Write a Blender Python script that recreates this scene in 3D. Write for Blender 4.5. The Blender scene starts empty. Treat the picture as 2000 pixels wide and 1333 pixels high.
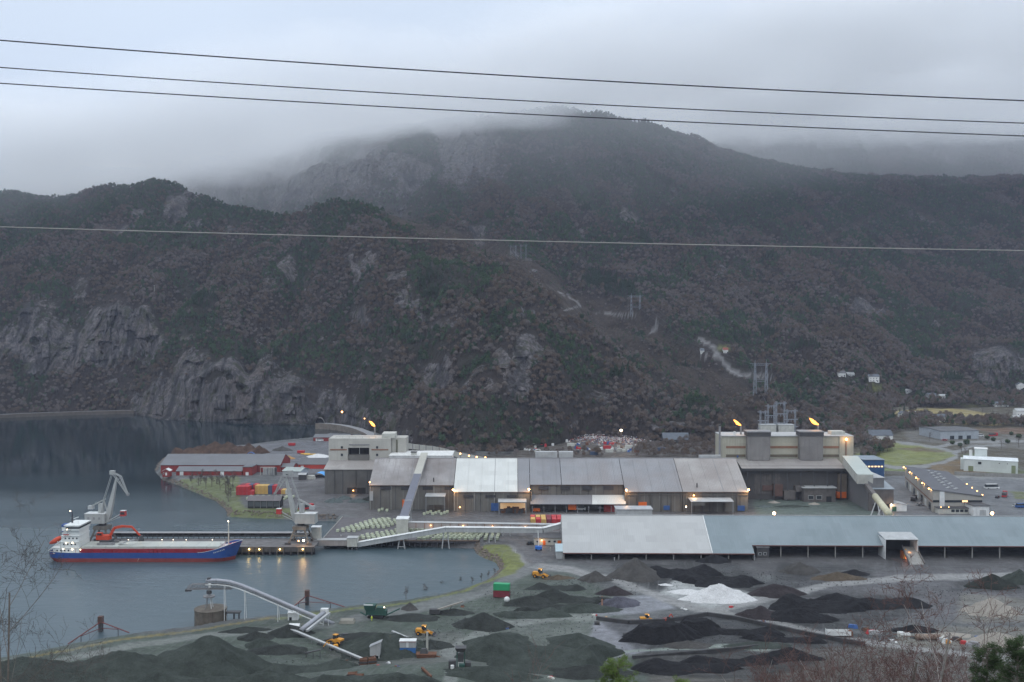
import bpy, math, random
import numpy as np
from mathutils import Vector, Matrix

# ------------------------------------------------------------------ camera, sky, sun, exposure
SC = bpy.context.scene
COL = SC.collection
H, F, PITCH = 110.0, 2000.0, math.atan(46.5 / 2000.0)
cam_data = bpy.data.cameras.new('camera')
cam_data.sensor_width = 36.0
cam_data.lens = 36.0
cam_data.clip_start = 0.5
cam_data.clip_end = 20000
cam = bpy.data.objects.new('camera', cam_data)
COL.objects.link(cam)
cam.location = (0, 0, H)
cam.rotation_euler = (math.radians(90) - PITCH, 0, 0)
SC.camera = cam

SUN_EL, SUN_AZ = math.radians(48), math.radians(200)
world = bpy.data.worlds.new('World')
SC.world = world
world.use_nodes = True
wn, wl = world.node_tree.nodes, world.node_tree.links
bg = wn['Background']
bg.inputs['Strength'].default_value = 0.1
sky = wn.new('ShaderNodeTexSky')
sky.sky_type = 'NISHITA'
sky.sun_disc = False
sky.sun_elevation = SUN_EL
sky.sun_rotation = SUN_AZ
sky.air_density = 1.0
sky.dust_density = 3.0
tc = wn.new('ShaderNodeTexCoord')
sep = wn.new('ShaderNodeSeparateXYZ')
wl.new(tc.outputs['Generated'], sep.inputs[0])
ramp = wn.new('ShaderNodeValToRGB')
cr = ramp.color_ramp
cr.elements[0].position = 0.0
cr.elements[0].color = (0.46, 0.55, 0.66, 1)
cr.elements[1].position = 1.0
cr.elements[1].color = (1.40, 1.49, 1.60, 1)
for p_, c_ in ((0.10, (0.50, 0.575, 0.68)), (0.19, (0.54, 0.62, 0.73)), (0.30, (0.58, 0.67, 0.79)), (0.5, (0.80, 0.92, 1.06))):
    e_ = cr.elements.new(p_)
    e_.color = (*c_, 1)
wl.new(sep.outputs['Z'], ramp.inputs[0])
# faint unevenness of the overcast
nz = wn.new('ShaderNodeTexNoise')
nz.inputs['Scale'].default_value = 3.0
nz.inputs['Detail'].default_value = 4.0
wl.new(tc.outputs['Generated'], nz.inputs['Vector'])
mr = wn.new('ShaderNodeMapRange')
mr.inputs['From Min'].default_value = 0.3
mr.inputs['From Max'].default_value = 0.7
mr.inputs['To Min'].default_value = 11.2
mr.inputs['To Max'].default_value = 12.2
wl.new(nz.outputs['Fac'], mr.inputs['Value'])
mul = wn.new('ShaderNodeVectorMath')
mul.operation = 'SCALE'
wl.new(ramp.outputs['Color'], mul.inputs[0])
wl.new(mr.outputs[0], mul.inputs['Scale'])
mix = wn.new('ShaderNodeMixRGB')
mix.inputs[0].default_value = 0.95
wl.new(sky.outputs[0], mix.inputs[1])
wl.new(mul.outputs[0], mix.inputs[2])
wl.new(mix.outputs[0], bg.inputs['Color'])

sun_data = bpy.data.lights.new('sun', 'SUN')
sun_data.energy = 0.5
sun_data.angle = math.radians(70)
sun_data.color = (1.0, 0.95, 0.9)
sun = bpy.data.objects.new('sun', sun_data)
COL.objects.link(sun)
_a = SUN_AZ
sun_dir = Vector((math.sin(_a) * math.cos(SUN_EL), math.cos(_a) * math.cos(SUN_EL), math.sin(SUN_EL)))
sun.rotation_euler = sun_dir.to_track_quat('Z', 'Y').to_euler()

SC.view_settings.view_transform = 'Standard'
SC.view_settings.look = 'None'
SC.view_settings.exposure = 0.12
SC.view_settings.gamma = 1.0
SC.view_settings.use_curve_mapping = False
SC.render.engine = 'CYCLES'
cy = SC.cycles
cy.max_bounces = 16
cy.diffuse_bounces = 2
cy.glossy_bounces = 3
cy.transmission_bounces = 4
cy.transparent_max_bounces = 6
cy.volume_bounces = 14
cy.volume_step_rate = 1.0
cy.volume_max_steps = 64
cy.use_denoising = True
cy.caustics_reflective = False
cy.caustics_refractive = False
cy.sample_clamp_indirect = 3.0

# ------------------------------------------------------------------ picture <-> place
CP, SP = math.cos(PITCH), math.sin(PITCH)


def ray(px, py):
    a = -(py - 666.5) / F
    return Vector(((px - 1000.0) / F, CP + a * SP, a * CP - SP))


def G(px, py, z=3.0):
    """the point at height z seen at photograph pixel (px, py)"""
    d = ray(px, py)
    t = (z - H) / d.z
    return Vector((d.x * t, d.y * t, z))


def Q(px, py, Y):
    """the point at distance Y seen at photograph pixel (px, py)"""
    d = ray(px, py)
    t = Y / d.y
    return Vector((d.x * t, Y, H + d.z * t))


def yimg(z, Y):
    """photograph row of height z at distance Y (arrays welcome)"""
    s = (z - H) / Y
    # a*CP - SP = s*(CP + a*SP)  ->  a
    a = (s * CP + SP) / (CP - s * SP)
    return 666.5 - a * F


def zof(y, Y):
    a = -(np.asarray(y) - 666.5) / F
    return H + Y * (a * CP - SP) / (CP + a * SP)


# ------------------------------------------------------------------ noise
rng = np.random.default_rng(7)
random.seed(7)
_perm = rng.permutation(256)
_perm = np.concatenate([_perm, _perm, _perm])
_gr = rng.normal(size=(256, 2))
_gr /= np.linalg.norm(_gr, axis=1)[:, None]


def noise(x, y):
    x = np.asarray(x, float)
    y = np.asarray(y, float)
    xi, yi = np.floor(x).astype(int), np.floor(y).astype(int)
    xf, yf = x - xi, y - yi
    u, v = xf * xf * xf * (xf * (xf * 6 - 15) + 10), yf * yf * yf * (yf * (yf * 6 - 15) + 10)

    def g(ix, iy, dx, dy):
        h = _perm[(_perm[ix & 255] + iy) & 255]
        return _gr[h, 0] * dx + _gr[h, 1] * dy
    n00, n10 = g(xi, yi, xf, yf), g(xi + 1, yi, xf - 1, yf)
    n01, n11 = g(xi, yi + 1, xf, yf - 1), g(xi + 1, yi + 1, xf - 1, yf - 1)
    return 1.5 * ((n00 * (1 - u) + n10 * u) * (1 - v) + (n01 * (1 - u) + n11 * u) * v)


def fbm(x, y, o=4, gain=0.5):
    s, a, t = 0, 1.0, 0
    for i in range(o):
        s = s + a * noise(x * 2 ** i + 17.3 * i, y * 2 ** i - 9.1 * i)
        t += a
        a *= gain
    return s / t


def ridged(x, y, o=4):
    s, a, t = 0, 1.0, 0
    for i in range(o):
        s = s + a * (1 - 2 * np.abs(noise(x * 2 ** i + 5.3 * i, y * 2 ** i + 3.7 * i)))
        t += a
        a *= 0.5
    return s / t


def sstep(a, b, x):
    t = np.clip((x - a) / (b - a), 0, 1)
    return t * t * (3 - 2 * t)


def inpoly(x, y, poly):
    ins = np.zeros(np.shape(x), bool)
    n = len(poly)
    for i in range(n):
        x0, y0 = poly[i][0], poly[i][1]
        x1, y1 = poly[(i + 1) % n][0], poly[(i + 1) % n][1]
        if y0 == y1:
            continue
        c = ((y0 > y) != (y1 > y)) & (x < (x1 - x0) * (y - y0) / (y1 - y0) + x0)
        ins ^= c
    return ins


def segdist(x, y, pts, closed=False):
    d = np.full(np.shape(x), 1e9)
    n = len(pts)
    for i in range(n if closed else n - 1):
        ax, ay = pts[i][0], pts[i][1]
        bx, by = pts[(i + 1) % n][0], pts[(i + 1) % n][1]
        L = (bx - ax) ** 2 + (by - ay) ** 2 + 1e-9
        t = np.clip(((x - ax) * (bx - ax) + (y - ay) * (by - ay)) / L, 0, 1)
        d = np.minimum(d, np.hypot(x - ax - t * (bx - ax), y - ay - t * (by - ay)))
    return d


def sdpoly(x, y, poly):
    d = segdist(x, y, poly, True)
    return np.where(inpoly(x, y, poly), d, -d)


# ------------------------------------------------------------------ materials
class N:
    """a small node-tree writer"""
    def __init__(s, name, rough=0.8, metal=0.0, spec=0.3):
        s.m = bpy.data.materials.new(name)
        s.m.use_nodes = True
        s.t = s.m.node_tree
        s.b = s.t.nodes['Principled BSDF']
        s.b.inputs['Roughness'].default_value = rough
        s.b.inputs['Metallic'].default_value = metal
        s.b.inputs['Specular IOR Level'].default_value = spec

    def n(s, t, **kw):
        o = s.t.nodes.new('ShaderNode' + t)
        for k, v in kw.items():
            if isinstance(k, str) and hasattr(o, k):
                setattr(o, k, v)
        return o

    def l(s, a, b):
        s.t.links.new(a, b)

    def coord(s, scale=(1, 1, 1), kind='Object', rot=(0, 0, 0)):
        c = s.n('TexCoord')
        m = s.n('Mapping')
        m.inputs['Scale'].default_value = scale
        m.inputs['Rotation'].default_value = rot
        s.l(c.outputs[kind], m.inputs[0])
        return m.outputs[0]

    def noise(s, vec, scale=1.0, detail=4, rough=0.55, lo=0.0, hi=1.0, a=0.3, b=0.7):
        n = s.n('TexNoise')
        n.inputs['Scale'].default_value = scale
        n.inputs['Detail'].default_value = detail
        n.inputs['Roughness'].default_value = rough
        s.l(vec, n.inputs['Vector'])
        return s.range(n.outputs['Fac'], a, b, lo, hi)

    def range(s, v, a, b, lo, hi):
        m = s.n('MapRange')
        m.inputs['From Min'].default_value = a
        m.inputs['From Max'].default_value = b
        m.inputs['To Min'].default_value = lo
        m.inputs['To Max'].default_value = hi
        s.l(v, m.inputs['Value'])
        return m.outputs[0]

    def mixc(s, fac, c1, c2, mode='MIX'):
        m = s.n('MixRGB')
        m.blend_type = mode
        for i, c in ((0, fac), (1, c1), (2, c2)):
            if isinstance(c, (int, float)):
                m.inputs[i].default_value = c
            elif isinstance(c, tuple):
                m.inputs[i].default_value = (*c[:3], 1)
            else:
                s.l(c, m.inputs[i])
        return m.outputs[0]

    def scale(s, col, f):
        v = s.n('VectorMath')
        v.operation = 'SCALE'
        if isinstance(col, tuple):
            v.inputs[0].default_value = col[:3]
        else:
            s.l(col, v.inputs[0])
        if isinstance(f, (int, float)):
            v.inputs['Scale'].default_value = f
        else:
            s.l(f, v.inputs['Scale'])
        return v.outputs[0]

    def bump(s, h, strength=0.4, dist=0.1):
        b = s.n('Bump')
        b.inputs['Strength'].default_value = strength
        b.inputs['Distance'].default_value = dist
        s.l(h, b.inputs['Height'])
        s.l(b.outputs[0], s.b.inputs['Normal'])

    def out(s, col):
        if isinstance(col, tuple):
            s.b.inputs['Base Color'].default_value = (*col[:3], 1)
        else:
            s.l(col, s.b.inputs['Base Color'])
        return s.m


MATS = {}


def paint(name, c, rough=0.6, var=0.15, scale=0.3, dirt=0.25, metal=0.0, dirtc=(0.09, 0.075, 0.06)):
    """a painted or plain surface with uneven tone, streaks of dirt and fine relief"""
    if name in MATS:
        return MATS[name]
    w = N(name, rough, metal)
    v = w.coord()
    big = w.noise(v, scale, 5, 0.6, 1 - var, 1 + var)
    col = w.scale(c, big)
    st = w.noise(w.coord((1.3, 1.3, 0.12)), 0.8, 5, 0.65, 0, 1, 0.5, 0.75)
    col = w.mixc(w.range(st, 0, 1, 0, dirt), col, dirtc)
    w.bump(w.noise(v, 3.0, 3), 0.15, 0.05)
    MATS[name] = w.out(col)
    return MATS[name]


def sheet(name, c, axis='X', pitch=1.0, var=0.10, dirt=0.3, rough=0.5, dirtc=(0.13, 0.11, 0.09), rel=0.35, panels=True):
    """profiled metal sheeting: ribs along one axis, panel laps, soot streaks"""
    if name in MATS:
        return MATS[name]
    w = N(name, rough)
    v = w.coord()
    s = w.n('SeparateXYZ')
    w.l(v, s.inputs[0])
    wv = w.n('TexWave')
    wv.bands_direction = axis
    wv.inputs['Scale'].default_value = 0.314 / pitch
    w.l(v, wv.inputs['Vector'])
    big = w.noise(v, 0.06, 5, 0.6, 1 - var, 1 + var)
    col = w.scale(c, big)
    if panels:
        p = w.n('TexBrick')
        p.inputs['Scale'].default_value = 1.0
        p.inputs['Mortar Size'].default_value = 0.0
        p.inputs['Brick Width'].default_value = 5.0
        p.inputs['Row Height'].default_value = 6.5
        p.inputs['Color1'].default_value = (0.93, 0.93, 0.93, 1)
        p.inputs['Color2'].default_value = (1.05, 1.05, 1.05, 1)
        cm = w.n('CombineXYZ')
        w.l(s.outputs['X' if axis == 'X' else 'Y'], cm.inputs[0])
        yz = w.n('Math')
        yz.operation = 'ADD'
        w.l(s.outputs['Y' if axis == 'X' else 'X'], yz.inputs[0])
        w.l(s.outputs['Z'], yz.inputs[1])
        w.l(yz.outputs[0], cm.inputs[1])
        w.l(cm.outputs[0], p.inputs['Vector'])
        col = w.mixc(1.0, col, p.outputs['Color'], 'MULTIPLY')
    sc = (0.9, 0.07, 0.07) if axis == 'X' else (0.07, 0.9, 0.07)
    st = w.noise(w.coord(sc), 0.8, 6, 0.7, 0, 1, 0.45, 0.75)
    pa = w.noise(v, 0.035, 4, 0.6, 0, 1, 0.4, 0.65)
    mm = w.n('Math')
    mm.operation = 'MAXIMUM'
    w.l(st, mm.inputs[0])
    w.l(pa, mm.inputs[1])
    col = w.mixc(w.range(mm.outputs[0], 0, 1, 0, dirt), col, dirtc)
    w.bump(wv.outputs['Fac'], rel, 0.08)
    MATS[name] = w.out(col)
    return MATS[name]


def glow(name, c, strength):
    if name in MATS:
        return MATS[name]
    w = N(name, 0.5)
    w.b.inputs['Emission Color'].default_value = (*c, 1)
    w.b.inputs['Emission Strength'].default_value = strength
    MATS[name] = w.out((0.8, 0.7, 0.5))
    return MATS[name]


# ------------------------------------------------------------------ meshes
class MB:
    def __init__(s):
        s.v, s.f = [], []

    def add(s, vs, fs):
        o = len(s.v)
        s.v += [tuple(p) for p in vs]
        s.f += [tuple(i + o for i in f) for f in fs]
        return s

    def box(s, c, d, rz=0.0, top=1.0):
        """box centred in x,y with its base at c[2]; top scales the upper face"""
        ca, sa = math.cos(rz), math.sin(rz)
        vs = []
        for z, k in ((0, 1.0), (d[2], top)):
            for x, y in ((-1, -1), (1, -1), (1, 1), (-1, 1)):
                X, Y = x * d[0] / 2 * k, y * d[1] / 2 * k
                vs.append((c[0] + X * ca - Y * sa, c[1] + X * sa + Y * ca, c[2] + z))
        return s.add(vs, [(0, 3, 2, 1), (4, 5, 6, 7), (0, 1, 5, 4), (1, 2, 6, 5), (2, 3, 7, 6), (3, 0, 4, 7)])

    def b6(s, x0, x1, y0, y1, z0, z1):
        return s.box(((x0 + x1) / 2, (y0 + y1) / 2, z0), (abs(x1 - x0), abs(y1 - y0), z1 - z0))

    def tube(s, a, b, r, n=6, r2=None, caps=True):
        a, b = Vector(a), Vector(b)
        d = (b - a)
        if d.length < 1e-6:
            return s
        d.normalize()
        u = d.orthogonal().normalized()
        w = d.cross(u)
        r2 = r if r2 is None else r2
        vs = []
        for p, rr in ((a, r), (b, r2)):
            for i in range(n):
                t = 2 * math.pi * i / n
                vs.append(p + (u * math.cos(t) + w * math.sin(t)) * rr)
        fs = [(i, (i + 1) % n, n + (i + 1) % n, n + i) for i in range(n)]
        if caps:
            fs += [tuple(range(n - 1, -1, -1)), tuple(range(n, 2 * n))]
        return s.add(vs, fs)

    def bar(s, a, b, w, h):
        """rectangular beam from a to b, width w across, height h upward"""
        a, b = Vector(a), Vector(b)
        d = (b - a).normalized()
        side = d.cross(Vector((0, 0, 1)))
        side = Vector((1, 0, 0)) if side.length < 1e-4 else side.normalized()
        up = side.cross(d).normalized()
        vs = [p + side * (w / 2 * i) + up * (h / 2 * j) for p in (a, b) for i, j in ((-1, -1), (1, -1), (1, 1), (-1, 1))]
        return s.add(vs, [(0, 1, 2, 3), (7, 6, 5, 4), (0, 4, 5, 1), (1, 5, 6, 2), (2, 6, 7, 3), (3, 7, 4, 0)])

    def prism(s, prof, y0, y1, axis='X'):
        """profile points (u, z) extruded along the other horizontal axis"""
        n = len(prof)
        vs = []
        for t in (y0, y1):
            for u, z in prof:
                vs.append((u, t, z) if axis == 'X' else (t, u, z))
        fs = [(i, (i + 1) % n, n + (i + 1) % n, n + i) for i in range(n)]
        fs += [tuple(range(n - 1, -1, -1)), tuple(range(n, 2 * n))]
        return s.add(vs, fs)

    def slab(s, quad, t=0.15):
        """a thick quad: four points of the upper face, thickness downward"""
        q = [Vector(p) for p in quad]
        lo = [p - Vector((0, 0, t)) for p in q]
        return s.add(q + lo, [(0, 1, 2, 3), (7, 6, 5, 4), (0, 4, 5, 1), (1, 5, 6, 2), (2, 6, 7, 3), (3, 7, 4, 0)])

    def grid(s, pts, nu, nv, wrap=False):
        fs = []
        for i in range(nu - 1):
            for j in range(nv if wrap else nv - 1):
                k = (j + 1) % nv
                fs.append((i * nv + j, i * nv + k, (i + 1) * nv + k, (i + 1) * nv + j))
        return s.add(pts, fs)

    def build(s, name, mat, parent=None, smooth=False, origin=None, fix=True):
        me = bpy.data.meshes.new(name)
        v = s.v
        if origin is not None:
            v = [(p[0] - origin[0], p[1] - origin[1], p[2] - origin[2]) for p in v]
        me.from_pydata(v, [], s.f)
        if fix:
            import bmesh
            bm = bmesh.new()
            bm.from_mesh(me)
            bmesh.ops.recalc_face_normals(bm, faces=bm.faces)
            bm.to_mesh(me)
            bm.free()
        me.materials.append(mat)
        if smooth:
            me.polygons.foreach_set('use_smooth', [True] * len(me.polygons))
        o = bpy.data.objects.new(name, me)
        COL.objects.link(o)
        if parent is not None:
            o.parent = parent
        elif origin is not None:
            o.location = origin
        return o


def tag(o, label=None, cat=None, group=None, kind=None):
    if label:
        o['label'] = label
    if cat:
        o['category'] = cat
    if group:
        o['group'] = group
    if kind:
        o['kind'] = kind
    return o


def empty(name, loc, label, cat, group=None, rz=0.0):
    o = bpy.data.objects.new(name, None)
    COL.objects.link(o)
    o.location = loc
    o.rotation_euler = (0, 0, rz)
    return tag(o, label, cat, group)


_KC = {}


def kids(o):
    if o.name not in _KC:
        _KC[o.name] = [c for c in COL.objects if c.parent == o]
    return _KC[o.name]


def copy_tree(o, parent=None, loc=None, rz=None, label=None):
    """a copy of a thing with copies of its parts and their sub-parts"""
    c = o.copy()
    COL.objects.link(c)
    c.parent = parent
    if loc is not None:
        c.location = loc
    if rz is not None:
        c.rotation_euler = (0, 0, rz)
    if label:
        c['label'] = label
    for k in kids(o):
        copy_tree(k, c)
    return c




def grid_mesh(name, X, Y, Z, mat, attrs=None, smooth=True, keep=None):
    nu, nv = X.shape
    co = np.stack([X, Y, Z], -1).reshape(-1, 3).astype(np.float32)
    i = np.arange(nu * nv).reshape(nu, nv)
    q = np.stack([i[:-1, :-1], i[:-1, 1:], i[1:, 1:], i[1:, :-1]], -1).reshape(-1, 4)
    if keep is not None:
        q = q[keep.reshape(-1)]
    me = bpy.data.meshes.new(name)
    me.vertices.add(len(co))
    me.vertices.foreach_set('co', co.ravel())
    me.loops.add(q.size)
    me.loops.foreach_set('vertex_index', q.ravel().astype(np.int32))
    me.polygons.add(len(q))
    me.polygons.foreach_set('loop_start', (np.arange(len(q)) * 4).astype(np.int32))
    me.polygons.foreach_set('use_smooth', np.full(len(q), smooth))
    me.update()
    for k, a in (attrs or {}).items():
        if a.ndim == 3:
            at = me.color_attributes.new(k, 'FLOAT_COLOR', 'POINT')
            c4 = np.ones((nu * nv, 4), np.float32)
            c4[:, :3] = a.reshape(-1, 3)
            at.data.foreach_set('color', c4.ravel())
        else:
            at = me.attributes.new(k, 'FLOAT', 'POINT')
            at.data.foreach_set('value', a.ravel().astype(np.float32))
    me.materials.append(mat)
    o = bpy.data.objects.new(name, me)
    COL.objects.link(o)
    return o
# ------------------------------------------------------------------ the hills
# every column: (px, [(distance, picture row), ...]) from the toe to beyond the last crest
HC = [
    (-420, [(1200, 812), (1300, 720), (1350, 600), (1550, 500), (1900, 400), (2050, 430), (2350, 400), (2500, 330), (2650, 350), (2850, 400), (3300, 430), (3700, 260)]),
    (-100, [(1175, 811), (1260, 715), (1310, 590), (1530, 480), (1880, 378), (2000, 400), (2300, 390), (2450, 320), (2600, 350), (2850, 400), (3300, 430), (3700, 260)]),
    (20, [(1165, 811), (1240, 712), (1290, 600), (1500, 470), (1850, 374), (1980, 400), (2300, 395), (2450, 320), (2600, 350), (2850, 400), (3300, 430), (3700, 260)]),
    (120, [(1172, 808), (1240, 708), (1285, 590), (1480, 470), (1800, 392), (1950, 425), (2250, 400), (2400, 330), (2600, 345), (2850, 400), (3300, 430), (3700, 260)]),
    (200, [(1180, 806), (1230, 705), (1270, 580), (1450, 470), (1720, 366), (1900, 395), (2200, 400), (2350, 330), (2550, 340), (2850, 400), (3300, 430), (3700, 260)]),
    (245, [(1178, 806), (1230, 705), (1270, 580), (1450, 470), (1720, 366), (1900, 395), (2200, 400), (2350, 330), (2550, 340), (2850, 400), (3300, 430), (3700, 260)]),
    (310, [(1100, 820), (1190, 720), (1240, 590), (1430, 470), (1700, 349), (1880, 385), (2180, 410), (2300, 345), (2500, 330), (2850, 400), (3300, 430), (3700, 260)]),
    (360, [(1090, 822), (1112, 730), (1230, 615), (1420, 480), (1680, 368), (1850, 420), (2160, 415), (2270, 345), (2480, 318), (2850, 400), (3300, 430), (3700, 260)]),
    (450, [(1070, 826), (1090, 700), (1230, 600), (1400, 500), (1620, 408), (1780, 440), (2080, 420), (2190, 345), (2440, 298), (2850, 400), (3300, 430), (3700, 260)]),
    (560, [(1045, 830), (1075, 745), (1220, 620), (1360, 520), (1520, 428), (1650, 460), (1980, 420), (2080, 330), (2400, 276), (2850, 400), (3300, 430), (3700, 260)]),
    (660, [(1042, 831), (1065, 765), (1170, 640), (1280, 500), (1430, 388), (1560, 440), (1850, 420), (1980, 320), (2350, 258), (2850, 400), (3300, 430), (3700, 260)]),
    (740, [(940, 845), (965, 775), (1080, 640), (1190, 520), (1370, 408), (1500, 460), (1780, 420), (1920, 320), (2300, 246), (2800, 360), (3300, 360), (3700, 260)]),
    (830, [(835, 874), (890, 770), (1000, 650), (1130, 530), (1320, 442), (1450, 490), (1700, 420), (1860, 320), (2250, 236), (2800, 360), (3300, 360), (3700, 260)]),
    (920, [(815, 882), (870, 768), (960, 655), (1080, 540), (1260, 474), (1400, 515), (1640, 425), (1830, 320), (2200, 226), (2800, 360), (3300, 360), (3700, 260)]),
    (1000, [(812, 884), (865, 765), (930, 665), (1040, 572), (1190, 505), (1350, 530), (1600, 430), (1850, 320), (2150, 218), (2800, 360), (3300, 360), (3700, 260)]),
    (1080, [(850, 868), (890, 785), (945, 700), (1020, 620), (1120, 572), (1280, 590), (1500, 490), (1800, 350), (2110, 212), (2700, 300), (3250, 300), (3700, 260)]),
    (1150, [(915, 850), (930, 800), (965, 740), (1020, 680), (1080, 640), (1220, 640), (1420, 560), (1780, 385), (2100, 212), (2700, 300), (3200, 260), (3700, 260)]),
    (1300, [(880, 858), (900, 830), (930, 780), (970, 745), (1010, 722), (1130, 700), (1400, 590), (1800, 400), (2140, 252), (2700, 320), (3200, 215), (3700, 260)]),
    (1450, [(880, 860), (895, 840), (925, 810), (960, 785), (1000, 765), (1120, 730), (1400, 620), (1800, 430), (2200, 306), (2700, 330), (3200, 215), (3700, 260)]),
    (1600, [(900, 855), (925, 838), (960, 820), (990, 805), (1030, 788), (1150, 745), (1450, 620), (1850, 440), (2250, 340), (2700, 345), (3200, 215), (3700, 260)]),
    (1700, [(960, 838), (990, 826), (1030, 812), (1090, 790), (1160, 765), (1260, 730), (1500, 620), (1880, 450), (2250, 346), (2700, 350), (3200, 215), (3700, 260)]),
    (1800, [(1180, 800), (1230, 785), (1280, 765), (1330, 745), (1380, 725), (1450, 695), (1650, 600), (1950, 460), (2250, 352), (2700, 355), (3200, 215), (3700, 260)]),
    (2000, [(1240, 792), (1290, 775), (1330, 755), (1380, 725), (1410, 690), (1500, 655), (1700, 560), (1950, 450), (2250, 350), (2700, 355), (3200, 215), (3700, 260)]),
    (2450, [(1260, 792), (1310, 775), (1350, 755), (1400, 725), (1430, 690), (1520, 650), (1700, 550), (1950, 440), (2250, 340), (2700, 355), (3200, 215), (3700, 260)]),
]
cpx = np.array([c[0] for c in HC], float)
kD = np.array([[k[0] for k in c[1]] for c in HC], float)
kZ = np.array([[float(zof(k[1], k[0])) for k in c[1]] for c in HC])
NPX = 960
pxs = np.linspace(-330, 2400, NPX)
seg_rows = [34, 42, 50, 50, 14, 42, 60, 60, 10, 36, 8]


def smooth1(a, n, axis):
    k = np.hanning(2 * n + 3)[1:-1]
    k /= k.sum()
    pad = [(0, 0)] * a.ndim
    pad[axis] = (n, n)
    b = np.pad(a, pad, 'edge')
    return np.apply_along_axis(lambda r: np.convolve(r, k, 'valid'), axis, b)


Dp = smooth1(np.array([np.interp(pxs, cpx, kD[:, k]) for k in range(12)]), 9, 1)
Zp = smooth1(np.array([np.interp(pxs, cpx, kZ[:, k]) for k in range(12)]), 9, 1)
ts = np.concatenate([k + np.arange(n) / n for k, n in enumerate(seg_rows)] + [[11.0]])
k0 = np.minimum(ts.astype(int), 10)
fr = (ts - k0)[:, None]
TD = Dp[k0] * (1 - fr) + Dp[k0 + 1] * fr          # rows x columns
TZ = Zp[k0] * (1 - fr) + Zp[k0 + 1] * fr
TZ = smooth1(TZ, 3, 0)
TPX = np.repeat(pxs[None, :], len(ts), 0)
TX = (TPX - 1000) / F * TD
TY = TD.copy()
TROW = yimg(TZ, TY)
TT = np.repeat(ts[:, None], NPX, 1)
foot = sstep(0.0, 0.25, TT)
# bumps and gullies
gul = 1 - np.abs(noise(TX / 150 + TY / 700, TY / 420 + 3)) * 2
crestk = (1 - np.exp(-((TT - 4.0) / .45) ** 2) * (TPX < 1150)) * (1 - .8 * np.exp(-((TT - 8.0) / .9) ** 2))
gul2 = 1 - np.abs(noise(TX / 62 + TY / 300 + 8, TY / 170)) * 2
TZ = TZ + foot * (fbm(TX / 300, TY / 300, 3) * 22 * crestk - 26 * crestk * sstep(.4, 1, gul) * sstep(0.6, 2.2, TT) - 11 * crestk * sstep(.3, 1, gul2) + fbm(TX / 60 + 4, TY / 60, 4) * 10 + fbm(TX / 18, TY / 18 + 7, 3) * 3.0)
TZ[0] = np.minimum(TZ[0], -3)
TZ[0, pxs > 650] = -2

# bare rock: (px, row, half width, half height, strength)
ROCKS = [(150, 640, 190, 80, .78), (450, 765, 190, 85, .82), (660, 800, 140, 56, .8), (215, 632, 100, 62, 1.2), (285, 620, 36, 50, 1), (70, 640, 46, 55, .95), (20, 620, 30, 40, .7), (430, 740, 110, 62, 1.25), (500, 765, 60, 50, 1.1),
         (360, 720, 40, 50, 1.1), (300, 790, 42, 40, 1), (380, 800, 30, 28, .9), (450, 800, 26, 26, 1), (600, 790, 60, 34, .95), (675, 785, 40, 36, .9),
         (750, 800, 44, 38, .85), (565, 525, 34, 30, .62), (540, 570, 16, 24, .5), (700, 510, 50, 28, .68), (780, 560, 34, 44, .7), (820, 585, 40, 18, .7),
         (850, 680, 40, 26, .8), (985, 690, 26, 44, 1), (1035, 690, 34, 40, .95), (925, 720, 50, 24, .6), (1010, 740, 40, 30, .7), (265, 412, 28, 20, .85),
         (350, 398, 38, 22, .9), (240, 440, 40, 14, .6), (370, 430, 18, 20, .7), (450, 450, 16, 10, .6), (925, 432, 26, 20, .8), (1010, 490, 16, 18, .6),
         (470, 350, 110, 44, 1.2), (590, 345, 100, 50, 1.3), (680, 335, 60, 40, 1.1), (900, 280, 60, 46, 1.2), (800, 330, 60, 30, .9), (390, 350, 40, 40, 1.1), (720, 300, 40, 30, .9), (1080, 300, 30, 16, .6), (1240, 420, 30, 10, .6), (1120, 440, 24, 12, .6), (1420, 520, 26, 10, .6), (1800, 430, 40, 10, .5), (1500, 600, 26, 10, .6), (1750, 520, 30, 8, .5), (560, 620, 30, 20, .6), (620, 660, 24, 16, .6), (700, 600, 24, 22, .7), (480, 560, 26, 14, .5), (150, 470, 30, 14, .5), (330, 500, 30, 12, .5), (850, 340, 120, 18, .55), (760, 370, 80, 20, .6),
         (960, 300, 40, 60, .6), (1690, 605, 46, 24, .8), (1600, 560, 30, 14, .6), (1340, 455, 20, 10, .6), (1550, 480, 30, 8, .4), (1820, 290, 60, 18, .6),
         (1960, 300, 20, 26, .6), (1950, 700, 70, 24, .9), (1900, 720, 30, 20, .7), (1300, 825, 40, 22, .8), (1180, 745, 24, 26, .6), (85, 500, 16, 18, .6),
         (880, 615, 30, 16, .5), (1050, 520, 30, 12, .5), (1280, 555, 20, 8, .5), (760, 860, 60, 24, .7), (160, 545, 30, 10, .5), (1400, 840, 30, 20, .6),
         (1000, 425, 30, 14, .5), (1170, 350, 30, 8, .35), (1420, 345, 40, 6, .35)]
rk = np.zeros_like(TZ)
wpx = TPX + fbm(TX / 60 + 3, TZ / 60, 3) * 34
wrow = TROW + fbm(TX / 50 + 13, TZ / 40 + 5, 3) * 22
for a, b, wx, wy, s_ in ROCKS:
    d2 = ((wpx - a) / wx) ** 2 + ((wrow - b) / wy) ** 2
    rk = np.maximum(rk, s_ * np.clip(1.35 - d2, 0, 1))
rk = np.clip(rk, 0, 1)
rk = rk * sstep(-0.12, 0.10, fbm(TX / 34 + 9, TZ / 30, 4) + 0.62 * rk - 0.20)
rk = np.maximum(rk, 0.55 * sstep(0.30, 0.5, fbm(TX / 45 - 9, TZ / 26, 4)) * sstep(3, 12, TZ))
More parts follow.
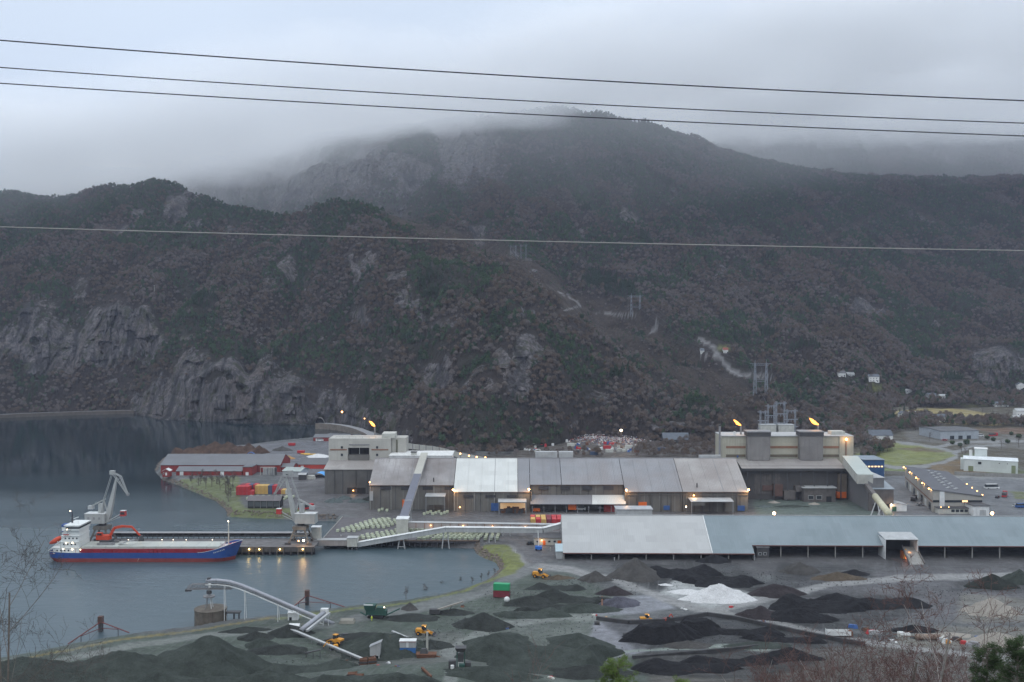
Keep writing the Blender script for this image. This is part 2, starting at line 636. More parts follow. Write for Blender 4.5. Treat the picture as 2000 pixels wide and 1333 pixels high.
# vertical buttresses and cracks in the rock, pushed along the line of sight outward or inward
uc = TX / 15 + noise(TX / 50, TZ / 60) * 1.6
ic = np.floor(uc).astype(int)
hsh = _perm[(_perm[ic & 255] + np.floor(TZ / 38 + _perm[ic & 255] * .11).astype(int)) & 255] / 255.0
uc2 = TX / 6.5 + noise(TX / 20, TZ / 30) * 1.2
ic2 = np.floor(uc2).astype(int)
hsh2 = _perm[(_perm[ic2 & 255] + np.floor(TZ / 15 + _perm[ic2 & 255] * .3).astype(int)) & 255] / 255.0
cn1 = np.abs(noise(TX / 34 + noise(TX / 60, TZ / 45) * .5, TZ / 240 + 4))
cn2 = np.abs(noise(TX / 13 + noise(TX / 30 + 5, TZ / 25) * .5, TZ / 110 + 9))
crack = np.maximum(sstep(.14, .02, cn1), .75 * sstep(.13, .02, cn2)) * sstep(-.25, .15, fbm(TX / 50 + 70, TZ / 50, 3) + .12)
push = -rk * (np.minimum(cn1, .3) * 12 + hsh * 11 + hsh2 * 5.5 - 8)
TX2 = TX + (TX / TY) * push
TY2 = TY + push
# clearings (felled strip under the power line, hill roads, fields, gardens), in picture pixels on the slope
CLEAR = [([(770, 424), (900, 468), (1000, 505), (1080, 560), (1160, 620), (1260, 690), (1400, 775), (1500, 830)], 22),
         ([(1130, 585), (1230, 625), (1330, 690), (1480, 790)], 16), ([(1090, 612), (1240, 612)], 10), ([(1560, 490), (1760, 400), (1840, 440)], 7)]
HROADS = [([(1366, 664), (1392, 676), (1400, 690), (1413, 706), (1428, 725), (1445, 732), (1475, 735), (1505, 738)], 4.4),
          ([(1362, 692), (1402, 697)], 1.8), ([(1103, 607), (1133, 598), (1128, 590), (1090, 570)], 1.3), ([(1165, 612), (1240, 617)], 1.6),
          ([(1278, 627), (1285, 636), (1280, 646), (1268, 652)], 1.4)]
FIELDS = [([(1740, 806), (1800, 800), (1860, 799), (1905, 804), (1960, 816), (1990, 824), (1940, 832), (1860, 830), (1800, 822), (1750, 818)], (0.27, 0.22, 0.09)),
          ([(1690, 752), (1740, 752), (1760, 760), (1700, 764)], (0.14, 0.15, 0.06)), ([(1830, 782), (1900, 776), (1960, 790), (1900, 796)], (0.12, 0.12, 0.06)),
          ([(1400, 676), (1425, 674), (1426, 684), (1404, 686)], (0.16, 0.17, 0.07)), ([(1990, 780), (2090, 784), (2090, 800), (1980, 796)], (0.15, 0.15, 0.07))]
TROWF = yimg(TZ, TY)
clear = np.zeros_like(TZ)
for pts, w_ in CLEAR:
    clear = np.maximum(clear, sstep(w_, w_ * 0.5, segdist(TPX, TROWF * 1.0, pts) + fbm(TX / 30, TY / 30, 4) * w_ * 1.3))
road = np.zeros_like(TZ)
roadfree = np.zeros_like(TZ)
for pts, w_ in HROADS:
    rd_ = segdist(TPX, TROWF, pts)
    road = np.maximum(road, sstep(w_ + .6, w_ * .7, rd_))
    roadfree = np.maximum(roadfree, sstep(w_ + 11, w_ + 7, segdist(TPX, TROWF - 6, pts)))
pine = sstep(-0.12, 0.30, fbm(TX / 110 + 31, TY / 110, 4) + 0.22 * sstep(200, 420, TZ) + 0.25 * np.clip(1 - np.abs(TROW - 400) / 90, 0, 1) * (TPX < 900))
for a, b, wx, wy in ((300, 370, 130, 24), (60, 385, 90, 16), (660, 410, 80, 30), (440, 660, 90, 26), (560, 720, 60, 20), (800, 640, 120, 30), (870, 540, 110, 40), (1190, 235, 130, 30), (680, 700, 60, 30), (1000, 620, 70, 25), (1100, 450, 120, 18), (1450, 400, 160, 30), (1750, 420, 200, 40), (1350, 780, 70, 30), (950, 690, 60, 30), (100, 560, 90, 20), (1200, 330, 90, 30)):
    pine = np.maximum(pine, np.clip(1.3 - ((wpx - a) / wx) ** 2 - ((wrow - b) / wy) ** 2, 0, .9))
floorc = np.array([0.050, 0.040, 0.036]) + fbm(TX / 40, TY / 40, 3)[..., None] * np.array([0.012, 0.010, 0.008])
floorc = floorc * (1 - 0.35 * pine[..., None]) + np.array([0.03, 0.045, 0.025]) * 0.35 * pine[..., None]
cc = np.array([0.066, 0.052, 0.042])
floorc = floorc * (1 - clear[..., None]) + cc * clear[..., None] * (1 + .4 * fbm(TX / 16, TY / 16, 3)[..., None])
fld = np.zeros_like(TZ)
for poly, c_ in FIELDS:
    m_ = sstep(-3, 1.5, sdpoly(TPX, TROWF, poly))
    fld = np.maximum(fld, m_)
    floorc = floorc * (1 - m_[..., None]) + np.array(c_) * m_[..., None]
floorc = floorc * .8
floorc = floorc * (1 - road[..., None]) + np.array([0.20, 0.195, 0.195]) * road[..., None]
rk = rk * (1 - road) * (1 - fld)

w = N('hill_material', 0.92, spec=0.15)
v = w.coord(kind='Object')
at = w.n('Attribute', attribute_name='ground')
ar = w.n('Attribute', attribute_name='rock')
gr1 = w.noise(v, 0.12, 6, 0.65, 0.7, 1.35)
soil = w.scale(at.outputs['Color'], gr1)
st = w.noise(w.coord((0.16, 0.16, 0.022)), 1.0, 7, 0.68, 0, 1, 0.32, 0.68)
rc = w.mixc(st, (0.050, 0.049, 0.053), (0.205, 0.188, 0.19))
rc = w.mixc(w.noise(w.coord((0.05, 0.05, 0.03)), 1.0, 5, 0.6, 0, .55, 0.5, 0.7), rc, (0.15, 0.115, 0.095))
cr2 = w.noise(w.coord((0.5, 0.5, 0.06)), 1.0, 4, 0.6, 0.45, 1.15, 0.35, 0.6)
rc = w.scale(rc, cr2)
mo = w.noise(v, 0.09, 5, 0.6, 0, 1, 0.52, 0.62)
rc = w.mixc(w.range(mo, 0, 1, 0, 0.8), rc, (0.05, 0.055, 0.03))
fac = w.n('Math', operation='ADD')
w.l(ar.outputs['Fac'], fac.inputs[0])
w.l(w.noise(v, 0.14, 5, 0.7, -0.4, 0.4), fac.inputs[1])
fac2 = w.range(fac.outputs[0], 0.42, 0.56, 0, 1)
ac = w.n('Attribute', attribute_name='crack')
rc = w.mixc(w.range(ac.outputs['Fac'], 0, 1, 0, .82), rc, (0.022, 0.022, 0.026))
hc = w.mixc(fac2, soil, rc)
w.bump(w.noise(w.coord((0.3, 0.3, 0.08)), 1.0, 6, 0.7), 0.9, 3.0)
HILLMAT = w.out(hc)
hill = grid_mesh('hillside', TX2, TY2, TZ, HILLMAT, {'ground': floorc, 'rock': rk, 'crack': crack}, smooth=False)
tag(hill, 'rocky wooded mountainside rising behind the plant into cloud', kind='structure')

# ------------------------------------------------------------------ the flat land, shore and yard
SHORE = [(-300, 1335), (-100, 1305), (0, 1287), (60, 1277), (130, 1262), (200, 1249), (290, 1235), (375, 1226), (440, 1214), (540, 1203), (620, 1194), (680, 1186),
         (760, 1178), (840, 1166), (900, 1152), (940, 1136), (965, 1122), (980, 1106), (968, 1092), (948, 1084), (932, 1076), (930, 1066),
         (800, 1060), (640, 1060), (626, 1054), (668, 1018), (655, 1013), (600, 1012), (540, 1008), (480, 1006), (447, 1004), (445, 992), (425, 975), (385, 958), (345, 942), (318, 932),
         (305, 918), (310, 905), (322, 892), (345, 884), (430, 874), (480, 871), (540, 863), (612, 856), (640, 848), (700, 850), (780, 870), (2600, 880), (2600, 1900), (-300, 1900)]
SH = [G(x, y, 1.5)[:2] for x, y in SHORE[:-4]] + [(-60, 1250), (1500, 1300), (1500, 100), (-420, 100)]
# the far edge of the land is hidden beneath the hills
DR = np.exp(np.linspace(math.log(205), math.log(1400), 470))
GPX = np.linspace(-300, 2320, 655)
gD, gP = np.meshgrid(DR, GPX, indexing='ij')
gX, gY = (gP - 1000) / F * gD, gD
sd = sdpoly(gX, gY, SH)
GROW = yimg(3.0, gY)
MOUNDS = []          # broad swells of the yard: px, row, radius x, radius y, height


def swell(x, y):
    h = 0.35 * fbm(x / 22, y / 22, 3)
    for a, b, rx, ry, hh in MOUNDS_W:
        d = np.sqrt(((x - a) / rx) ** 2 + ((y - b) / ry) ** 2)
        h = h + hh * (1 - sstep(0, 1, d))
    return h


MOUNDS_W = [(*G(a, b)[:2], rx, ry, hh) for a, b, rx, ry, hh in (
    (820, 1330, 60, 26, 3.5), (1260, 1290, 30, 12, 1.6), (1050, 1170, 26, 16, 1.5), (560, 1245, 40, 18, 1.6), (1180, 1140, 30, 12, 1.2), (700, 1290, 30, 16, -1.2), (1500, 1330, 70, 24, 2.0))]


def land_z(x, y):
    s = sdpoly(x, y, SH)
    yard = sstep(0, 1, np.clip((470 - y) / 60, 0, 1)) * sstep(4, 18, s)
    z = -4 + 4.0 * sstep(-7, 0, s) + 3.0 * sstep(-1.0, 4.0, s) + 0.35 * fbm(x / 5, y / 5, 2) * sstep(-6, -1, s) * sstep(7, 2, s)
    return z + yard * swell(x, y)


def gz(x, y):
    return float(land_z(np.array([x]), np.array([y]))[0])


def GG(px, py):
    """point on the ground seen at a pixel"""
    p = G(px, py, 3.0)
    for _ in range(3):
        p = G(px, py, gz(p.x, p.y))
    return p


gZ = land_z(gX, gY)
base = np.zeros(gX.shape + (3,)) + np.array([0.102, 0.103, 0.108])
nn = fbm(gX / 30, gY / 30, 4)[..., None]
n2 = fbm(gX / 9 + 5, gY / 9, 3)[..., None]
base = base * (1 + 0.28 * nn)
jit = fbm(gX / 12 + 50, gY / 12, 3)
jpx, jrow = gP + jit * 9, GROW + fbm(gX / 12 - 20, gY / 12, 3) * 3.0


def paint_area(poly, c, soft=3.0, k=1.0, n=0.25):
    global base
    m = (sstep(-soft, soft, sdpoly(jpx, jrow * 2.0, [(x, y * 2.0) for x, y in poly])) * k)[..., None]
    base = base * (1 - m) + (np.array(c) * (1 + n * nn + 0.25 * n2)) * m


def paint_line(pts, c, wd, k=1.0):
    global base
    d = segdist(jpx, jrow * 2.2, [(x, y * 2.2) for x, y in pts])
    m = (sstep(wd * 1.15, wd * 0.75, d) * k)[..., None]
    base = base * (1 - m) + np.array(c) * (1 + 0.12 * nn) * m


GREEN = (0.072, 0.088, 0.074)
GRASS = (0.125, 0.14, 0.052)
# greenish slag yard in front
paint_area([(-300, 1245), (330, 1238), (600, 1195), (940, 1150), (1030, 1120), (1110, 1115), (1180, 1150), (1220, 1200), (1170, 1225), (1260, 1290), (1400, 1340), (1500, 1400), (-300, 1500)], GREEN, 14, .95)
paint_area([(980, 1215), (1120, 1200), (1180, 1230), (1240, 1290), (1100, 1340), (930, 1320), (900, 1270)], (0.125, 0.135, 0.125), 10, .7)
paint_area([(640, 1240), (900, 1235), (960, 1290), (820, 1320), (640, 1290)], (0.125, 0.122, 0.120), 10, .6)
# blueish wet concrete, dark coal floors
paint_area([(1165, 1215), (1330, 1205), (1420, 1200), (1500, 1240), (1330, 1270), (1160, 1300), (1150, 1250)], (0.23, 0.225, 0.26), 6, .95)
paint_area([(1130, 1180), (1290, 1160), (1320, 1190), (1170, 1205)], (0.24, 0.24, 0.275), 6, .9)
paint_area([(1085, 1090), (2300, 1090), (2300, 1125), (1500, 1125), (1160, 1108)], (0.085, 0.08, 0.086), 6, .85)
paint_area([(1550, 1120), (2300, 1110), (2300, 1215), (1650, 1215), (1480, 1165)], (0.105, 0.098, 0.108), 8, .8)
paint_area([(1290, 1200), (1500, 1195), (1720, 1250), (1660, 1290), (1260, 1285)], (0.05, 0.052, 0.055), 8, .8)
paint_area([(1250, 1285), (1700, 1260), (2000, 1250), (2300, 1260), (2300, 1420), (1300, 1420)], (0.085, 0.075, 0.068), 10, .9)
for poly in ([(1268, 1152), (1290, 1105), (1340, 1092), (1440, 1100), (1490, 1135), (1480, 1160), (1400, 1150)], [(1515, 1232), (1540, 1170), (1610, 1155), (1780, 1165), (1800, 1195), (1700, 1225), (1600, 1240)],
             [(1180, 1215), (1300, 1218), (1400, 1206), (1500, 1228), (1680, 1262), (1600, 1268), (1380, 1262), (1240, 1270)], [(1230, 1325), (1260, 1285), (1440, 1268), (1560, 1275), (1600, 1300), (1500, 1345)],
             [(1450, 1170), (1480, 1140), (1560, 1140), (1580, 1165)], [(1440, 1212), (1460, 1190), (1530, 1188), (1545, 1210)], [(1860, 1155), (1890, 1120), (2010, 1120), (2020, 1160)], [(1180, 1145), (1200, 1100), (1290, 1100), (1300, 1145)],
             [(1500, 1150), (1530, 1100), (1700, 1105), (1720, 1135), (1620, 1145)]):
    paint_area(poly, (0.030, 0.030, 0.032), 9, .75)
paint_area([(1290, 1160), (1320, 1130), (1480, 1160), (1490, 1180), (1390, 1192)], (0.42, 0.42, 0.43), 6, .7)
for poly in ([(1875, 1215), (1880, 1160), (2010, 1170), (2020, 1215)], [(1700, 1262), (1840, 1225), (2020, 1225), (2020, 1268)]):
    paint_area(poly, (0.20, 0.185, 0.165), 8, .7)
# pale tracks
paint_line([(1000, 1060), (1035, 1105), (1110, 1112), (1180, 1130), (1260, 1155), (1330, 1180), (1390, 1195), (1500, 1170), (1640, 1140), (1760, 1130), (2100, 1120)], (0.27, 0.26, 0.268), 13, .9)
paint_line([(1400, 1195), (1520, 1218), (1640, 1245), (1800, 1268), (2100, 1300)], (0.26, 0.25, 0.255), 11, .85)
paint_line([(1150, 1285), (1300, 1268), (1420, 1262), (1500, 1268)], (0.25, 0.28, 0.26), 9, .8)
paint_line([(880, 1345), (900, 1310), (870, 1275), (960, 1225), (1100, 1205), (1180, 1208)], (0.21, 0.215, 0.21), 15, .75)
paint_line([(1035, 1105), (960, 1155), (850, 1180), (690, 1210)], (0.175, 0.175, 0.18), 17, .7)
paint_line([(640, 1225), (560, 1240), (380, 1245), (250, 1262), (60, 1300)], (0.20, 0.205, 0.20), 12, .7)
# plant yard: asphalt
paint_area([(630, 1000), (1470, 1000), (1720, 1008), (2200, 1010), (2200, 1090), (1080, 1092), (1035, 1105), (1000, 1065), (930, 1060), (630, 1062), (600, 1010)], (0.125, 0.118, 0.126), 4, .95)
paint_area([(1700, 930), (2300, 935), (2300, 1040), (1740, 1040)], (0.15, 0.15, 0.165), 4, .95)
paint_area([(640, 985), (740, 980), (740, 1002), (640, 1010)], (0.14, 0.17, 0.165), 5, .7)
paint_area([(1470, 970), (1700, 960), (1720, 1008), (1480, 1006)], (0.12, 0.15, 0.135), 6, .8)
# log yard and harbour point
paint_area([(420, 872), (760, 850), (760, 925), (330, 925), (330, 885)], (0.135, 0.132, 0.15), 4, .95)
paint_area([(545, 925), (760, 925), (740, 1005), (545, 1010)], (0.118, 0.11, 0.118), 4, .95)
# grass
paint_area([(340, 936), (465, 932), (470, 960), (462, 975), (478, 992), (590, 994), (598, 1004), (447, 1002), (440, 985), (400, 962)], GRASS, 2.5, .95)
paint_line([(330, 945), (390, 968), (445, 1003), (600, 1010), (655, 1012)], (0.15, 0.125, 0.105), 5, .85)
paint_area([(932, 1064), (990, 1066), (1014, 1085), (1022, 1102), (1010, 1118), (960, 1135), (975, 1122), (985, 1105), (970, 1086), (936, 1074)], (0.165, 0.175, 0.058), 2.5, 1)
paint_line([(932, 1070), (960, 1087), (981, 1105), (968, 1120)], (0.15, 0.125, 0.11), 4.5, .9)
paint_line([(965, 1130), (900, 1156), (840, 1171), (760, 1182), (680, 1190), (540, 1209)], (0.15, 0.16, 0.06), 4.0, .95)
paint_line([(530, 1207), (380, 1232), (200, 1254), (60, 1283), (-100, 1310)], (0.19, 0.155, 0.07), 4.0, .95)
# valley on the right
paint_area([(1600, 870), (1690, 790), (2400, 780), (2400, 935), (1700, 930)], (0.085, 0.072, 0.050), 4, 1)
paint_area([(1735, 804), (1800, 799), (1860, 798), (1905, 803), (1960, 814), (1992, 826), (1940, 832), (1860, 829), (1800, 820), (1750, 817)], (0.30, 0.235, 0.10), 1.5, 1)
paint_area([(1900, 838), (2000, 836), (2100, 842), (2100, 850), (1960, 848)], (0.15, 0.085, 0.055), 1.5, .8)
paint_area([(1990, 800), (2100, 800), (2100, 812), (2000, 812)], (0.14, 0.15, 0.06), 1.5, .9)
paint_area([(1690, 880), (1730, 865), (1800, 867), (1860, 880), (1868, 892), (1820, 905), (1760, 912), (1690, 902), (1670, 890)], (0.19, 0.20, 0.068), 3, 1)
paint_area([(1752, 876), (1800, 874), (1850, 882), (1840, 884), (1790, 882)], (0.13, 0.085, 0.055), 2, .8)
paint_area([(1725, 915), (1790, 910), (1800, 920), (1730, 922)], (0.14, 0.17, 0.06), 2, 1)
paint_area([(1830, 905), (1900, 895), (2000, 925), (1990, 932), (1800, 926)], (0.17, 0.115, 0.062), 3, .9)
paint_area([(1880, 888), (1910, 885), (2010, 922), (1990, 932), (1930, 925)], (0.11, 0.135, 0.06), 3, .8)
paint_area([(1760, 838), (1830, 842), (1920, 850), (2050, 850), (2320, 852), (2320, 900), (2010, 880), (1870, 868), (1780, 862)], (0.16, 0.15, 0.148), 3, .6)
paint_area([(1975, 960), (2100, 962), (2100, 980), (1990, 975)], (0.14, 0.15, 0.06), 2, .9)
for pts, w_ in (([(1640, 892), (1700, 905), (1760, 914), (1800, 912), (1850, 902), (1870, 893), (1866, 884), (1840, 876), (1790, 868), (1740, 862)], 6),
                ([(1700, 924), (1800, 928), (1900, 932), (2100, 936)], 4.5), ([(1830, 874), (1880, 864), (2000, 862), (2150, 860)], 6), ([(1866, 884), (1900, 872), (1960, 870)], 5)):
    paint_line(pts, (0.25, 0.245, 0.255), w_, .95)
# scrapyard and scrub at the foot of the hill
paint_area([(1000, 885), (1020, 858), (1130, 845), (1260, 850), (1420, 858), (1420, 900), (1000, 900)], (0.085, 0.068, 0.058), 5, .95)
paint_area([(700, 905), (760, 870), (880, 888), (1000, 890), (1000, 905)], (0.075, 0.06, 0.05), 4, .95)
base = np.clip(base * np.array([.78, .81, .77]), 0.010, 0.6)
w = N('ground_material', 0.62, spec=0.22)
v = w.coord(kind='Object')
at = w.n('Attribute', attribute_name='tone')
c1 = w.scale(at.outputs['Color'], w.noise(v, 0.45, 8, 0.72, 0.72, 1.3))
tr = w.noise(w.coord((0.05, 0.35, 1), rot=(0, 0, 0.5)), 1.0, 6, 0.7, 0.86, 1.14, 0.35, 0.65)
c1 = w.scale(c1, tr)
c1 = w.scale(c1, w.noise(v, 2.2, 3, 0.7, 0.78, 1.22))
for rot_, ds in ((0.25, 9.0), (-0.75, 7.0), (1.5, 8.0)):      # tyre ruts
    wv = w.n('TexWave')
    wv.inputs['Scale'].default_value = 0.085
    wv.inputs['Distortion'].default_value = ds
    wv.inputs['Detail'].default_value = 2.0
    wv.inputs['Detail Scale'].default_value = 0.35
    w.l(w.coord(rot=(0, 0, rot_)), wv.inputs['Vector'])
    rut = w.range(wv.outputs['Fac'], .86, .97, 0, 1)
    msk = w.noise(w.coord((1, 1, 1), rot=(0, 0, rot_ + 2)), .03, 3, .6, 0, .22, .46, .56)
    mm_ = w.n('Math', operation='MULTIPLY')
    w.l(rut, mm_.inputs[0])
    w.l(msk, mm_.inputs[1])
    c1 = w.mixc(mm_.outputs[0], c1, (.15, .15, .155) if rot_ > 0 else (.035, .034, .035))
vo = w.n('TexVoronoi')
vo.inputs['Scale'].default_value = .55
w.l(v, vo.inputs['Vector'])
c1 = w.mixc(w.range(vo.outputs['Distance'], .16, .10, 0, .5), c1, w.mixc(w.noise(v, .9, 1, .5, 0, 1), (.03, .03, .03), (.26, .25, .24)))
wet = w.noise(v, 0.06, 5, 0.6, 0.28, 0.85, 0.35, 0.6)
w.l(wet, w.b.inputs['Roughness'])
w.bump(w.noise(v, 0.8, 7, 0.75), 0.5, 0.35)
GROUNDMAT = w.out(c1)
ground = grid_mesh('ground', gX, gY, gZ, GROUNDMAT, {'tone': base})
tag(ground, 'grey and greenish industrial ground of the plant and its stock yard', kind='structure')
me = ground.data

# ------------------------------------------------------------------ the fjord
w = N('water_material', 0.13, spec=0.5)
w.b.inputs['IOR'].default_value = 1.45
v = w.coord(kind='Object')
h1 = w.noise(w.coord((0.10, 0.35, 1)), 1.0, 5, 0.6)
wind = w.noise(w.coord((0.004, 0.009, 1)), 1.0, 4, 0.6, 0.10, 0.40, 0.4, 0.62)
sy_ = w.n('SeparateXYZ')
w.l(w.coord(), sy_.inputs[0])
ruf = w.n('Math', operation='ADD')
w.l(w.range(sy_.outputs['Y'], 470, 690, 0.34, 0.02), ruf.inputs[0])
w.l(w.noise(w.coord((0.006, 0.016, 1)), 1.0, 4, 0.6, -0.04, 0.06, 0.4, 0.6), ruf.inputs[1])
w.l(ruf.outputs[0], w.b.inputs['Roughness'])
bmp = w.n('Bump')
wpos = w.n('SeparateXYZ')
w.l(w.coord(), wpos.inputs[0])
bmp.inputs['Distance'].default_value = 0.5
wst = w.n('Math', operation='MULTIPLY')
w.l(wind, wst.inputs[0])
w.l(w.range(wpos.outputs['Y'], 560, 740, 1, .12), wst.inputs[1])
w.l(wst.outputs[0], bmp.inputs['Strength'])
w.l(h1, bmp.inputs['Height'])
w.l(bmp.outputs[0], w.b.inputs['Normal'])
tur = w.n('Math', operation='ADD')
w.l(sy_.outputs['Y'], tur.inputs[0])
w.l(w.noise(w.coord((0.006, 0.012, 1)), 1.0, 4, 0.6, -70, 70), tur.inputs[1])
WATERMAT = w.out(w.mixc(w.range(tur.outputs[0], 440, 760, 1, 0), (0.003, 0.014, 0.019), (0.052, 0.080, 0.094)))  # nearer water painted paler, imitating the sky's reflection in its base colour
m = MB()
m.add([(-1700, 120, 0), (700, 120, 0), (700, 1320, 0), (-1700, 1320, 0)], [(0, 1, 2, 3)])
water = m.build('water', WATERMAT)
tag(water, 'calm dark green-grey fjord water', kind='structure')
m = MB()
m.add([(-1900, 100, -9), (1900, 100, -9), (1900, 3900, -9), (-1900, 3900, -9)], [(0, 1, 2, 3)])
bed = m.build('seabed', paint('seabed_material', (0.03, 0.035, 0.03)))
tag(bed, 'dark bed of the fjord', kind='structure')

# ------------------------------------------------------------------ air
HZ = N('haze_material')
HZ.t.nodes.remove(HZ.b)
pv = HZ.t.nodes.new('ShaderNodeVolumePrincipled')
pv.inputs['Color'].default_value = (0.72, 0.79, 1.0, 1)
pv.inputs['Density'].default_value = 0.000062
pv.inputs['Anisotropy'].default_value = 0.0
HZ.t.links.new(pv.outputs[0], HZ.t.nodes['Material Output'].inputs['Volume'])
m = MB()
m.b6(-2600, 2600, -60, 3950, -10.5, 860)
haze = m.build('haze', HZ.m)
tag(haze, 'thin bluish winter haze over the fjord', kind='stuff')

CL = N('cloud_material')
CL.t.nodes.remove(CL.b)
pv = CL.t.nodes.new('ShaderNodeVolumePrincipled')
pv.inputs['Color'].default_value = (0.992, 0.996, 1.0, 1)
pv.inputs['Anisotropy'].default_value = 0.0
cv = CL.coord(kind='Object')
sp = CL.n('SeparateXYZ')
CL.l(cv, sp.inputs[0])
nzc = CL.noise(CL.coord((0.0035, 0.0035, 0.008)), 1.0, 3, 0.5, -38, 38, 0.3, 0.7)
def mth(op, a, b):
    q = CL.n('Math', operation=op)
    for i, c in ((0, a), (1, b)):
        if isinstance(c, (int, float)):
            q.inputs[i].default_value = c
        else:
            CL.l(c, q.inputs[i])
    return q.outputs[0]
# height above the tilted cloud base
bs = mth('MINIMUM', mth('ADD', mth('MULTIPLY', sp.outputs['X'], 0.148), 479.0), 604.0)
hh = mth('ADD', mth('SUBTRACT', sp.outputs['Z'], bs), nzc)
up = CL.range(hh, -10, 90, 0, 1)
dn = CL.range(hh, 60, 150, 1, 0)
dens = mth('ADD', mth('MULTIPLY', mth('MULTIPLY', up, dn), 0.016), mth('MULTIPLY', CL.range(hh, -250, 0, 0, 1), mth('MULTIPLY', dn, 0.0009)))
CL.l(dens, pv.inputs['Density'])
CL.l(pv.outputs[0], CL.t.nodes['Material Output'].inputs['Volume'])
m = MB()
X0, X1, Y0, Y1 = -2300.0, 2100.0, 1600.0, 3700.0
zb = lambda x: 492 + 0.16 * x - 270
m.add([(x, y, zb(x) + k) for x, y in ((X0, Y0), (X1, Y0), (X1, Y1), (X0, Y1)) for k in (0, 520)],
      [(0, 2, 4, 6), (7, 5, 3, 1), (0, 1, 3, 2), (2, 3, 5, 4), (4, 5, 7, 6), (6, 7, 1, 0)])
cloud = m.build('low_cloud', CL.m)
tag(cloud, 'soft grey cloud bank lying on the mountain tops', kind='stuff')
# ------------------------------------------------------------------ woods
def tree_mat(name, cols, rough=0.9):
    w = N(name, rough, spec=0.1)
    oi = w.n('ObjectInfo')
    r = w.n('ValToRGB')
    r.color_ramp.interpolation = 'LINEAR'
    r.color_ramp.elements[0].color = (*cols[0], 1)
    r.color_ramp.elements[1].color = (*cols[-1], 1)
    for i, c in enumerate(cols[1:-1]):
        e = r.color_ramp.elements.new((i + 1) / (len(cols) - 1))
        e.color = (*c, 1)
    st_ = w.noise(oi.outputs['Location'], .012, 4, .65, -.32, .32)
    ad = w.n('Math', operation='ADD')
    ad.use_clamp = True
    w.l(w.range(oi.outputs['Random'], 0, 1, .28, .72), ad.inputs[0])
    w.l(st_, ad.inputs[1])
    w.l(ad.outputs[0], r.inputs[0])
    v = w.coord(kind='Object')
    c = w.scale(r.outputs['Color'], w.noise(v, 0.5, 3, 0.6, 0.68, 1.5))
    w.b.inputs['Subsurface Weight'].default_value = 0.0
    return w.out(c)


BARE = tree_mat('bare_twigs', [(0.060, 0.049, 0.041), (0.080, 0.064, 0.053), (0.088, 0.062, 0.045), (0.104, 0.086, 0.077), (0.118, 0.102, 0.097), (0.096, 0.085, 0.083)])
PINE = tree_mat('pine_needles', [(0.034, 0.062, 0.036), (0.052, 0.086, 0.040), (0.030, 0.054, 0.036), (0.066, 0.096, 0.043)])
SPRUCE = tree_mat('spruce_needles', [(0.018, 0.034, 0.020), (0.024, 0.042, 0.022), (0.030, 0.046, 0.024)])
BARKM = paint('bark', (0.14, 0.12, 0.105), 0.9, 0.3, 2.0)
BIRCHM = paint('birch_bark', (0.27, 0.25, 0.235), 0.85, 0.35, 3.0, dirt=0.55, dirtc=(0.05, 0.045, 0.04))


def rvec(r=random):
    z = r.uniform(-1, 1)
    t = r.uniform(0, 2 * math.pi)
    s = math.sqrt(1 - z * z)
    return Vector((s * math.cos(t), s * math.sin(t), z))


def crown_bare(m, h, wd, n, size, seed):
    """fan of fine twigs over a rounded crown"""
    r = random.Random(seed)
    for _ in range(n):
        d = rvec(r)
        d.z = abs(d.z) * 1.1 - 0.35
        k = r.uniform(0.35, 1.0) ** 0.5
        p = Vector((d.x * wd * k, d.y * wd * k, h * 0.62 + d.z * h * 0.38 * k))
        o = Vector((p.x * 0.4, p.y * 0.4, p.z - h * 0.16))
        g = ((p - o).normalized() + rvec(r) * .35).normalized()
        s = g.cross(rvec(r)).normalized()
        q = g.cross(s)
        L = size * r.uniform(0.5, 1.1)
        ww = size * r.uniform(0.18, 0.42)
        m.add([p - q * L - s * ww * .3, p - q * L * .3 + s * ww, p + q * L], [(0, 1, 2)])


def crown_leaf(m, cen, rad, n, size, seed, flat=0.0):
    r = random.Random(seed)
    for _ in range(n):
        d = rvec(r)
        k = r.uniform(0.5, 1.0)
        p = Vector((cen[0] + d.x * rad[0] * k, cen[1] + d.y * rad[1] * k, cen[2] + d.z * rad[2] * k))
        nrm = (d + rvec(r) * 0.8 + Vector((0, 0, 0.5))).normalized()
        u = nrm.orthogonal().normalized()
        vv = nrm.cross(u)
        a = r.uniform(0, 6.28)
        u, vv = u * math.cos(a) + vv * math.sin(a), vv * math.cos(a) - u * math.sin(a)
        s = size * r.uniform(0.6, 1.3)
        m.add([p - u * s, p + vv * s * .7, p + u * s, p - vv * s * .7], [(0, 1, 2, 3)])


def two_mat(name, m1, mat1, m2, mat2):
    """a forest tree small enough to be one mesh"""
    n1 = len(m1.f)
    m1.add(m2.v, m2.f)
    o = m1.build(name, mat1, fix=False)
    o.data.materials.append(mat2)
    idx = np.zeros(len(m1.f), np.int32)
    idx[n1:] = 1
    o.data.polygons.foreach_set('material_index', idx)
    return o


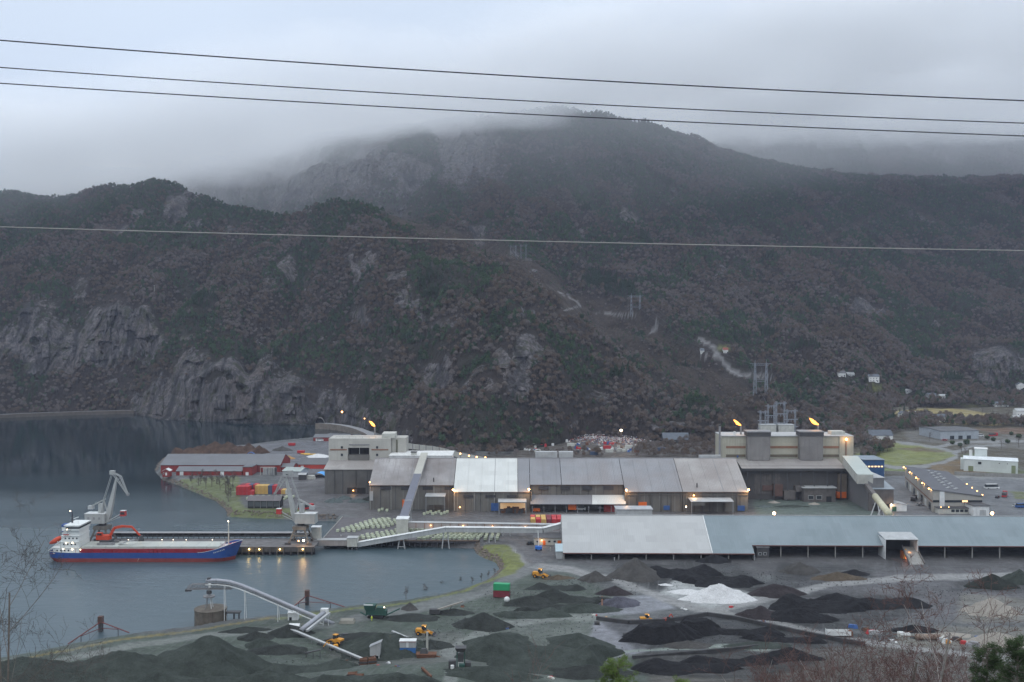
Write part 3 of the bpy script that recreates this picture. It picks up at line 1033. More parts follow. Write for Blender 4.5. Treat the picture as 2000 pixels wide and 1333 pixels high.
FOREST_PROTOS = []
pc = bpy.data.collections.new('woodland_sources')
for i in range(4):
    h, wd = (10, 12, 9, 13)[i], (3.1, 3.5, 3.3, 3.8)[i]
    a = MB()
    crown_bare(a, h, wd, 230, 1.3, i)
    b = MB()
    b.tube((0, 0, -1), (0.2, 0, h * .9), .2, 4, .05, False)
    for k in range(4):
        t = k * 1.7 + i
        b.tube((0.1, 0, h * .35), (math.cos(t) * wd * .6, math.sin(t) * wd * .6, h * .8), .07, 3, .02, False)
    FOREST_PROTOS.append(two_mat('bare_tree_source', a, BARE, b, BARKM))
for i in range(3):
    h = (10, 12, 9)[i]
    a = MB()
    r = random.Random(i + 30)
    for k in range(7):
        t, q = r.uniform(0, 6.28), r.uniform(0, 1)
        rr = (1 - q) * 1.5
        crown_leaf(a, (math.cos(t) * rr * 1.3, math.sin(t) * rr * 1.3, h * (.45 + .45 * q)), (2.2 - .8 * q, 2.2 - .8 * q, 1.3), 28, .65, r.random())
    b = MB()
    b.tube((0, 0, -1), (0, 0, h * .85), .2, 4, .08, False)
    FOREST_PROTOS.append(two_mat('pine_source', a, PINE, b, BARKM))
for i in range(2):
    h = (13, 15)[i]
    a = MB()
    r = random.Random(i + 60)
    for k in range(230):
        q = r.uniform(0, 1) ** .7
        t = r.uniform(0, 6.28)
        rr = (1 - q) * 2.5 * r.uniform(.7, 1.05) + .1
        z = h * (.08 + .92 * q)
        o_ = Vector((math.cos(t), math.sin(t), 0))
        s_ = Vector((-o_.y, o_.x, 0)) * (.5 * (1 - q) + .15)
        a.add([Vector((0, 0, z + .3)), o_ * rr + s_ + Vector((0, 0, z - .5)), o_ * (rr + .4) + Vector((0, 0, z - .9)), o_ * rr - s_ + Vector((0, 0, z - .5))], [(0, 1, 2, 3)])
    b = MB()
    b.tube((0, 0, -1), (0, 0, h * .8), .2, 4, .05, False)
    FOREST_PROTOS.append(two_mat('spruce_source', a, SPRUCE, b, BARKM))
for k_, o in enumerate(FOREST_PROTOS):
    COL.objects.unlink(o)
    o.name = 'woodland_source_' + chr(97 + k_)      # alphabetical, the order the instancer picks in
    pc.objects.link(o)


def scatter(name, P, idx, sc_, rot, label):
    me = bpy.data.meshes.new(name)
    n = len(P)
    me.vertices.add(n)
    me.vertices.foreach_set('co', P.astype(np.float32).ravel())
    for k, a, t in (('pick', idx.astype(np.int32), 'INT'), ('size', sc_.astype(np.float32), 'FLOAT'), ('turn', rot.astype(np.float32), 'FLOAT')):
        at = me.attributes.new(k, t, 'POINT')
        at.data.foreach_set('value', a)
    o = bpy.data.objects.new(name, me)
    COL.objects.link(o)
    ng = bpy.data.node_groups.new(name + '_nodes', 'GeometryNodeTree')
    ng.interface.new_socket('Geometry', in_out='INPUT', socket_type='NodeSocketGeometry')
    ng.interface.new_socket('Geometry', in_out='OUTPUT', socket_type='NodeSocketGeometry')
    nd = ng.nodes
    gi, go = nd.new('NodeGroupInput'), nd.new('NodeGroupOutput')
    ci = nd.new('GeometryNodeCollectionInfo')
    ci.inputs['Collection'].default_value = pc
    ci.inputs['Separate Children'].default_value = True
    ci.inputs['Reset Children'].default_value = True
    ip = nd.new('GeometryNodeInstanceOnPoints')
    ip.inputs['Pick Instance'].default_value = True

    def na(k, t):
        q = nd.new('GeometryNodeInputNamedAttribute')
        q.data_type = t
        q.inputs['Name'].default_value = k
        return q.outputs['Attribute']
    cx = nd.new('ShaderNodeCombineXYZ')
    L = ng.links.new
    L(na('turn', 'FLOAT'), cx.inputs['Z'])
    L(gi.outputs[0], ip.inputs['Points'])
    L(ci.outputs[0], ip.inputs['Instance'])
    L(na('pick', 'INT'), ip.inputs['Instance Index'])
    L(na('size', 'FLOAT'), ip.inputs['Scale'])
    L(cx.outputs[0], ip.inputs['Rotation'])
    L(ip.outputs[0], go.inputs[0])
    md = o.modifiers.new('scatter', 'NODES')
    md.node_group = ng
    return tag(o, label, kind='stuff')


def forest_points(count, density_mask, rnd):
    """sample grid cells of the hillside by their area"""
    A = np.abs((TX[1:, 1:] - TX[1:, :-1]) * (TY[1:, 1:] - TY[:-1, 1:]))
    W = A * density_mask[:-1, :-1]
    W = W.ravel() / W.sum()
    c = rnd.choice(len(W), count, p=W)
    i, j = np.divmod(c, TZ.shape[1] - 1)
    u, v_ = rnd.random(count), rnd.random(count)

    def bil(T):
        return T[i, j] * (1 - u) * (1 - v_) + T[i + 1, j] * u * (1 - v_) + T[i, j + 1] * (1 - u) * v_ + T[i + 1, j + 1] * u * v_
    return bil, i, j


vis = ((TT < 5.0) | (TT > 5.0)).astype(float)
dens = (1 - np.clip(rk * 1.25, 0, 1)) * (1 - .6 * clear) * (1 - roadfree) * (1 - np.clip(road * 1.5, 0, 1)) * (1 - fld) * (TT > .06)
dens = np.where(rk > .45, dens * .4, dens)
dens *= np.where(TT > 10, .1, 1) * np.where(TT > 9, .5, 1)
dens *= np.where(TY < 1700, 1.25, 1.0)
NT = 230000
bil, i_, j_ = forest_points(NT, dens, rng)
P = np.stack([bil(TX2), bil(TY2), bil(TZ) - .3], -1)
pn = bil(pine)
u = rng.random(NT)
is_pine = u < (0.10 + 0.8 * sstep(.35, .85, pn))
spr = sstep(.42, .5, fbm(P[:, 0] / 60 + 90, P[:, 1] / 60, 2))
ppx = P[:, 0] / P[:, 1] * F + 1000
prow = yimg(P[:, 2], P[:, 1])
for a, b, wx, wy in ((400, 590, 26, 14), (1170, 550, 36, 16), (1210, 572, 30, 14), (1570, 683, 32, 14), (1860, 745, 22, 8), (1450, 665, 20, 8)):
    spr = np.where(((ppx - a) / wx) ** 2 + ((prow - b) / wy) ** 2 < 1, 1.0, spr)
is_spruce = rng.random(NT) < spr
idx = rng.integers(0, 4, NT)
idx = np.where(is_pine, 4 + rng.integers(0, 3, NT), idx)
idx = np.where(is_spruce, 7 + rng.integers(0, 2, NT), idx)
szz = rng.uniform(.38, .86, NT) * np.where(bil(TT) > 6, 1.15, 1)
szz *= 1 - .55 * np.clip(bil(clear), 0, 1)
keep_ = np.ones(NT, bool)
for a, b, wx in ((1709, 754, 15), (1646, 740, 11), (1664, 737, 10), (1752, 757, 9), (1779, 768, 12), (1822, 776, 11), (1846, 779, 10), (1995, 761, 12), (1957, 795, 17), (1934, 792, 9), (1418, 693, 8), (1371, 692, 7)):
    keep_ &= ~((np.abs(ppx - a) < wx) & (prow > b - 6) & (prow < b + 15))
P, idx, szz = P[keep_], idx[keep_], szz[keep_]
NT = len(P)
scatter('mountain_woods', P, idx, szz, rng.uniform(0, 6.28, NT), 'mixed bare and pine woodland covering the mountainside')
# ------------------------------------------------------------------ building helpers
WALLC = sheet('grey_concrete_wall', (0.16, 0.155, 0.14), pitch=2.2, dirt=.55, dirtc=(.07, .06, .055), rel=.2)
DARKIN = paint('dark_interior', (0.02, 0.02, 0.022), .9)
GLASS = paint('window_glass', (0.03, 0.036, 0.042), .15, dirt=.1)
GLASSLIT = glow('lit_window', (1.0, .55, .2), 1.6)
STEEL = paint('grey_steel', (0.22, 0.22, 0.225), .5, dirt=.4)
DSTEEL = paint('dark_steel', (0.06, 0.06, 0.063), .6, dirt=.4)
WHITEP = paint('white_paint', (0.62, 0.63, 0.62), .5, dirt=.25)
OFFW = paint('off_white_cladding', (0.44, 0.44, 0.40), .6, dirt=.3)
LGREY = paint('light_grey_cladding', (0.36, 0.37, 0.37), .6, dirt=.3)
REDW = paint('red_boards', (0.23, 0.035, 0.032), .8, dirt=.2)
ORANGE = paint('orange_door_paint', (0.65, 0.13, 0.02), .6, dirt=.15)
BLUEP = paint('blue_paint', (0.04, 0.10, 0.27), .5, dirt=.2)
DROOF = sheet('dark_roofing', (0.085, 0.088, 0.095), dirt=.2)
LAMPM = glow('sodium_lamp', (1.0, .42, .10), 9)
LAMPW = glow('white_lamp', (1.0, .80, .58), 10)
LAMPS = glow('small_sodium_lamp', (1.0, .45, .12), 8)
CONC = paint('concrete', (0.24, 0.235, 0.22), .85, dirt=.4)
for n_ in ('sodium_lamp', 'white_lamp', 'small_sodium_lamp', 'lit_window'):
    MATS[n_].cycles.emission_sampling = 'NONE'


def fy(px0, px1, ytop, ybase, depth, z0=3.0):
    """footprint from the picture: front wall base row gives the distance"""
    Y = G(1000, ybase, z0).y
    return [Q(px0, ybase, Y).x, Q(px1, ybase, Y).x, Y, Y + depth, z0, float(zof(ytop, Y))]


def sball(m, c, r, n=6):
    for i in range(n // 2):
        pass
    pts = []
    for i in range(5):
        a = math.pi * i / 4
        for j in range(n):
            b = 2 * math.pi * j / n
            pts.append((c[0] + r * math.sin(a) * math.cos(b), c[1] + r * math.sin(a) * math.sin(b), c[2] + r * math.cos(a)))
    return m.grid(pts, 5, n, True)


def lamp_at(p, label, strength=0.0, r=0.45, mat=None, group=None, pole=None, facing=(0, -1, 0), col=(1, .55, .22), power=None, radius=.4):
    """a lamp: bracket or pole, head and a real light"""
    t = empty('street_lamp' if pole else 'wall_lamp', (p[0], p[1], p[2]), label, 'lamp', group)
    sball(MB(), (0, 0, 0), r).build('lamp_head', mat or LAMPM, t, True)
    m = MB()
    if pole:
        m.tube((0, .3, -pole), (0, .3, .2), .16, 6, .1)
        m.tube((0, .3, .2), (0, -.1, .3), .1, 5)
        m.build('pole', STEEL, t)
    else:
        m.bar((0, .1, .15), (0, 1.0, .3), .2, .2)
        m.build('bracket', STEEL, t)
    if power:
        ld = bpy.data.lights.new('lamp_light', 'POINT')
        ld.energy = power
        ld.color = col
        ld.shadow_soft_size = radius
        lo = bpy.data.objects.new('lamp_light', ld)
        COL.objects.link(lo)
        lo.parent = t
        lo.location = (0, -r - .5, -.3)
    return t


def hut(name, label, cat, x0, x1, y0, y1, z0, z1, wall, roof, rise=1.5, ridge='x', over=.4, wins=(), doors=(), group=None, rz=0.0, winm=None, sidewins=()):
    """a building: walls, pitched or flat roof, windows and doors as parts. wins/doors: (u, v, w, h) on the front, metres from the left corner"""
    cx, cy_ = (x0 + x1) / 2, (y0 + y1) / 2
    t = empty(name, (cx, cy_, z0), label, cat, group, rz)
    w_, d_ = (x1 - x0) / 2, (y1 - y0) / 2
    h = z1 - z0
    m = MB()
    if rise <= 0:
        m.b6(-w_, w_, -d_, d_, -1, h - .02)
        m.build('wall', wall, t)
        m = MB()
        m.b6(-w_ - over, w_ + over, -d_ - over, d_ + over, h, h + .35)
        m.build('roof', roof, t)
    elif ridge == 'x':
        m.prism([(-d_, -1), (d_, -1), (d_, h), (0, h + rise), (-d_, h)], -w_, w_, 'Y')
        m.build('wall', wall, t)
        m = MB()
        k = rise / d_
        o = over
        for s in (-1, 1):
            m.slab([(-w_ - o, s * (d_ + o), h - k * o + .22), (w_ + o, s * (d_ + o), h - k * o + .22), (w_ + o, s * .02, h + rise + .22), (-w_ - o, s * .02, h + rise + .22)], .18)
        m.build('roof', roof, t)
    else:
        m.prism([(-w_, -1), (w_, -1), (w_, h), (0, h + rise), (-w_, h)], -d_, d_, 'X')
        m.build('wall', wall, t)
        m = MB()
        k = rise / w_
        o = over
        for s in (-1, 1):
            m.slab([(s * (w_ + o), -d_ - o, h - k * o + .22), (s * (w_ + o), d_ + o, h - k * o + .22), (s * .02, d_ + o, h + rise + .22), (s * .02, -d_ - o, h + rise + .22)], .18)
        m.build('roof', roof, t)
    for u, v, ww, hh in wins:
        f = MB().b6(-w_ + u, -w_ + u + ww, -d_ - .06, -d_ + .05, v, v + hh).build('window', WHITEP, t)
        MB().b6(-w_ + u + .12, -w_ + u + ww - .12, -d_ - .1, -d_ - .03, v + .12, v + hh - .12).build('pane', winm or GLASS, f)
    for u, v, ww, hh in sidewins:
        f = MB().b6(-w_ - .06, -w_ + .05, -d_ + u, -d_ + u + ww, v, v + hh).build('window', WHITEP, t)
        MB().b6(-w_ - .1, -w_ - .03, -d_ + u + .12, -d_ + u + ww - .12, v + .12, v + hh - .12).build('pane', winm or GLASS, f)
    for d in doors:
        u, ww, hh = d[:3]
        MB().b6(-w_ + u, -w_ + u + ww, -d_ - .08, -d_ + .05, 0, hh).build('door', d[3] if len(d) > 3 else GLASS, t)
    return t


# ------------------------------------------------------------------ the long furnace hall
YF = float(G(1000, 1000).y)
YR = YF + 33.0
ZE = float(zof(960, YF))
ZR = float(zof(895, YR))


def slopept(row):
    lo, hi = 0.0, 1.0
    for _ in range(30):
        t = (lo + hi) / 2
        if yimg(ZE + (ZR - ZE) * t, YF + (YR - YF) * t) > row:
            lo = t
        else:
            hi = t
    return YF + (YR - YF) * lo, ZE + (ZR - ZE) * lo


def X_(px, Y):
    return (px - 1000) / F * Y * 1.0004


hall = empty('furnace_hall', (X_(1090, YR), YR, 3), 'long smelter hall with patchwork sheet roof in grey, white and beige', 'factory hall')
HO = Vector((X_(1090, YR), YR, 3))


def hp(mb, name, mat, smooth=False):
    return mb.build(name, mat, hall, origin=HO)


roofcols = {
    'stained': sheet('stained_grey_roof', (0.265, 0.255, 0.25), pitch=.9, dirt=.95, dirtc=(.15, .128, .12), var=.24),
    'white': sheet('new_white_roof', (0.52, 0.53, 0.505), pitch=.9, dirt=.12, var=.03),
    'mid': sheet('mid_grey_roof', (0.19, 0.193, 0.205), pitch=.9, dirt=.35, dirtc=(.2, .18, .17), var=.06),
    'pale': sheet('pale_blue_grey_roof', (0.225, 0.232, 0.245), pitch=.9, dirt=.75, dirtc=(.19, .17, .165), var=.14),
    'beige': sheet('beige_grey_roof', (0.30, 0.285, 0.27), pitch=.9, dirt=.75, dirtc=(.20, .172, .16), var=.14)}
secs = [(720, 884.5, 947, 'stained', 'weathered grey roof section with brown stains'), (885.5, 1011, 960, 'white', 'clean white roof section'),
        (1012, 1035, 960, 'mid', None), (1036, 1098, 946, 'mid', 'dark grey roof section'), (1099, 1221, 946, 'pale', 'pale blue-grey roof section'),
        (1222, 1334, 960, 'pale', None), (1335, 1463, 960, 'beige', 'beige-grey roof section at the end')]
for a, b, row, c, lab in secs:
    Ye, Ze = slopept(row)
    xa, xb = X_(a, YF), X_(b, YF)
    if a == 720:
        xa = X_(720, Ye)
    o = .5
    m = MB()
    m.slab([(xa, Ye - o, Ze - .2), (xb, Ye - o, Ze - .2), (xb, YR, ZR), (xa, YR, ZR)], .25)
    ob = hp(m, 'roof_section', roofcols[c])
    if lab:
        ob['label'] = lab
    m = MB()
    m.slab([(xa, YR + .02, ZR), (xb, YR + .02, ZR), (xb, YR + 33, ZE), (xa, YR + 33, ZE)], .25)
    hp(m, 'back_roof', roofcols[c])
    # wall below
    m = MB()
    m.b6(xa + .02, xb - .02, Ye + .3, Ye + .8, 2, Ze - .45)
    hp(m, 'wall', WALLC)
    for k in range(1, int((xb - xa) / 7.5) + 1):      # standing seams
        xk = min(xa + k * 7.5, xb - .1)
        hp(MB().bar((xk, Ye - o, Ze - .12), (xk, YR, ZR + .08), .22, .12), 'roof_seam', roofcols[c] if k % 3 else STEEL)
    for k in range(int((xb - xa) / 4.2)):
        xk = xa + 2 + k * 4.2
        hp(MB().b6(xk, xk + .25, Ye + .12, Ye + .3, 2.5, Ze - .5), 'wall_rib', (CONC, DSTEEL)[k % 2])
    MBg = MB().bar((xa, Ye - o - .12, Ze - .42), (xb, Ye - o - .12, Ze - .42), .2, .25)
    hp(MBg, 'gutter', paint('rusty_gutter', (.10, .065, .05), .8))
xl, xr = X_(720, YF + 7), X_(1463, YF)
m = MB()
m.prism([(YF + 7.8, 2), (YR + 32, 2), (YR + 32, ZE - .5), (YR, ZR - .5), (YF + 7.8, ZE + 2.6)], xl + .1, xl + .5, 'Y')
m.prism([(YF + .8, 2), (YR + 32, 2), (YR + 32, ZE - .5), (YR, ZR - .5), (YF + .8, ZE - .3)], xr - .6, xr - .1, 'Y')
m.b6(xl, xr, YR + 31.5, YR + 32, 2, ZE - .5)
hp(m, 'end_wall', WALLC)
m = MB().b6(xl, xr, YR - .3, YR + .3, ZR - .1, ZR + .18)
hp(m, 'ridge_cap', STEEL)
# windows bands, pilasters, doors on the front
DW = paint('sooty_louvre', (0.045, 0.045, 0.05), .7)


def front(px0, px1, y0, y1, Yw, mat, name, t=.3):
    zt, zb = float(zof(y0, Yw)), float(zof(y1, Yw))
    return hp(MB().b6(X_(px0, Yw), X_(px1, Yw), Yw - t, Yw + .2, zb, zt), name, mat)


Y1, Z1 = slopept(947)
for a in (743, 783, 825, 868):
    front(a, a + 20, 951, 957, Y1, DW, 'window')
for a in (905, 948, 990):
    front(a, a + 19, 967, 972, YF, DW, 'window')
for a in (1052, 1095, 1138, 1180):
    front(a, a + 19, 950, 957, Y1, DW, 'window')
for k, a in enumerate((721.5, 762, 804, 846, 886, 925, 965)):
    Yw = Y1 if a < 885 else YF
    front(a, a + 2, 947 if a < 885 else 961, 999, Yw, CONC, 'pilaster', .22)
for a in (1246, 1270, 1291, 1311, 1331, 1352, 1372, 1393, 1414, 1440):
    front(a, a + 1.6, 961, 1001, YF, paint('dark_pilaster', (.09, .085, .08)), 'pilaster', .4)
front(1224, 1462, 966, 968, YF, paint('wall_band', (.12, .11, .10)), 'wall_band', .28)
front(721, 728, 960, 978, Y1, LGREY, 'side_panel')
front(785, 797, 976, 991, Y1, ORANGE, 'door')
front(1247, 1264, 981, 994, YF, ORANGE, 'door')['label'] = 'orange roller door beside the pale roof end'
front(1297, 1309, 988, 996, YF, BLUEP, 'door')
front(1442, 1456, 988, 998, YF, BLUEP, 'door')
front(1180, 1212, 984, 1000, YF, REDW, 'red_wall_panel')
front(1110, 1126, 985, 996, YF, ORANGE, 'door')
front(1040, 1055, 993, 999, YF, ORANGE, 'door')
# recess: lean-to roof in two colours
for a, b, c in ((1036, 1156.5, 'mid'), (1157, 1223, 'white')):
    Yl = YF - 3
    m = MB().slab([(X_(a, Yl), Yl, float(zof(985, Yl))), (X_(b, Yl), Yl, float(zof(985, Yl))), (X_(b, Y1), Y1, float(zof(967, Y1))), (X_(a, Y1), Y1, float(zof(967, Y1)))], .2)
    hp(m, 'lean_to_roof', roofcols[c])
for a in (1037, 1221):
    Yl = YF
    hp(MB().b6(X_(a, Yl), X_(a + 1.5, Yl), Yl - .3, Y1 + .2, 2, ZE - .6), 'recess_wall', WALLC)
for k in range(9):
    a = 1040 + 22 * k
    hp(MB().b6(X_(a, YF - 2.6), X_(a, YF - 2.6) + .3, YF - 2.7, YF - 2.4, 2.5, float(zof(985, YF)) - .5), 'post', STEEL)
# canopies over the loading doors
for a, b, y0, y1, wallb in ((832, 871, 963, 970, 987), (973, 1028, 974, 981, None), (1345, 1428, 972, 980, None)):
    Yw = Y1 if a < 885 else YF
    Yc = Yw - 9
    zt, zb = float(zof(y0, Yw)), float(zof(y1, Yc))
    m = MB().slab([(X_(a, Yw), Yc, zb), (X_(b, Yw), Yc, zb), (X_(b, Yw), Yw - .3, zt), (X_(a, Yw), Yw - .3, zt)], .25)
    hp(m, 'canopy', LGREY)
    for px_ in (a + 1, b - 2):
        hp(MB().b6(X_(px_, Yw), X_(px_, Yw) + .5, Yc + .2, Yc + .7, 2.5, zb - .3), 'canopy_post', STEEL)
    if wallb:
        hp(MB().b6(X_(a + 1, Yw) + .6, X_(b - 2, Yw) - .1, Yc + .3, Yc + .5, float(zof(987, Yc)), zb - .35), 'canopy_screen', WALLC)
hp(MB().b6(X_(1346, YF), X_(1373, YF), YF - 8.7, YF - 8.4, float(zof(988, YF - 9)), float(zof(980.5, YF - 9))), 'canopy_screen', WALLC)
front(977, 1026, 983, 997, YF, glow('glowing_bay', (1.0, .5, .15), .28), 'open_bay')
front(959, 975, 983, 998, YF, BLUEP, 'door')['label'] = 'blue double door left of the glowing bay'
rgm = random.Random(3)
for k in range(16):       # tapping gear and ladles seen in the lit bay
    px_ = 979 + k * 2.9
    hp(MB().box((X_(px_, YF), YF - 1.5 - rgm.random() * 3, 3), (1.0 + rgm.random() * 1.4, 1.2, 1 + rgm.random() * 2.6)), 'bay_gear', (DSTEEL, paint('rusty_iron', (.13, .06, .035), .8))[k % 2])
# vents, pipes, roof boxes
for px_, row in ((844, 941), (1365, 952)):
    Yv, Zv = slopept(row)
    m = MB().tube((X_(px_, YF), Yv, Zv - 3), (X_(px_, YF), Yv, Zv + 2.2), .35, 8)
    hp(m, 'roof_vent', DSTEEL)
for a, b in ((1046, 1089), (1092, 1120)):
    hp(MB().b6(X_(a, YR), X_(b, YR), YR + 1, YR + 5, ZR - 2, float(zof(883, YR + 1))), 'roof_box', LGREY)
hp(MB().b6(X_(1366, YR + 2), X_(1408, YR + 2), YR + 1, YR + 3, ZR - 2, float(zof(890, YR))), 'roof_box', LGREY)

# ------------------------------------------------------------------ left block with the tower
YL = float(G(1000, 965).y)
t = empty('casting_hall', (X_(685, YL), YL + 12, 3), 'grey hall with dark doorway below the left tower', 'factory hall')
o_ = Vector((X_(685, YL), YL + 12, 3))
zel, zrl = float(zof(917, YL)), float(zof(896, YL + 20))
xa, xb = X_(633, YL), X_(736, YL)
MB().slab([(xa - .6, YL - .6, zel), (xb + 6, YL - .6, zel), (xb + 6, YL + 20, zrl), (xa - .6, YL + 20, zrl)], .3).build('roof', roofcols['beige'], t, origin=o_)
m = MB().prism([(YL, 2), (YL + 30, 2), (YL + 30, zrl - .5), (YL + 20, zrl - .5), (YL, zel - .5)], xa, xb, 'Y')
m.build('wall', sheet('sooty_wall', (0.155, 0.15, 0.14), pitch=3, dirt=.75, dirtc=(.05, .048, .047)), t, origin=o_)
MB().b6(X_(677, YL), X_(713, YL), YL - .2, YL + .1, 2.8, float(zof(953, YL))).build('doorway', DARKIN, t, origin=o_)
for a in (652, 668, 694, 716, 728):
    MB().b6(X_(a, YL), X_(a + 1.2, YL), YL - .25, YL - .02, 3, zel - .6).build('wall_rib', DSTEEL, t, origin=o_)
YT = YL + 17
t = empty('left_tower', (X_(703, YT), YT + 10, 10), 'pale blocky filter tower with dark recessed opening at left end', 'tower')
o_ = Vector((X_(703, YT), YT + 10, 10))
TW = sheet('tower_cladding', (0.43, 0.42, 0.38), pitch=1.6, dirt=.25, var=.04)
zt = float(zof(857, YT))
m = MB()
m.b6(X_(641, YT), X_(679, YT), YT, YT + 18, 12, zt)
m.b6(X_(720.5, YT), X_(763, YT), YT, YT + 18, 12, zt)
m.b6(X_(679, YT), X_(720.5, YT), YT + 5, YT + 18, 12, zt - .01)
m.b6(X_(679, YT), X_(720.5, YT), YT + .01, YT + 5, float(zof(875, YT)), zt - .02)
m.build('wall', TW, t, origin=o_)
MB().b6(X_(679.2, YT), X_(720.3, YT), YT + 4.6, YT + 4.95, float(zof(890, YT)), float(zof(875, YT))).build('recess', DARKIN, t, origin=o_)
MB().b6(X_(680, YT), X_(720, YT), YT - .8, YT + 4.5, float(zof(901, YT)), float(zof(889, YT))).build('hopper', WALLC, t, origin=o_)
MB().b6(X_(699, YT), X_(700, YT), YT + 4, YT + 4.4, float(zof(890, YT)), float(zof(877, YT))).build('mullion', WHITEP, t, origin=o_)
MB().b6(X_(763.5, YT), X_(792, YT), YT + 3, YT + 17, 12, float(zof(857, YT))).build('side_block', TW, t, origin=o_)
MB().b6(X_(744.5, YT), X_(770, YT), YT + 2, YT + 14, zt, float(zof(848, YT))).build('lift_house', OFFW, t, origin=o_)
MB().b6(X_(681, YT), X_(721, YT), YT - .35, YT - .02, float(zof(870, YT)), float(zof(868, YT))).build('ledge', STEEL, t, origin=o_)
BROWN = paint('brown_louvre', (0.24, 0.13, 0.085), .7)
for a, b in ((644, 677), (725, 758)):
    MB().b6(X_(a, YT), X_(b, YT), YT - .2, YT + .1, float(zof(880, YT)), float(zof(877.5, YT))).build('louvre_band', BROWN, t, origin=o_)
for a in (665, 734):
    for r_ in (872, 886.5):
        MB().b6(X_(a, YT), X_(a + 4, YT), YT - .3, YT + .1, float(zof(r_ + 4.4, YT)), float(zof(r_, YT))).build('window', GLASS, t, origin=o_)
MB().b6(X_(772, YT), X_(775, YT), YT + 2.7, YT + 3.1, 14, zt - 1).build('downpipe', paint('olive_pipe', (.10, .10, .07)), t, origin=o_)
for k in range(7):
    MB().tube((X_(655 + k * 13, YT), YT + 1, zt), (X_(655 + k * 13, YT), YT + 1, zt + 1.2), .08, 5).build('railing_post', STEEL, t, origin=o_)
MB().bar((X_(655, YT), YT + 1, zt + 1.2), (X_(733, YT), YT + 1, zt + 1.2), .1, .1).build('railing', STEEL, t, origin=o_)
# white low roof behind
Yb = YR + 30
hut('white_annex', 'low white-roofed annex behind the hall ridge', 'annex', X_(760, Yb), X_(882, Yb), Yb, Yb + 22, 12, float(zof(891, Yb)), WHITEP, paint('white_roof', (.62, .62, .60), .5), 0)
t = hut('roof_hut', 'small dark roof hut on the white annex', 'roof hut', X_(802, Yb), X_(812, Yb), Yb + 2, Yb + 5, float(zof(891, Yb)), float(zof(885, Yb)), OFFW, DSTEEL, 0)
# curved panel wall beside the bypass road
pts = [(793, 866), (806, 867.5), (819, 869), (832, 870.5), (845, 872), (858, 874), (871, 877), (884, 881), (900, 885), (916, 888), (932, 891), (950, 894)]
YW = [700, 702, 704, 706, 708, 709, 708, 704, 698, 692, 686, 680]
t = empty('barrier_wall', (X_(860, 700), 700, 3), 'long curved pale panel wall with posts behind the left tower', 'wall')
o_ = Vector((X_(860, 700), 700, 3))
for k in range(len(pts) - 1):
    a, b = Q(pts[k][0], pts[k][1], YW[k]), Q(pts[k + 1][0], pts[k + 1][1], YW[k + 1])
    hgt = 3.6
    m = MB().add([a, b, b - Vector((0, 0, hgt)), a - Vector((0, 0, hgt)), a + Vector((0, .3, 0)), b + Vector((0, .3, 0)), b + Vector((0, .3, -hgt)), a + Vector((0, .3, -hgt))],
                 [(0, 1, 2, 3), (7, 6, 5, 4), (0, 4, 5, 1), (1, 5, 6, 2), (2, 6, 7, 3), (3, 7, 4, 0)])
    m.build('panel', OFFW, t, origin=o_)
    MB().b6(a.x - .25, a.x + .25, a.y - .3, a.y + .4, 2, a.z + .1).build('post', STEEL, t, origin=o_)
    MB().add([a - Vector((0, -.5, hgt + .2)), b - Vector((0, -.5, hgt + .2)), Vector((b.x, b.y + .5, 1)), Vector((a.x, a.y + .5, 1))], [(0, 1, 2, 3)]).build('base_wall', DSTEEL, t, origin=o_)

# ------------------------------------------------------------------ right block: bay, tower, hoods
YB = float(G(1000, 976).y)
t = empty('charging_hall', (X_(1553, YB), YB, 3), 'beige-roofed hall with deep sooty open bay', 'factory hall')
o_ = Vector((X_(1553, YB), YB, 3))
ze, zr = float(zof(915, YB - 4)), float(zof(896, YB + 14))
xa, xb = X_(1450, YB - 4), X_(1655, YB - 4)
MB().slab([(xa, YB - 4, ze), (xb, YB - 4, ze), (xb, YB + 14, zr), (xa, YB + 14, zr)], .3).build('roof', roofcols['beige'], t, origin=o_)
m = MB().b6(xa, xb, YB, YB + 1, 2, ze + .8)
m.build('wall', sheet('bay_wall', (0.085, 0.082, 0.082), pitch=3.0, dirt=.5, dirtc=(.045, .035, .032)), t, origin=o_)
MB().b6(xa, xb, YB - 3.9, YB - 3.6, ze - 1.6, ze - .3).build('fascia', DSTEEL, t, origin=o_)
SOOT = paint('sooty_concrete', (0.12, 0.11, 0.105), .9, .25, dirt=.6, dirtc=(.06, .045, .04))
RUSTY = paint('rusty_panel', (0.11, 0.065, 0.055), .9, .25)
for a, b, y0, y1, mt, d in ((1475, 1508, 927, 965, SOOT, .3), (1510, 1525, 925, 955, SOOT, .5), (1510, 1528, 945, 968, RUSTY, 3), (1490, 1510, 948, 958, RUSTY, 1), (1637, 1654, 925, 972, paint('tan_panel', (.16, .13, .10)), 2),
                            (1530, 1552, 957, 974, SOOT, 4), (1552, 1570, 948, 958, SOOT, 5), (1634, 1653, 960, 972, ORANGE, 2.2)):
    MB().b6(X_(a, YB), X_(b, YB), YB - d, YB - .02, float(zof(y1, YB)), float(zof(y0, YB))).build('wall_panel', mt, t, origin=o_)
for k in range(8):
    px_ = 1458 + k * 26
    MB().b6(X_(px_, YB), X_(px_, YB) + .5, YB - 3.6, YB - 3.1, 3, ze - .5).build('column', DSTEEL, t, origin=o_)
t = hut('weigh_shed', 'low grey flat-roofed shed inside the sooty bay', 'shed', X_(1572, YB - 8), X_(1634, YB - 8), YB - 8, YB - .1, 3, float(zof(954, YB - 8)), SOOT, LGREY, 0, over=.8,
        wins=((2.5, 1.5, 3.2, 2.2), (7.2, 1.5, 3.2, 2.2)), doors=((13, 3, 3.2, DARKIN),))
Yt = YB + 15
zt = float(zof(853, Yt))
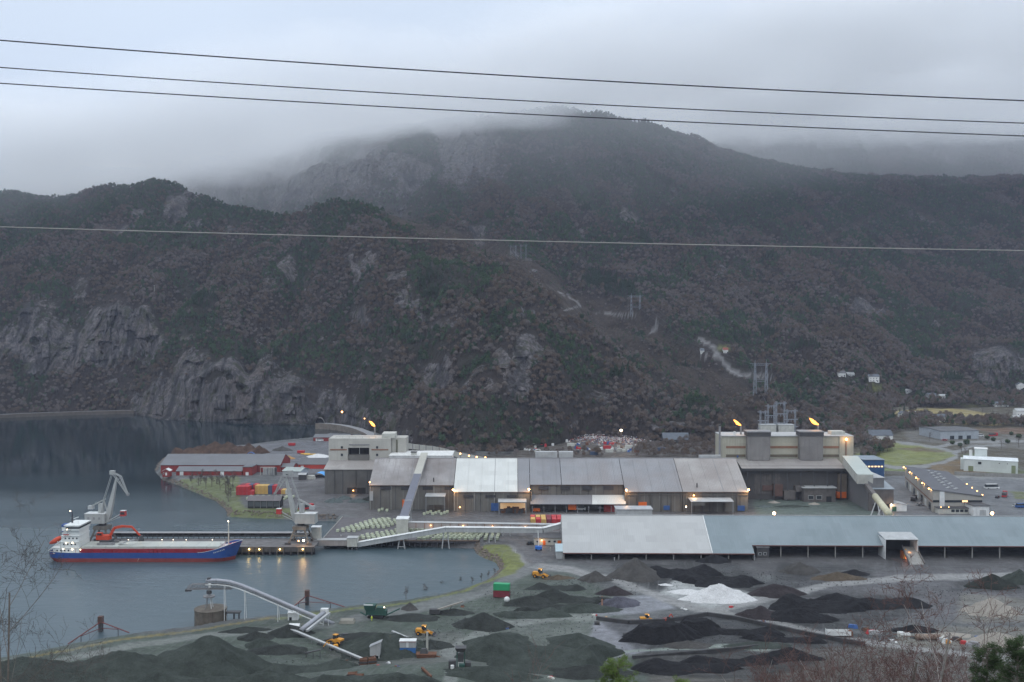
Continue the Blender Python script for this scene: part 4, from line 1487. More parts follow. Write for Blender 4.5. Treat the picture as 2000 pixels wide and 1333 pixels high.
t = empty('right_tower', (X_(1540, Yt), Yt, 15), 'wide pale furnace tower with brown bands and two vent hoods', 'tower')
o_ = Vector((X_(1540, Yt), Yt, 15))
TW2 = sheet('cream_cladding', (0.40, 0.385, 0.31), pitch=1.6, dirt=.3, var=.05)
MB().b6(X_(1411, Yt), X_(1640, Yt), Yt, Yt + 20, 8, zt).build('wall', TW2, t, origin=o_)
MB().b6(X_(1640.3, Yt), X_(1668, Yt), Yt - .5, Yt + 20, 3, zt + .1).build('stair_block', TW2, t, origin=o_)
MB().b6(X_(1411, Yt) - .2, X_(1668, Yt) + .2, Yt - .7, Yt + 20.2, zt + .1, zt + .5).build('parapet', LGREY, t, origin=o_)
for a, b in ((1419, 1457), (1502, 1559), (1604, 1641)):
    MB().b6(X_(a, Yt), X_(b, Yt), Yt - .2, Yt + .1, float(zof(876, Yt)), float(zof(871.5, Yt))).build('louvre_band', BROWN, t, origin=o_)
    MB().b6(X_(a, Yt), X_(b, Yt), Yt - .2, Yt + .1, float(zof(893, Yt)), float(zof(888, Yt))).build('lower_band', paint('olive_band', (.13, .11, .08)), t, origin=o_)
for a, b in ((1458, 1501.5), (1560, 1604)):
    h_ = MB()
    h_.b6(X_(a, Yt), X_(b, Yt), Yt - 5, Yt - .05, float(zof(899, Yt - 5)), float(zof(852, Yt - 5)))
    h_ = h_.build('vent_hood', sheet('hood_sheet', (0.23, 0.22, 0.21), pitch=1.2, dirt=.7, dirtc=(.10, .09, .09)), t, origin=o_)
    MB().b6(X_(a, Yt) - .3, X_(b, Yt) + .3, Yt - 5.3, Yt + 4, float(zof(852.5, Yt - 5)), float(zof(845, Yt - 5))).build('hood_slot', DSTEEL, h_, origin=o_)
    MB().b6(X_(a, Yt) - .6, X_(b, Yt) + .6, Yt - 5.6, Yt + 4.3, float(zof(845, Yt - 5)), float(zof(843, Yt - 5))).build('hood_lid', STEEL, h_, origin=o_)
MB().b6(X_(1630, Yt), X_(1657, Yt), Yt + 5, Yt + 12, zt + .5, float(zof(843, Yt + 5))).build('roof_box', OFFW, t, origin=o_)
MB().tube((X_(1437, Yt), Yt + 2, zt), (X_(1437, Yt), Yt + 2, zt + 2.8), .7, 10).build('roof_vent', WHITEP, t, origin=o_)
MB().tube((X_(1653, Yt), Yt - .9, 17), (X_(1653, Yt), Yt - .9, zt - 2), .35, 8).build('brown_pipe', BROWN, t, origin=o_)
MB().b6(X_(1440, Yt), X_(1443, Yt), Yt - .5, Yt - .1, float(zof(894, Yt)), float(zof(890, Yt))).build('blue_box', BLUEP, t, origin=o_)
lamp_at(Q(1653, 858.5, Yt - 1.4), 'round orange lamp on the brown pipe of the right tower', r=.8, power=500)
# chimney pole left of the tower
t = empty('chimney', (X_(1406.5, Yt - 2), Yt - 2, 3), 'tall slender grey chimney pipe left of the right tower', 'chimney')
MB().tube((0, 0, 0), (0, 0, float(zof(832, Yt)) - 3), .75, 10, .6).build('pipe', STEEL, t)
MB().tube((0, 0, float(zof(832, Yt)) - 3), (0, 0, float(zof(832, Yt)) - 2), .8, 10).build('cap', DSTEEL, t)

# flares
FL = N('flame_material', 1.0)
lw = FL.n('LayerWeight')
lw.inputs['Blend'].default_value = .35
fc = FL.mixc(lw.outputs['Facing'], (1.0, .52, .10), (1.0, .17, .01))
fc = FL.mixc(FL.noise(FL.coord(), .9, 3, .6, 0, 1, .4, .6), fc, (1.0, .36, .05))
FL.l(fc, FL.b.inputs['Emission Color'])
FL.b.inputs['Emission Strength'].default_value = 4.0
FL.out((.2, .1, .05))


def flare(px, row, Y, stackbase, label, s=1.0, w_=1.0):
    tip = Q(px, row, Y)
    t = empty('gas_flare', (tip.x, tip.y, stackbase), label, 'flare')
    top = tip.z - stackbase
    MB().tube((0, 0, 0), (0, 0, top), .55, 8, .45).build('stack', STEEL, t)
    m = MB()
    r = random.Random(int(px))
    for dx, ln, wd in ((0, 1.0, 1.0), (-.5, .85, .75), (.45, .6, .65)):
        pts = []
        n = 12
        for i in range(n + 1):
            k = i / n
            rad = (math.sin(math.pi * min(1, k * .93 + .07)) ** .8) * 1.0 * wd * s * (1 - .35 * k)
            cx = -k * 4.6 * ln * s * w_ + dx * s * k
            cz = k * 3.6 * ln * s + .3 * math.sin(k * 7 + px)
            for j in range(10):
                a = 2 * math.pi * j / 10
                q = 1 + .25 * r.uniform(-1, 1)
                pts.append((cx + rad * q * math.cos(a), rad * q * math.sin(a) * .8, top + cz + rad * q * .55 * math.cos(a + 1.2)))
        m.grid(pts, n + 1, 10, True)
    m.build('flame', FL.m, t, True)
    ld = bpy.data.lights.new('flame_light', 'POINT')
    ld.energy = 3000 * s
    ld.color = (1, .5, .18)
    ld.shadow_soft_size = 1.5
    lo = bpy.data.objects.new('flame_light', ld)
    COL.objects.link(lo)
    lo.parent = t
    lo.location = (-1.5, 0, top + 2.5)
    return t


flare(1447, 832, Yt + 6, zt - 1, 'flare stack with orange flame, left of the two on the right tower', 1.0)
flare(1598, 831, Yt + 6, zt - 1, 'flare stack with orange flame, right of the two on the right tower', 1.2)
flare(732, 833, YT + 22, 3, 'flare stack with orange flame behind the left tower', 1.0, .8)

# ------------------------------------------------------------------ inclined galleries
def gallery(name, label, a, b, w_, h, roof, side, ribs=0, group=None, legs=(), split=None, ribm=None):
    a, b = Vector(a), Vector(b)
    t = empty(name, (a.x, a.y, a.z), label, 'conveyor', group)
    L = b - a
    n = max(1, ribs)
    d = L.normalized()
    sd = Vector((d.y, -d.x, 0)).normalized()
    for i in range(n):
        p, q = L * (i / n), L * ((i + 1) / n)
        MB().bar(p, q - d * .03, w_, h).build('side_panel', side, t)
        rm = roof if split is None or (i + .5) / n > split[0] else split[1]
        MB().bar(p + Vector((0, 0, h / 2 + .14)), q - d * .06 + Vector((0, 0, h / 2 + .14)), w_ + .5, .22).build('roof_panel', rm, t)
        if ribm is not None:
            MB().bar(p + Vector((0, 0, -h / 2)) + sd * (w_ / 2 + .08), p + Vector((0, 0, h / 2)) + sd * (w_ / 2 + .08), .25, .5).build('rib', ribm, t)
    for k, zb in legs:
        p = L * k
        for s in (-1, 1):
            MB().bar(p + Vector((s * w_ * .35, 0, -h / 2)), Vector((p.x + s * (w_ * .35 + .8), p.y, zb - a.z)), .5, .5).build('leg', LGREY, t)
        MB().bar(Vector((p.x - w_ * .6, p.y, (zb - a.z) * .5)), Vector((p.x + w_ * .6, p.y, (zb - a.z) * .5)), .3, .3).build('cross_tie', LGREY, t)
    return t


YG = 503.0
gx = sheet('gallery_roof_dark', (0.115, 0.12, 0.15), axis='Y', pitch=1.2, dirt=.15, panels=False)
gp = sheet('gallery_roof_pale', (0.40, 0.39, 0.34), axis='Y', pitch=1.5, dirt=.3, panels=False)
gallery('roof_conveyor', 'steep enclosed conveyor running from the hall ridge down to the transfer tower', Q(829, 889, YR + 2), Q(787, 1018, YG + 1), 3.6, 2.2, gx, LGREY, 14, split=(.36, gp), legs=((.80, 3),))
tt = [float(zof(1015, YG - 3))]
t = empty('transfer_tower', (X_(786, YG), YG, 3), 'pale boxy transfer tower where three conveyors meet on the quay', 'tower')
MB().b6(-2.9, 2.9, -3.5, 3.5, float(zof(1045, YG)) - 3 - .3, tt[0] - 3).build('wall', OFFW, t)
MB().b6(-3.1, 3.1, -3.7, 3.7, tt[0] - 3, tt[0] - 2.6).build('roof', WHITEP, t)
for x, y in ((-2.4, -3), (2.4, -3), (-2.4, 3), (2.4, 3)):
    MB().b6(x - .3, x + .3, y - .3, y + .3, -.5, float(zof(1045, YG)) - 3.3).build('leg', LGREY, t)
a, b = Q(797, 1025.5, YG), Q(1099, 1030.5, 497)
gallery('quay_conveyor', 'level enclosed conveyor with brown ribs and lamps crossing behind the quay', a, b, 3.0, 2.7, LGREY, paint('pink_grey_cladding', (0.36, 0.32, 0.31), .6, dirt=.3), 18, legs=((.2, 3), (.42, 3), (.64, 3), (.86, 3)), ribm=BROWN)
for k in (.15, .36, .55, .76):
    p = a.lerp(b, k)
    lamp_at((p.x, p.y - 1.8, p.z + .3), 'small lamp on the ribbed quay conveyor, %s' % {.15: 'nearest the transfer tower', .36: 'second from the transfer tower', .55: 'third from the transfer tower', .76: 'nearest the long storage shed'}[k], r=.22, mat=LAMPS, power=60)
YP = 484.0
pA, pB, pC, pD = Q(698, 1064, YP), Q(870, 1034.5, YP), Q(1060, 1036, YP), Q(1099, 1026, YP + 2)
gallery('pier_conveyor', 'long pale enclosed conveyor climbing from the pier over the quay edge', pA, pB, 2.6, 2.1, WHITEP, LGREY, 5, legs=((.5, 0),))
gallery('pier_conveyor', 'long pale enclosed conveyor level above the quay edge and lawn', pB + Vector((.1, 0, 0)), pC, 2.6, 2.1, WHITEP, LGREY, 5, legs=((.0, 0), (.48, 2),))
gallery('pier_conveyor', 'short pale conveyor rising into the end of the long storage shed', pC + Vector((.1, 0, 0)), pD, 2.6, 2.1, WHITEP, LGREY, 2)
# right gallery box and tube
a, b = Q(1660, 900, YB + 2), Q(1690, 937, YB - 34)
gallery('charging_gallery', 'wide pale-green roofed gallery sloping down from the right tower', a, b, 8.5, 5.2, sheet('green_grey_roof', (.40, .44, .41), axis='Y', pitch=1.2, dirt=.2, panels=False), OFFW, 1)
a, b = Q(1692, 948, YB - 33), Q(1736, 1004, 500)
t = empty('tube_conveyor', tuple(a), 'cream tubular conveyor with A-frame legs behind the blue shed', 'conveyor')
L = b - a
MB().bar((0, 0, 0), L * .42, 2.2, 2.2).build('truss', SOOT, t)
CREAM = paint('cream_paint', (0.46, 0.44, 0.31), .5, dirt=.25)
MB().tube(L * .42, L, 1.7, 12).build('tube', CREAM, t, True)
for k in (.5, .72):
    p = L * k
    for s in (-1, 1):
        MB().bar(p, Vector((p.x + s * 3.2 - 1, p.y, 3 - a.z)), .45, .45).build('leg', WHITEP, t)
Ya = YB - 30
hut('ore_bin_house', 'tall grey stained building under the sloping gallery', 'building', X_(1660, YB - 2), X_(1690, YB - 2), YB - 34, YB + 8, 3, float(zof(932, YB - 30)), sheet('stained_wall', (.17, .17, .175), pitch=3, dirt=.5, dirtc=(.08, .075, .07)), LGREY, 0)
hut('sloping_shed', 'blue-grey shed with sloping roof right of the tall grey building', 'shed', X_(1700, Ya - 6), X_(1748, Ya - 6), Ya - 6, Ya + 34, 3, float(zof(956, Ya - 6)), SOOT, sheet('blue_grey_sheet', (.25, .29, .32), axis='Y', dirt=.2, panels=False), 3.0, 'x', doors=((2, 3, 4, DARKIN), (8, 4, 4, DARKIN)))
x0, x1, y0, y1, z0, z1 = fy(1738, 1771, 985, 999, 8)
hut('small_white_hut', 'small white hut with a green door and a lamp', 'hut', x0, x1, y0, y1, z0, z1 - .5, WHITEP, LGREY, 1.0, 'y', doors=((1.2, 2.4, 2.6, paint('green_door', (.03, .10, .07))),))
lamp_at((x0 + .6, y0 - .6, z1 - .2), 'bright lamp on the corner of the small white hut', r=.45, mat=LAMPW, power=300)

# ------------------------------------------------------------------ long storage shed in front
YS = float(G(1000, 1093).y)
t = empty('storage_shed', (X_(1100, YS), YS, 3), 'very long open-fronted storage shed, white then pale blue roof', 'storage shed', rz=-math.radians(1.0))
D_, W1 = 25.0, 0.0
zeS = float(zof(1078.5, YS)) - 3
zrS = float(zof(1006, YS + D_)) - 3
slope = (zrS - zeS) / D_
xw = X_(1392, YS) - X_(1100, YS)
xs = X_(1474, YS) - X_(1100, YS)
xe = X_(2260, YS) - X_(1100, YS)
RW = sheet('storage_roof_white', (0.365, 0.37, 0.365), pitch=1.0, dirt=.12, var=.03, rel=.3)
RB = sheet('storage_roof_blue', (0.155, 0.195, 0.21), pitch=1.0, dirt=.25, dirtc=(.30, .33, .36), var=.06, rel=.3)
off = 5.4      # the right half of the eave is cut back


def sroof(x0, x1, yf, mat, name='roof_section'):
    z = zeS + slope * yf
    MB().slab([(x0, yf - .5, z - slope * .5), (x1, yf - .5, z - slope * .5), (x1, D_, zrS), (x0, D_, zrS)], .22).build(name, mat, t)
    MB().slab([(x0, D_ + .02, zrS), (x1, D_ + .02, zrS), (x1, 2 * D_, zeS), (x0, 2 * D_, zeS)], .22).build('back_roof', mat, t)
    MB().bar((x0, yf - .6, z - slope * .5 - .2), (x1, yf - .6, z - slope * .5 - .2), .16, .35).build('eave_trim', paint('red_brown_trim', (.16, .07, .06)), t)


sroof(0, xw - .05, 0, RW)
sroof(xw + .05, xs, 0, RB)
xd0, xd1 = X_(1733, YS) - X_(1100, YS), X_(1795, YS) - X_(1100, YS)
sroof(xs + .02, xd0, off, RB)
sroof(xd1, xe, off, RB)
z = zeS + slope * 10
MB().slab([(xd0 + .02, 10, z), (xd1 - .02, 10, z), (xd1 - .02, D_, zrS), (xd0 + .02, D_, zrS)], .22).build('roof_section', RB, t)
MB().slab([(xd0 + .02, D_ + .02, zrS), (xd1 - .02, D_ + .02, zrS), (xd1 - .02, 2 * D_, zeS), (xd0 + .02, 2 * D_, zeS)], .22).build('back_roof', RB, t)
MB().b6(xw - .15, xw + .15, -.6, -.3, zeS - .4, zeS + .2).build('seam_cap', WHITEP, t)
MB().bar((xw, -.4, zeS + .1), (xw, D_, zrS + .16), .35, .12).build('verge', WHITEP, t)
MB().b6(0, xe, D_ - .25, D_ + .25, zrS - .05, zrS + .2).build('ridge_cap', LGREY, t)
MB().b6(0, xe, 2 * D_ - .6, 2 * D_ - .2, -1, zeS - .3).build('back_wall', CONC, t)
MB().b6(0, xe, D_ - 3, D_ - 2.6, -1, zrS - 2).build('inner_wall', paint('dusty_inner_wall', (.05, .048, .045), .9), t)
MB().prism([(0.6, -1), (2 * D_ - .3, -1), (2 * D_ - .3, zeS - .3), (D_, zrS - .4), (0.6, zeS - .1)], .1, .5, 'Y').build('end_wall', LGREY, t)
k = .2
while k < xe:
    yy = 0.2 if k < xs else off + .2
    if not (xd0 - 1 < k < xd1 + 1):
        MB().b6(k, k + .45, yy, yy + .5, -1, zeS + slope * yy - .35).build('post', CONC, t)
    k += 12.1
MB().b6(xs - .1, xs + .15, -.4, off, -1, zeS - .3).build('step_wall', LGREY, t)
# dormer with glowing transfer point
zd = zeS + slope * 10 + 1.4
MB().slab([(xd0 - .4, off - 3.2, zd - .4), (xd1 + .4, off - 3.2, zd - .4), (xd1 + .4, 11.5, zd + 1.0), (xd0 - .4, 11.5, zd + 1.0)], .25).build('dormer_roof', LGREY, t)
for x in (xd0 - .2, xd1):
    MB().b6(x, x + .25, off - 3, 11.5, -1, zd - .6).build('dormer_wall', WHITEP, t)
t2 = hut('feed_cabin', 'small dark feed cabin on legs at the step of the long shed', 'cabin', *[v for v in fy(1478, 1502, 1070, 1090, 5)], DSTEEL, STEEL, 0, over=.25, wins=((.8, 1.2, 1.4, 1.2), (3.0, 1.2, 1.4, 1.2)))
# burning-hot glow: conveyor drop and ramp
p0, p1 = GG(1762, 1078), GG(1792, 1106)
t = empty('loading_ramp', tuple(GG(1778, 1090)), 'grey concrete ramp with side walls leading up into the shed dormer', 'ramp')
o_ = Vector(GG(1778, 1090))
q = [Q(1762, 1068, YS + 4), Q(1788, 1068, YS + 4), GG(1806, 1103), GG(1776, 1103)]
MB().slab([q[3], q[2], q[1], q[0]], .5).build('deck', CONC, t, origin=o_)
for a, b in ((q[0], q[3]), (q[1], q[2])):
    MB().bar(a + Vector((0, 0, .3)), b + Vector((0, 0, .4)), .35, 1.0).build('side_wall', SOOT, t, origin=o_)
GL = glow('furnace_glow', (1.0, .22, .03), 1.0)
g = G(1752, 1080)
t = empty('hot_chute', (g.x, YS + 1.5, 3), 'rusty transfer chute lit orange under the shed dormer', 'chute')
MB().b6(-2.2, 1.8, 0, 2, 0, 3.2).build('hopper', paint('orange_rust', (.30, .10, .04)), t)
MB().b6(-.6, 1.2, -1.2, 0, 0, 2.4).build('chute_mouth', GL, t)
MB().bar((-1.5, -1, 0), (-.2, .3, 4.2), .5, .5).build('strut', paint('yellow_paint', (.55, .30, .04)), t)
ld = bpy.data.lights.new('chute_light', 'POINT')
ld.energy, ld.color, ld.shadow_soft_size = 160, (1, .4, .1), .6
lo = bpy.data.objects.new('chute_light', ld)
COL.objects.link(lo)
lo.parent, lo.location = t, (.5, -2.0, 3.4)
# lean-to and silver block behind the shed
hut('end_lean_to', 'small pale blue lean-to at the left end of the white shed', 'lean-to', X_(1087, YS + 1), X_(1100, YS + 1) - .1, YS + 1, YS + 10, 3, float(zof(1077, YS + 1)), LGREY, sheet('pale_blue_sheet', (.36, .45, .48), dirt=.1), 2.2, 'x')
Yn = 520.0
hut('silver_block', 'low light grey box building behind the white shed ridge', 'building', X_(1205, Yn), X_(1275, Yn), Yn, Yn + 9, 3, float(zof(996, Yn)), LGREY, paint('silver_roof', (.36, .37, .38), .4), 0, wins=((10, 3, 6, 2.6),))
x0, x1, y0, y1, z0, z1 = fy(1043, 1099, 1052, 1065, 9)
hut('site_office', 'low site office with small lit windows left of the white shed', 'office', x0, x1, y0, y1, z0, z1 + .3, OFFW, paint('dark_felt_roof', (.10, .10, .105)), 1.3, 'x', over=.5, doors=((4.2, 1.2, 2.1, ORANGE),),
    wins=((1, 1.1, 1.4, 1.2), (6.5, 1.1, 1.4, 1.2), (9, 1.1, 1.4, 1.2)))
hut('office_lit_porch', 'lit orange porch on the low site office', 'porch', x1 - 2.4, x1 - .6, y0 - .5, y0 - .1, z0, z0 + 2.3, ORANGE, OFFW, 0, over=.1)
lamp_at((x0 + 3.6, y0 - .7, z0 + 2.4), 'yellow lamp by the door of the low site office', r=.3, mat=LAMPS, power=120)

# ------------------------------------------------------------------ workshop on the right
A0, A1 = Vector((X_(1825, 560), 560, 3)), Vector((X_(1770, 648), 648, 3))
t = empty('workshop_building', tuple(A0), 'beige workshop with big dark sloping roof and rows of orange lamps', 'workshop')
wd = 27.0
zl, zrr = float(zof(956, 560)) - 3, float(zof(969, 560)) - 3
dv = A1 - A0
BEI = sheet('beige_panels', (0.38, 0.365, 0.33), pitch=3.5, dirt=.2, var=.04)
m = MB()
m.add([(0, 0, -1), (wd, 0, -1), (wd, 0, zrr - .3), (0, 0, zl - .3), (dv.x, dv.y, -1), (dv.x + wd, dv.y, -1), (dv.x + wd, dv.y, zrr - .3), (dv.x, dv.y, zl - .3)],
      [(0, 1, 2, 3), (5, 4, 7, 6), (4, 0, 3, 7), (1, 5, 6, 2), (3, 2, 6, 7)])
m.build('wall', BEI, t)
WR = paint('workshop_felt', (0.10, 0.102, 0.112), .8, .08, dirt=.1)
MB().slab([(-.6, -.6, zl), (wd + .6, -.6, zrr), (wd + .6 + dv.x, dv.y + .6, zrr), (-.6 + dv.x, dv.y + .6, zl)], .35).build('roof', WR, t)
for i in range(2):
    for k in range(8):
        u = .36 + i * .16 + k * .012
        v = .12 + k * .105
        p = Vector((u * wd + dv.x * v, dv.y * v, zl + (zrr - zl) * u + .02))
        MB().b6(p.x, p.x + 1.4, p.y, p.y + 1.6, p.z, p.z + .4).build('skylight', LGREY, t)
        if k % 2 == 0:
            MB().b6(p.x + 2.2, p.x + 3.4, p.y + 3, p.y + 4.4, p.z - .1, p.z + .25).build('skylight', LGREY, t)
bandm = paint('rust_band', (.22, .10, .06))
MB().add([(-.12, 0, 5.2), (-.12, 0, 5.9), (dv.x - .12, dv.y, 5.9), (dv.x - .12, dv.y, 5.2)], [(0, 1, 2, 3)]).build('rust_band', bandm, t)
for k in range(7):
    v = .06 + k * .135
    x, y = dv.x * v, dv.y * v
    MB().add([(x - .15, y, 0), (x - .15, y, 4), (x + dv.x * .07 - .15, y + dv.y * .07, 4), (x + dv.x * .07 - .15, y + dv.y * .07, 0)], [(0, 1, 2, 3)]).build('door', (GLASS, WHITEP)[k % 2], t)
MB().b6(3.5, 6.2, -.5, -.1, .5, zl - 1.2).build('white_duct', WHITEP, t)
MB().b6(0, wd, -.2, -.05, 5.4, 6.6).build('window_band', GLASS, t)
MB().b6(16, 19, -.25, -.21, 5.5, 6.5).build('lit_window', GLASSLIT, t)
MB().b6(1, 18, -5, -.3, 0, 3.0).build('porch_wall', OFFW, t)
MB().b6(.6, 18.4, -5.4, -.3, 3.0, 3.3).build('porch_roof', DSTEEL, t)
for k in range(4):
    MB().b6(8 + k * 2.4, 9.8 + k * 2.4, -5.1, -4.95, 1, 2.4).build('window', GLASS, t)
for k in range(5):
    v = (.08, .3, .52, .76, 1.0)[4 - k]
    p = A0 + Vector((dv.x * v - .9, dv.y * v, zl - .8))
    lamp_at(p, 'orange lamp high on the long left wall of the workshop, %s from the far end' % ('first', 'second', 'third', 'fourth', 'fifth')[k], r=.42, group='lamps along the workshop walls', power=260, mat=LAMPM)
    if k:
        p = A0 + Vector((wd + 1.2 + dv.x * (v * .62), dv.y * v * .62, zrr - .3))
        lamp_at(p, 'orange lamp above the right eave of the workshop, %s from the far end' % ('', 'first', 'second', 'third', 'fourth')[k], r=.42, group='lamps along the workshop walls', mat=LAMPM)
for px_ in (1838, 1853):
    lamp_at(Q(px_, 991, 553), 'small porch lamp on the workshop gable, %s one' % ('left' if px_ < 1845 else 'right'), r=.25, mat=LAMPS)
x0, x1, y0, y1, z0, z1 = fy(1901, 1932, 989, 1008, 14)
hut('white_garage', 'white cube garage with grey roller door beside the workshop', 'garage', x0, x1, y0, y1, z0, z1, WHITEP, DSTEEL, 0, doors=((3.4, 3.4, 3.2, LGREY),))

# hall-corner lamps
for (px_, row, Yl, lab, pw) in ((722, 942, Y1 - 2, 'orange lamp on the far left roof corner of the furnace hall', 500), (885, 957, YF - 1.5, 'bright orange lamp at the corner of the white roof section', 1500),
                            (1033, 956, YF - 1.5, 'bright orange lamp left of the dark recess', 1500), (1223, 957.5, YF - 1.5, 'bright orange lamp right of the dark recess', 1800),
                            (1462, 956.5, YF - 1.5, 'bright orange lamp on the right end eave of the furnace hall', 2000), (690, 958.5, YL - 1, 'lamp inside the dark doorway of the left hall', 200),
                            (1340, 990, YF - 8, 'white floodlight left of the long canopy', 500), (1355, 968, YF - 1.5, 'orange wall lamp above the long canopy', 700), (898, 991, YF - 2, 'small lamp low on the wall under the white roof', 200)):
    lamp_at(Q(px_, row, Yl), lab, r=.55 if pw > 900 else .35, mat=LAMPW if 'white flood' in lab else LAMPM, power=pw)
for px_, row, Yp, lab in ((1512, 1003, 500, 'glaring orange street lamp behind the blue roof ridge'), (1938, 1003, 500, 'glaring orange street lamp beside the white garage')):
    p = Q(px_, row, Yp)
    lamp_at(p, lab, r=.75, pole=p.z - 3, power=3000, mat=glow('bright_sodium', (1.0, .52, .20), 22))
MATS['bright_sodium'].cycles.emission_sampling = 'NONE'
# ------------------------------------------------------------------ the quay and the pier
QF = float(G(1000, 1057.5).y)          # front edge of the quay
t = empty('quay', (X_(780, QF), QF, 3), 'concrete quay deck with dark shaded front wall', 'quay')
t['kind'] = 'structure'
del t['category']
o_ = Vector((X_(780, QF), QF, 3))
cA, cB, cC, cD = Vector((X_(626, QF), QF, 0)), Vector((X_(935, QF + 2), QF, 0)), Vector((X_(960, 520), 520, 0)), Vector((X_(668, 545), 545, 0))
MB().add([(p.x, p.y, z) for z in (2.3, 3.25) for p in (cA, cB, cC, cD)], [(3, 2, 1, 0), (4, 5, 6, 7), (0, 1, 5, 4), (1, 2, 6, 5), (2, 3, 7, 6), (3, 0, 4, 7)]).build('deck', paint('quay_asphalt', (.095, .09, .095), .8, .25), t, origin=o_)
MB().bar(Vector((cA.x, cA.y - .25, 3.35)), Vector((cB.x, cB.y - .25, 3.35)), .5, .5).build('kerb', paint('rusty_kerb', (.22, .15, .11)), t, origin=o_)
MB().bar(Vector((cA.x, cA.y - .1, 3.36)), Vector((cD.x, cD.y, 3.36)), .5, .5).build('kerb', CONC, t, origin=o_)
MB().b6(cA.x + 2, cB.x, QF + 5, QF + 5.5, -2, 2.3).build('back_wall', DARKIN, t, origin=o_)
for k in range(28):
    x = cA.x + 1.5 + k * 2.7
    MB().tube((x, QF + .7, -3), (x, QF + .7, 2.3), .35, 8).build('pile', DSTEEL, t, origin=o_)
for k in range(24):
    x = cA.x + 2 + k * 3.1
    if k % 2 == 0:
        MB().tube((x, QF - .15, 3.5), (x, QF - .15, 4.0), .2, 6).build('bollard', DSTEEL, t, origin=o_)

PY0, PY1 = 471.0, 489.0
t = empty('pier', (X_(400, PY0), PY0, 0), 'long dark loading pier reaching out behind the ship', 'pier')
o_ = Vector((X_(400, PY0), PY0, 0))
xL, xR = X_(150, PY0), X_(612, PY0)
PD = paint('pier_timber', (.07, .064, .06), .85, .3, dirt=.4)
MB().b6(xL, xR, PY0, PY1, 3.0, 3.9).build('deck', paint('pier_deck', (.13, .125, .125), .8, .3, dirt=.5), t, origin=o_)
MB().b6(xL, xR, PY0 - .3, PY0 - .02, 1.6, 3.9).build('fender_beam', PD, t, origin=o_)
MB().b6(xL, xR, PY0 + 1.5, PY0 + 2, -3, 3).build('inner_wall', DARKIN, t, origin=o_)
for k in range(34):
    x = xL + 1 + k * (xR - xL - 2) / 33
    MB().tube((x, PY0 - .4, -3), (x, PY0 - .4, 3.6), .3, 7).build('pile', DSTEEL, t, origin=o_)
for yy in (PY0 + 5, PY0 + 13.5):
    MB().b6(xL + 3, xR - 2, yy, yy + .25, 3.9, 4.05).build('crane_rail', STEEL, t, origin=o_)
t2 = empty('pier_gallery', (X_(400, 490), 490, 3.9), 'long low conveyor gallery with flat grey roof along the pier', 'conveyor')
xg0, xg1 = X_(215, 490) - X_(400, 490), X_(610, 490) - X_(400, 490)
MB().b6(xg0, xg1, -1.6, 1.6, 2.5, 2.8).build('roof', LGREY if False else paint('pier_roof', (.25, .25, .255), .6), t2)
MB().b6(xg0, xg1, 1.2, 1.5, .3, 2.5).build('back_panel', PD, t2)
MB().b6(xg0, xg1, -.8, .8, .9, 1.5).build('belt', DSTEEL, t2)
for k in range(40):
    x = xg0 + .3 + k * (xg1 - xg0 - .8) / 39
    MB().b6(x, x + .25, -1.5, -1.25, -.2, 2.5).build('post', DSTEEL, t2)
for px_ in (485, 505, 545, 590):
    lamp_at((X_(px_, PY0), PY0 - .7, 2.9), 'yellow lamp under the pier edge right of the bow, %s from the left' % {485: 'first', 505: 'second', 545: 'third', 590: 'fourth'}[px_], r=.3, mat=glow('yellow_lamp', (1, .66, .2), 14), power=120, group='lamps under the pier edge', col=(1, .7, .25))
MATS['yellow_lamp'].cycles.emission_sampling = 'NONE'
# pier head bridge towards the quay
t = empty('pier_bridge', (X_(650, 484), 484, 2), 'enclosed low gallery bridge between crane pier and quay', 'bridge')
xa, xb = X_(612, 484) - X_(650, 484), X_(678, 484) - X_(650, 484)
MB().b6(xa, xb, -1.8, 1.8, -.2, 2.4).build('side_panel', paint('dusty_cladding', (.27, .25, .24), .7, dirt=.5), t)
MB().b6(xa, xb, -2, 2, 2.4, 2.7).build('roof', LGREY, t)
t = empty('transfer_cabin', (X_(688, 484), 483.5, 0), 'small box transfer cabin standing on dark piles at the quay edge', 'cabin')
MB().b6(-2.4, 2.4, -2.2, 2.2, 1.6, 5.6).build('wall', OFFW, t)
MB().b6(-2.6, 2.6, -2.4, 2.4, 5.6, 5.85).build('roof', LGREY, t)
for x in (-2, 0, 2):
    MB().tube((x, -1.5, -3), (x, -1.5, 1.6), .45, 8).build('pile', DSTEEL, t)
t = empty('pier_cabin', (X_(616, 488), 486, 3.9), 'plain off-white switch cabin beside the right crane', 'cabin')
MB().b6(-1.6, 2.6, -2, 2, 0, 6.2).build('wall', OFFW, t)
MB().b6(-1.8, 2.8, -2.2, 2.2, 6.2, 6.45).build('roof', WHITEP, t)

# ------------------------------------------------------------------ harbour cranes
CW = paint('crane_white', (.35, .36, .35), .55, .08, dirt=.35)
CR = paint('cab_red', (.42, .035, .03), .5)


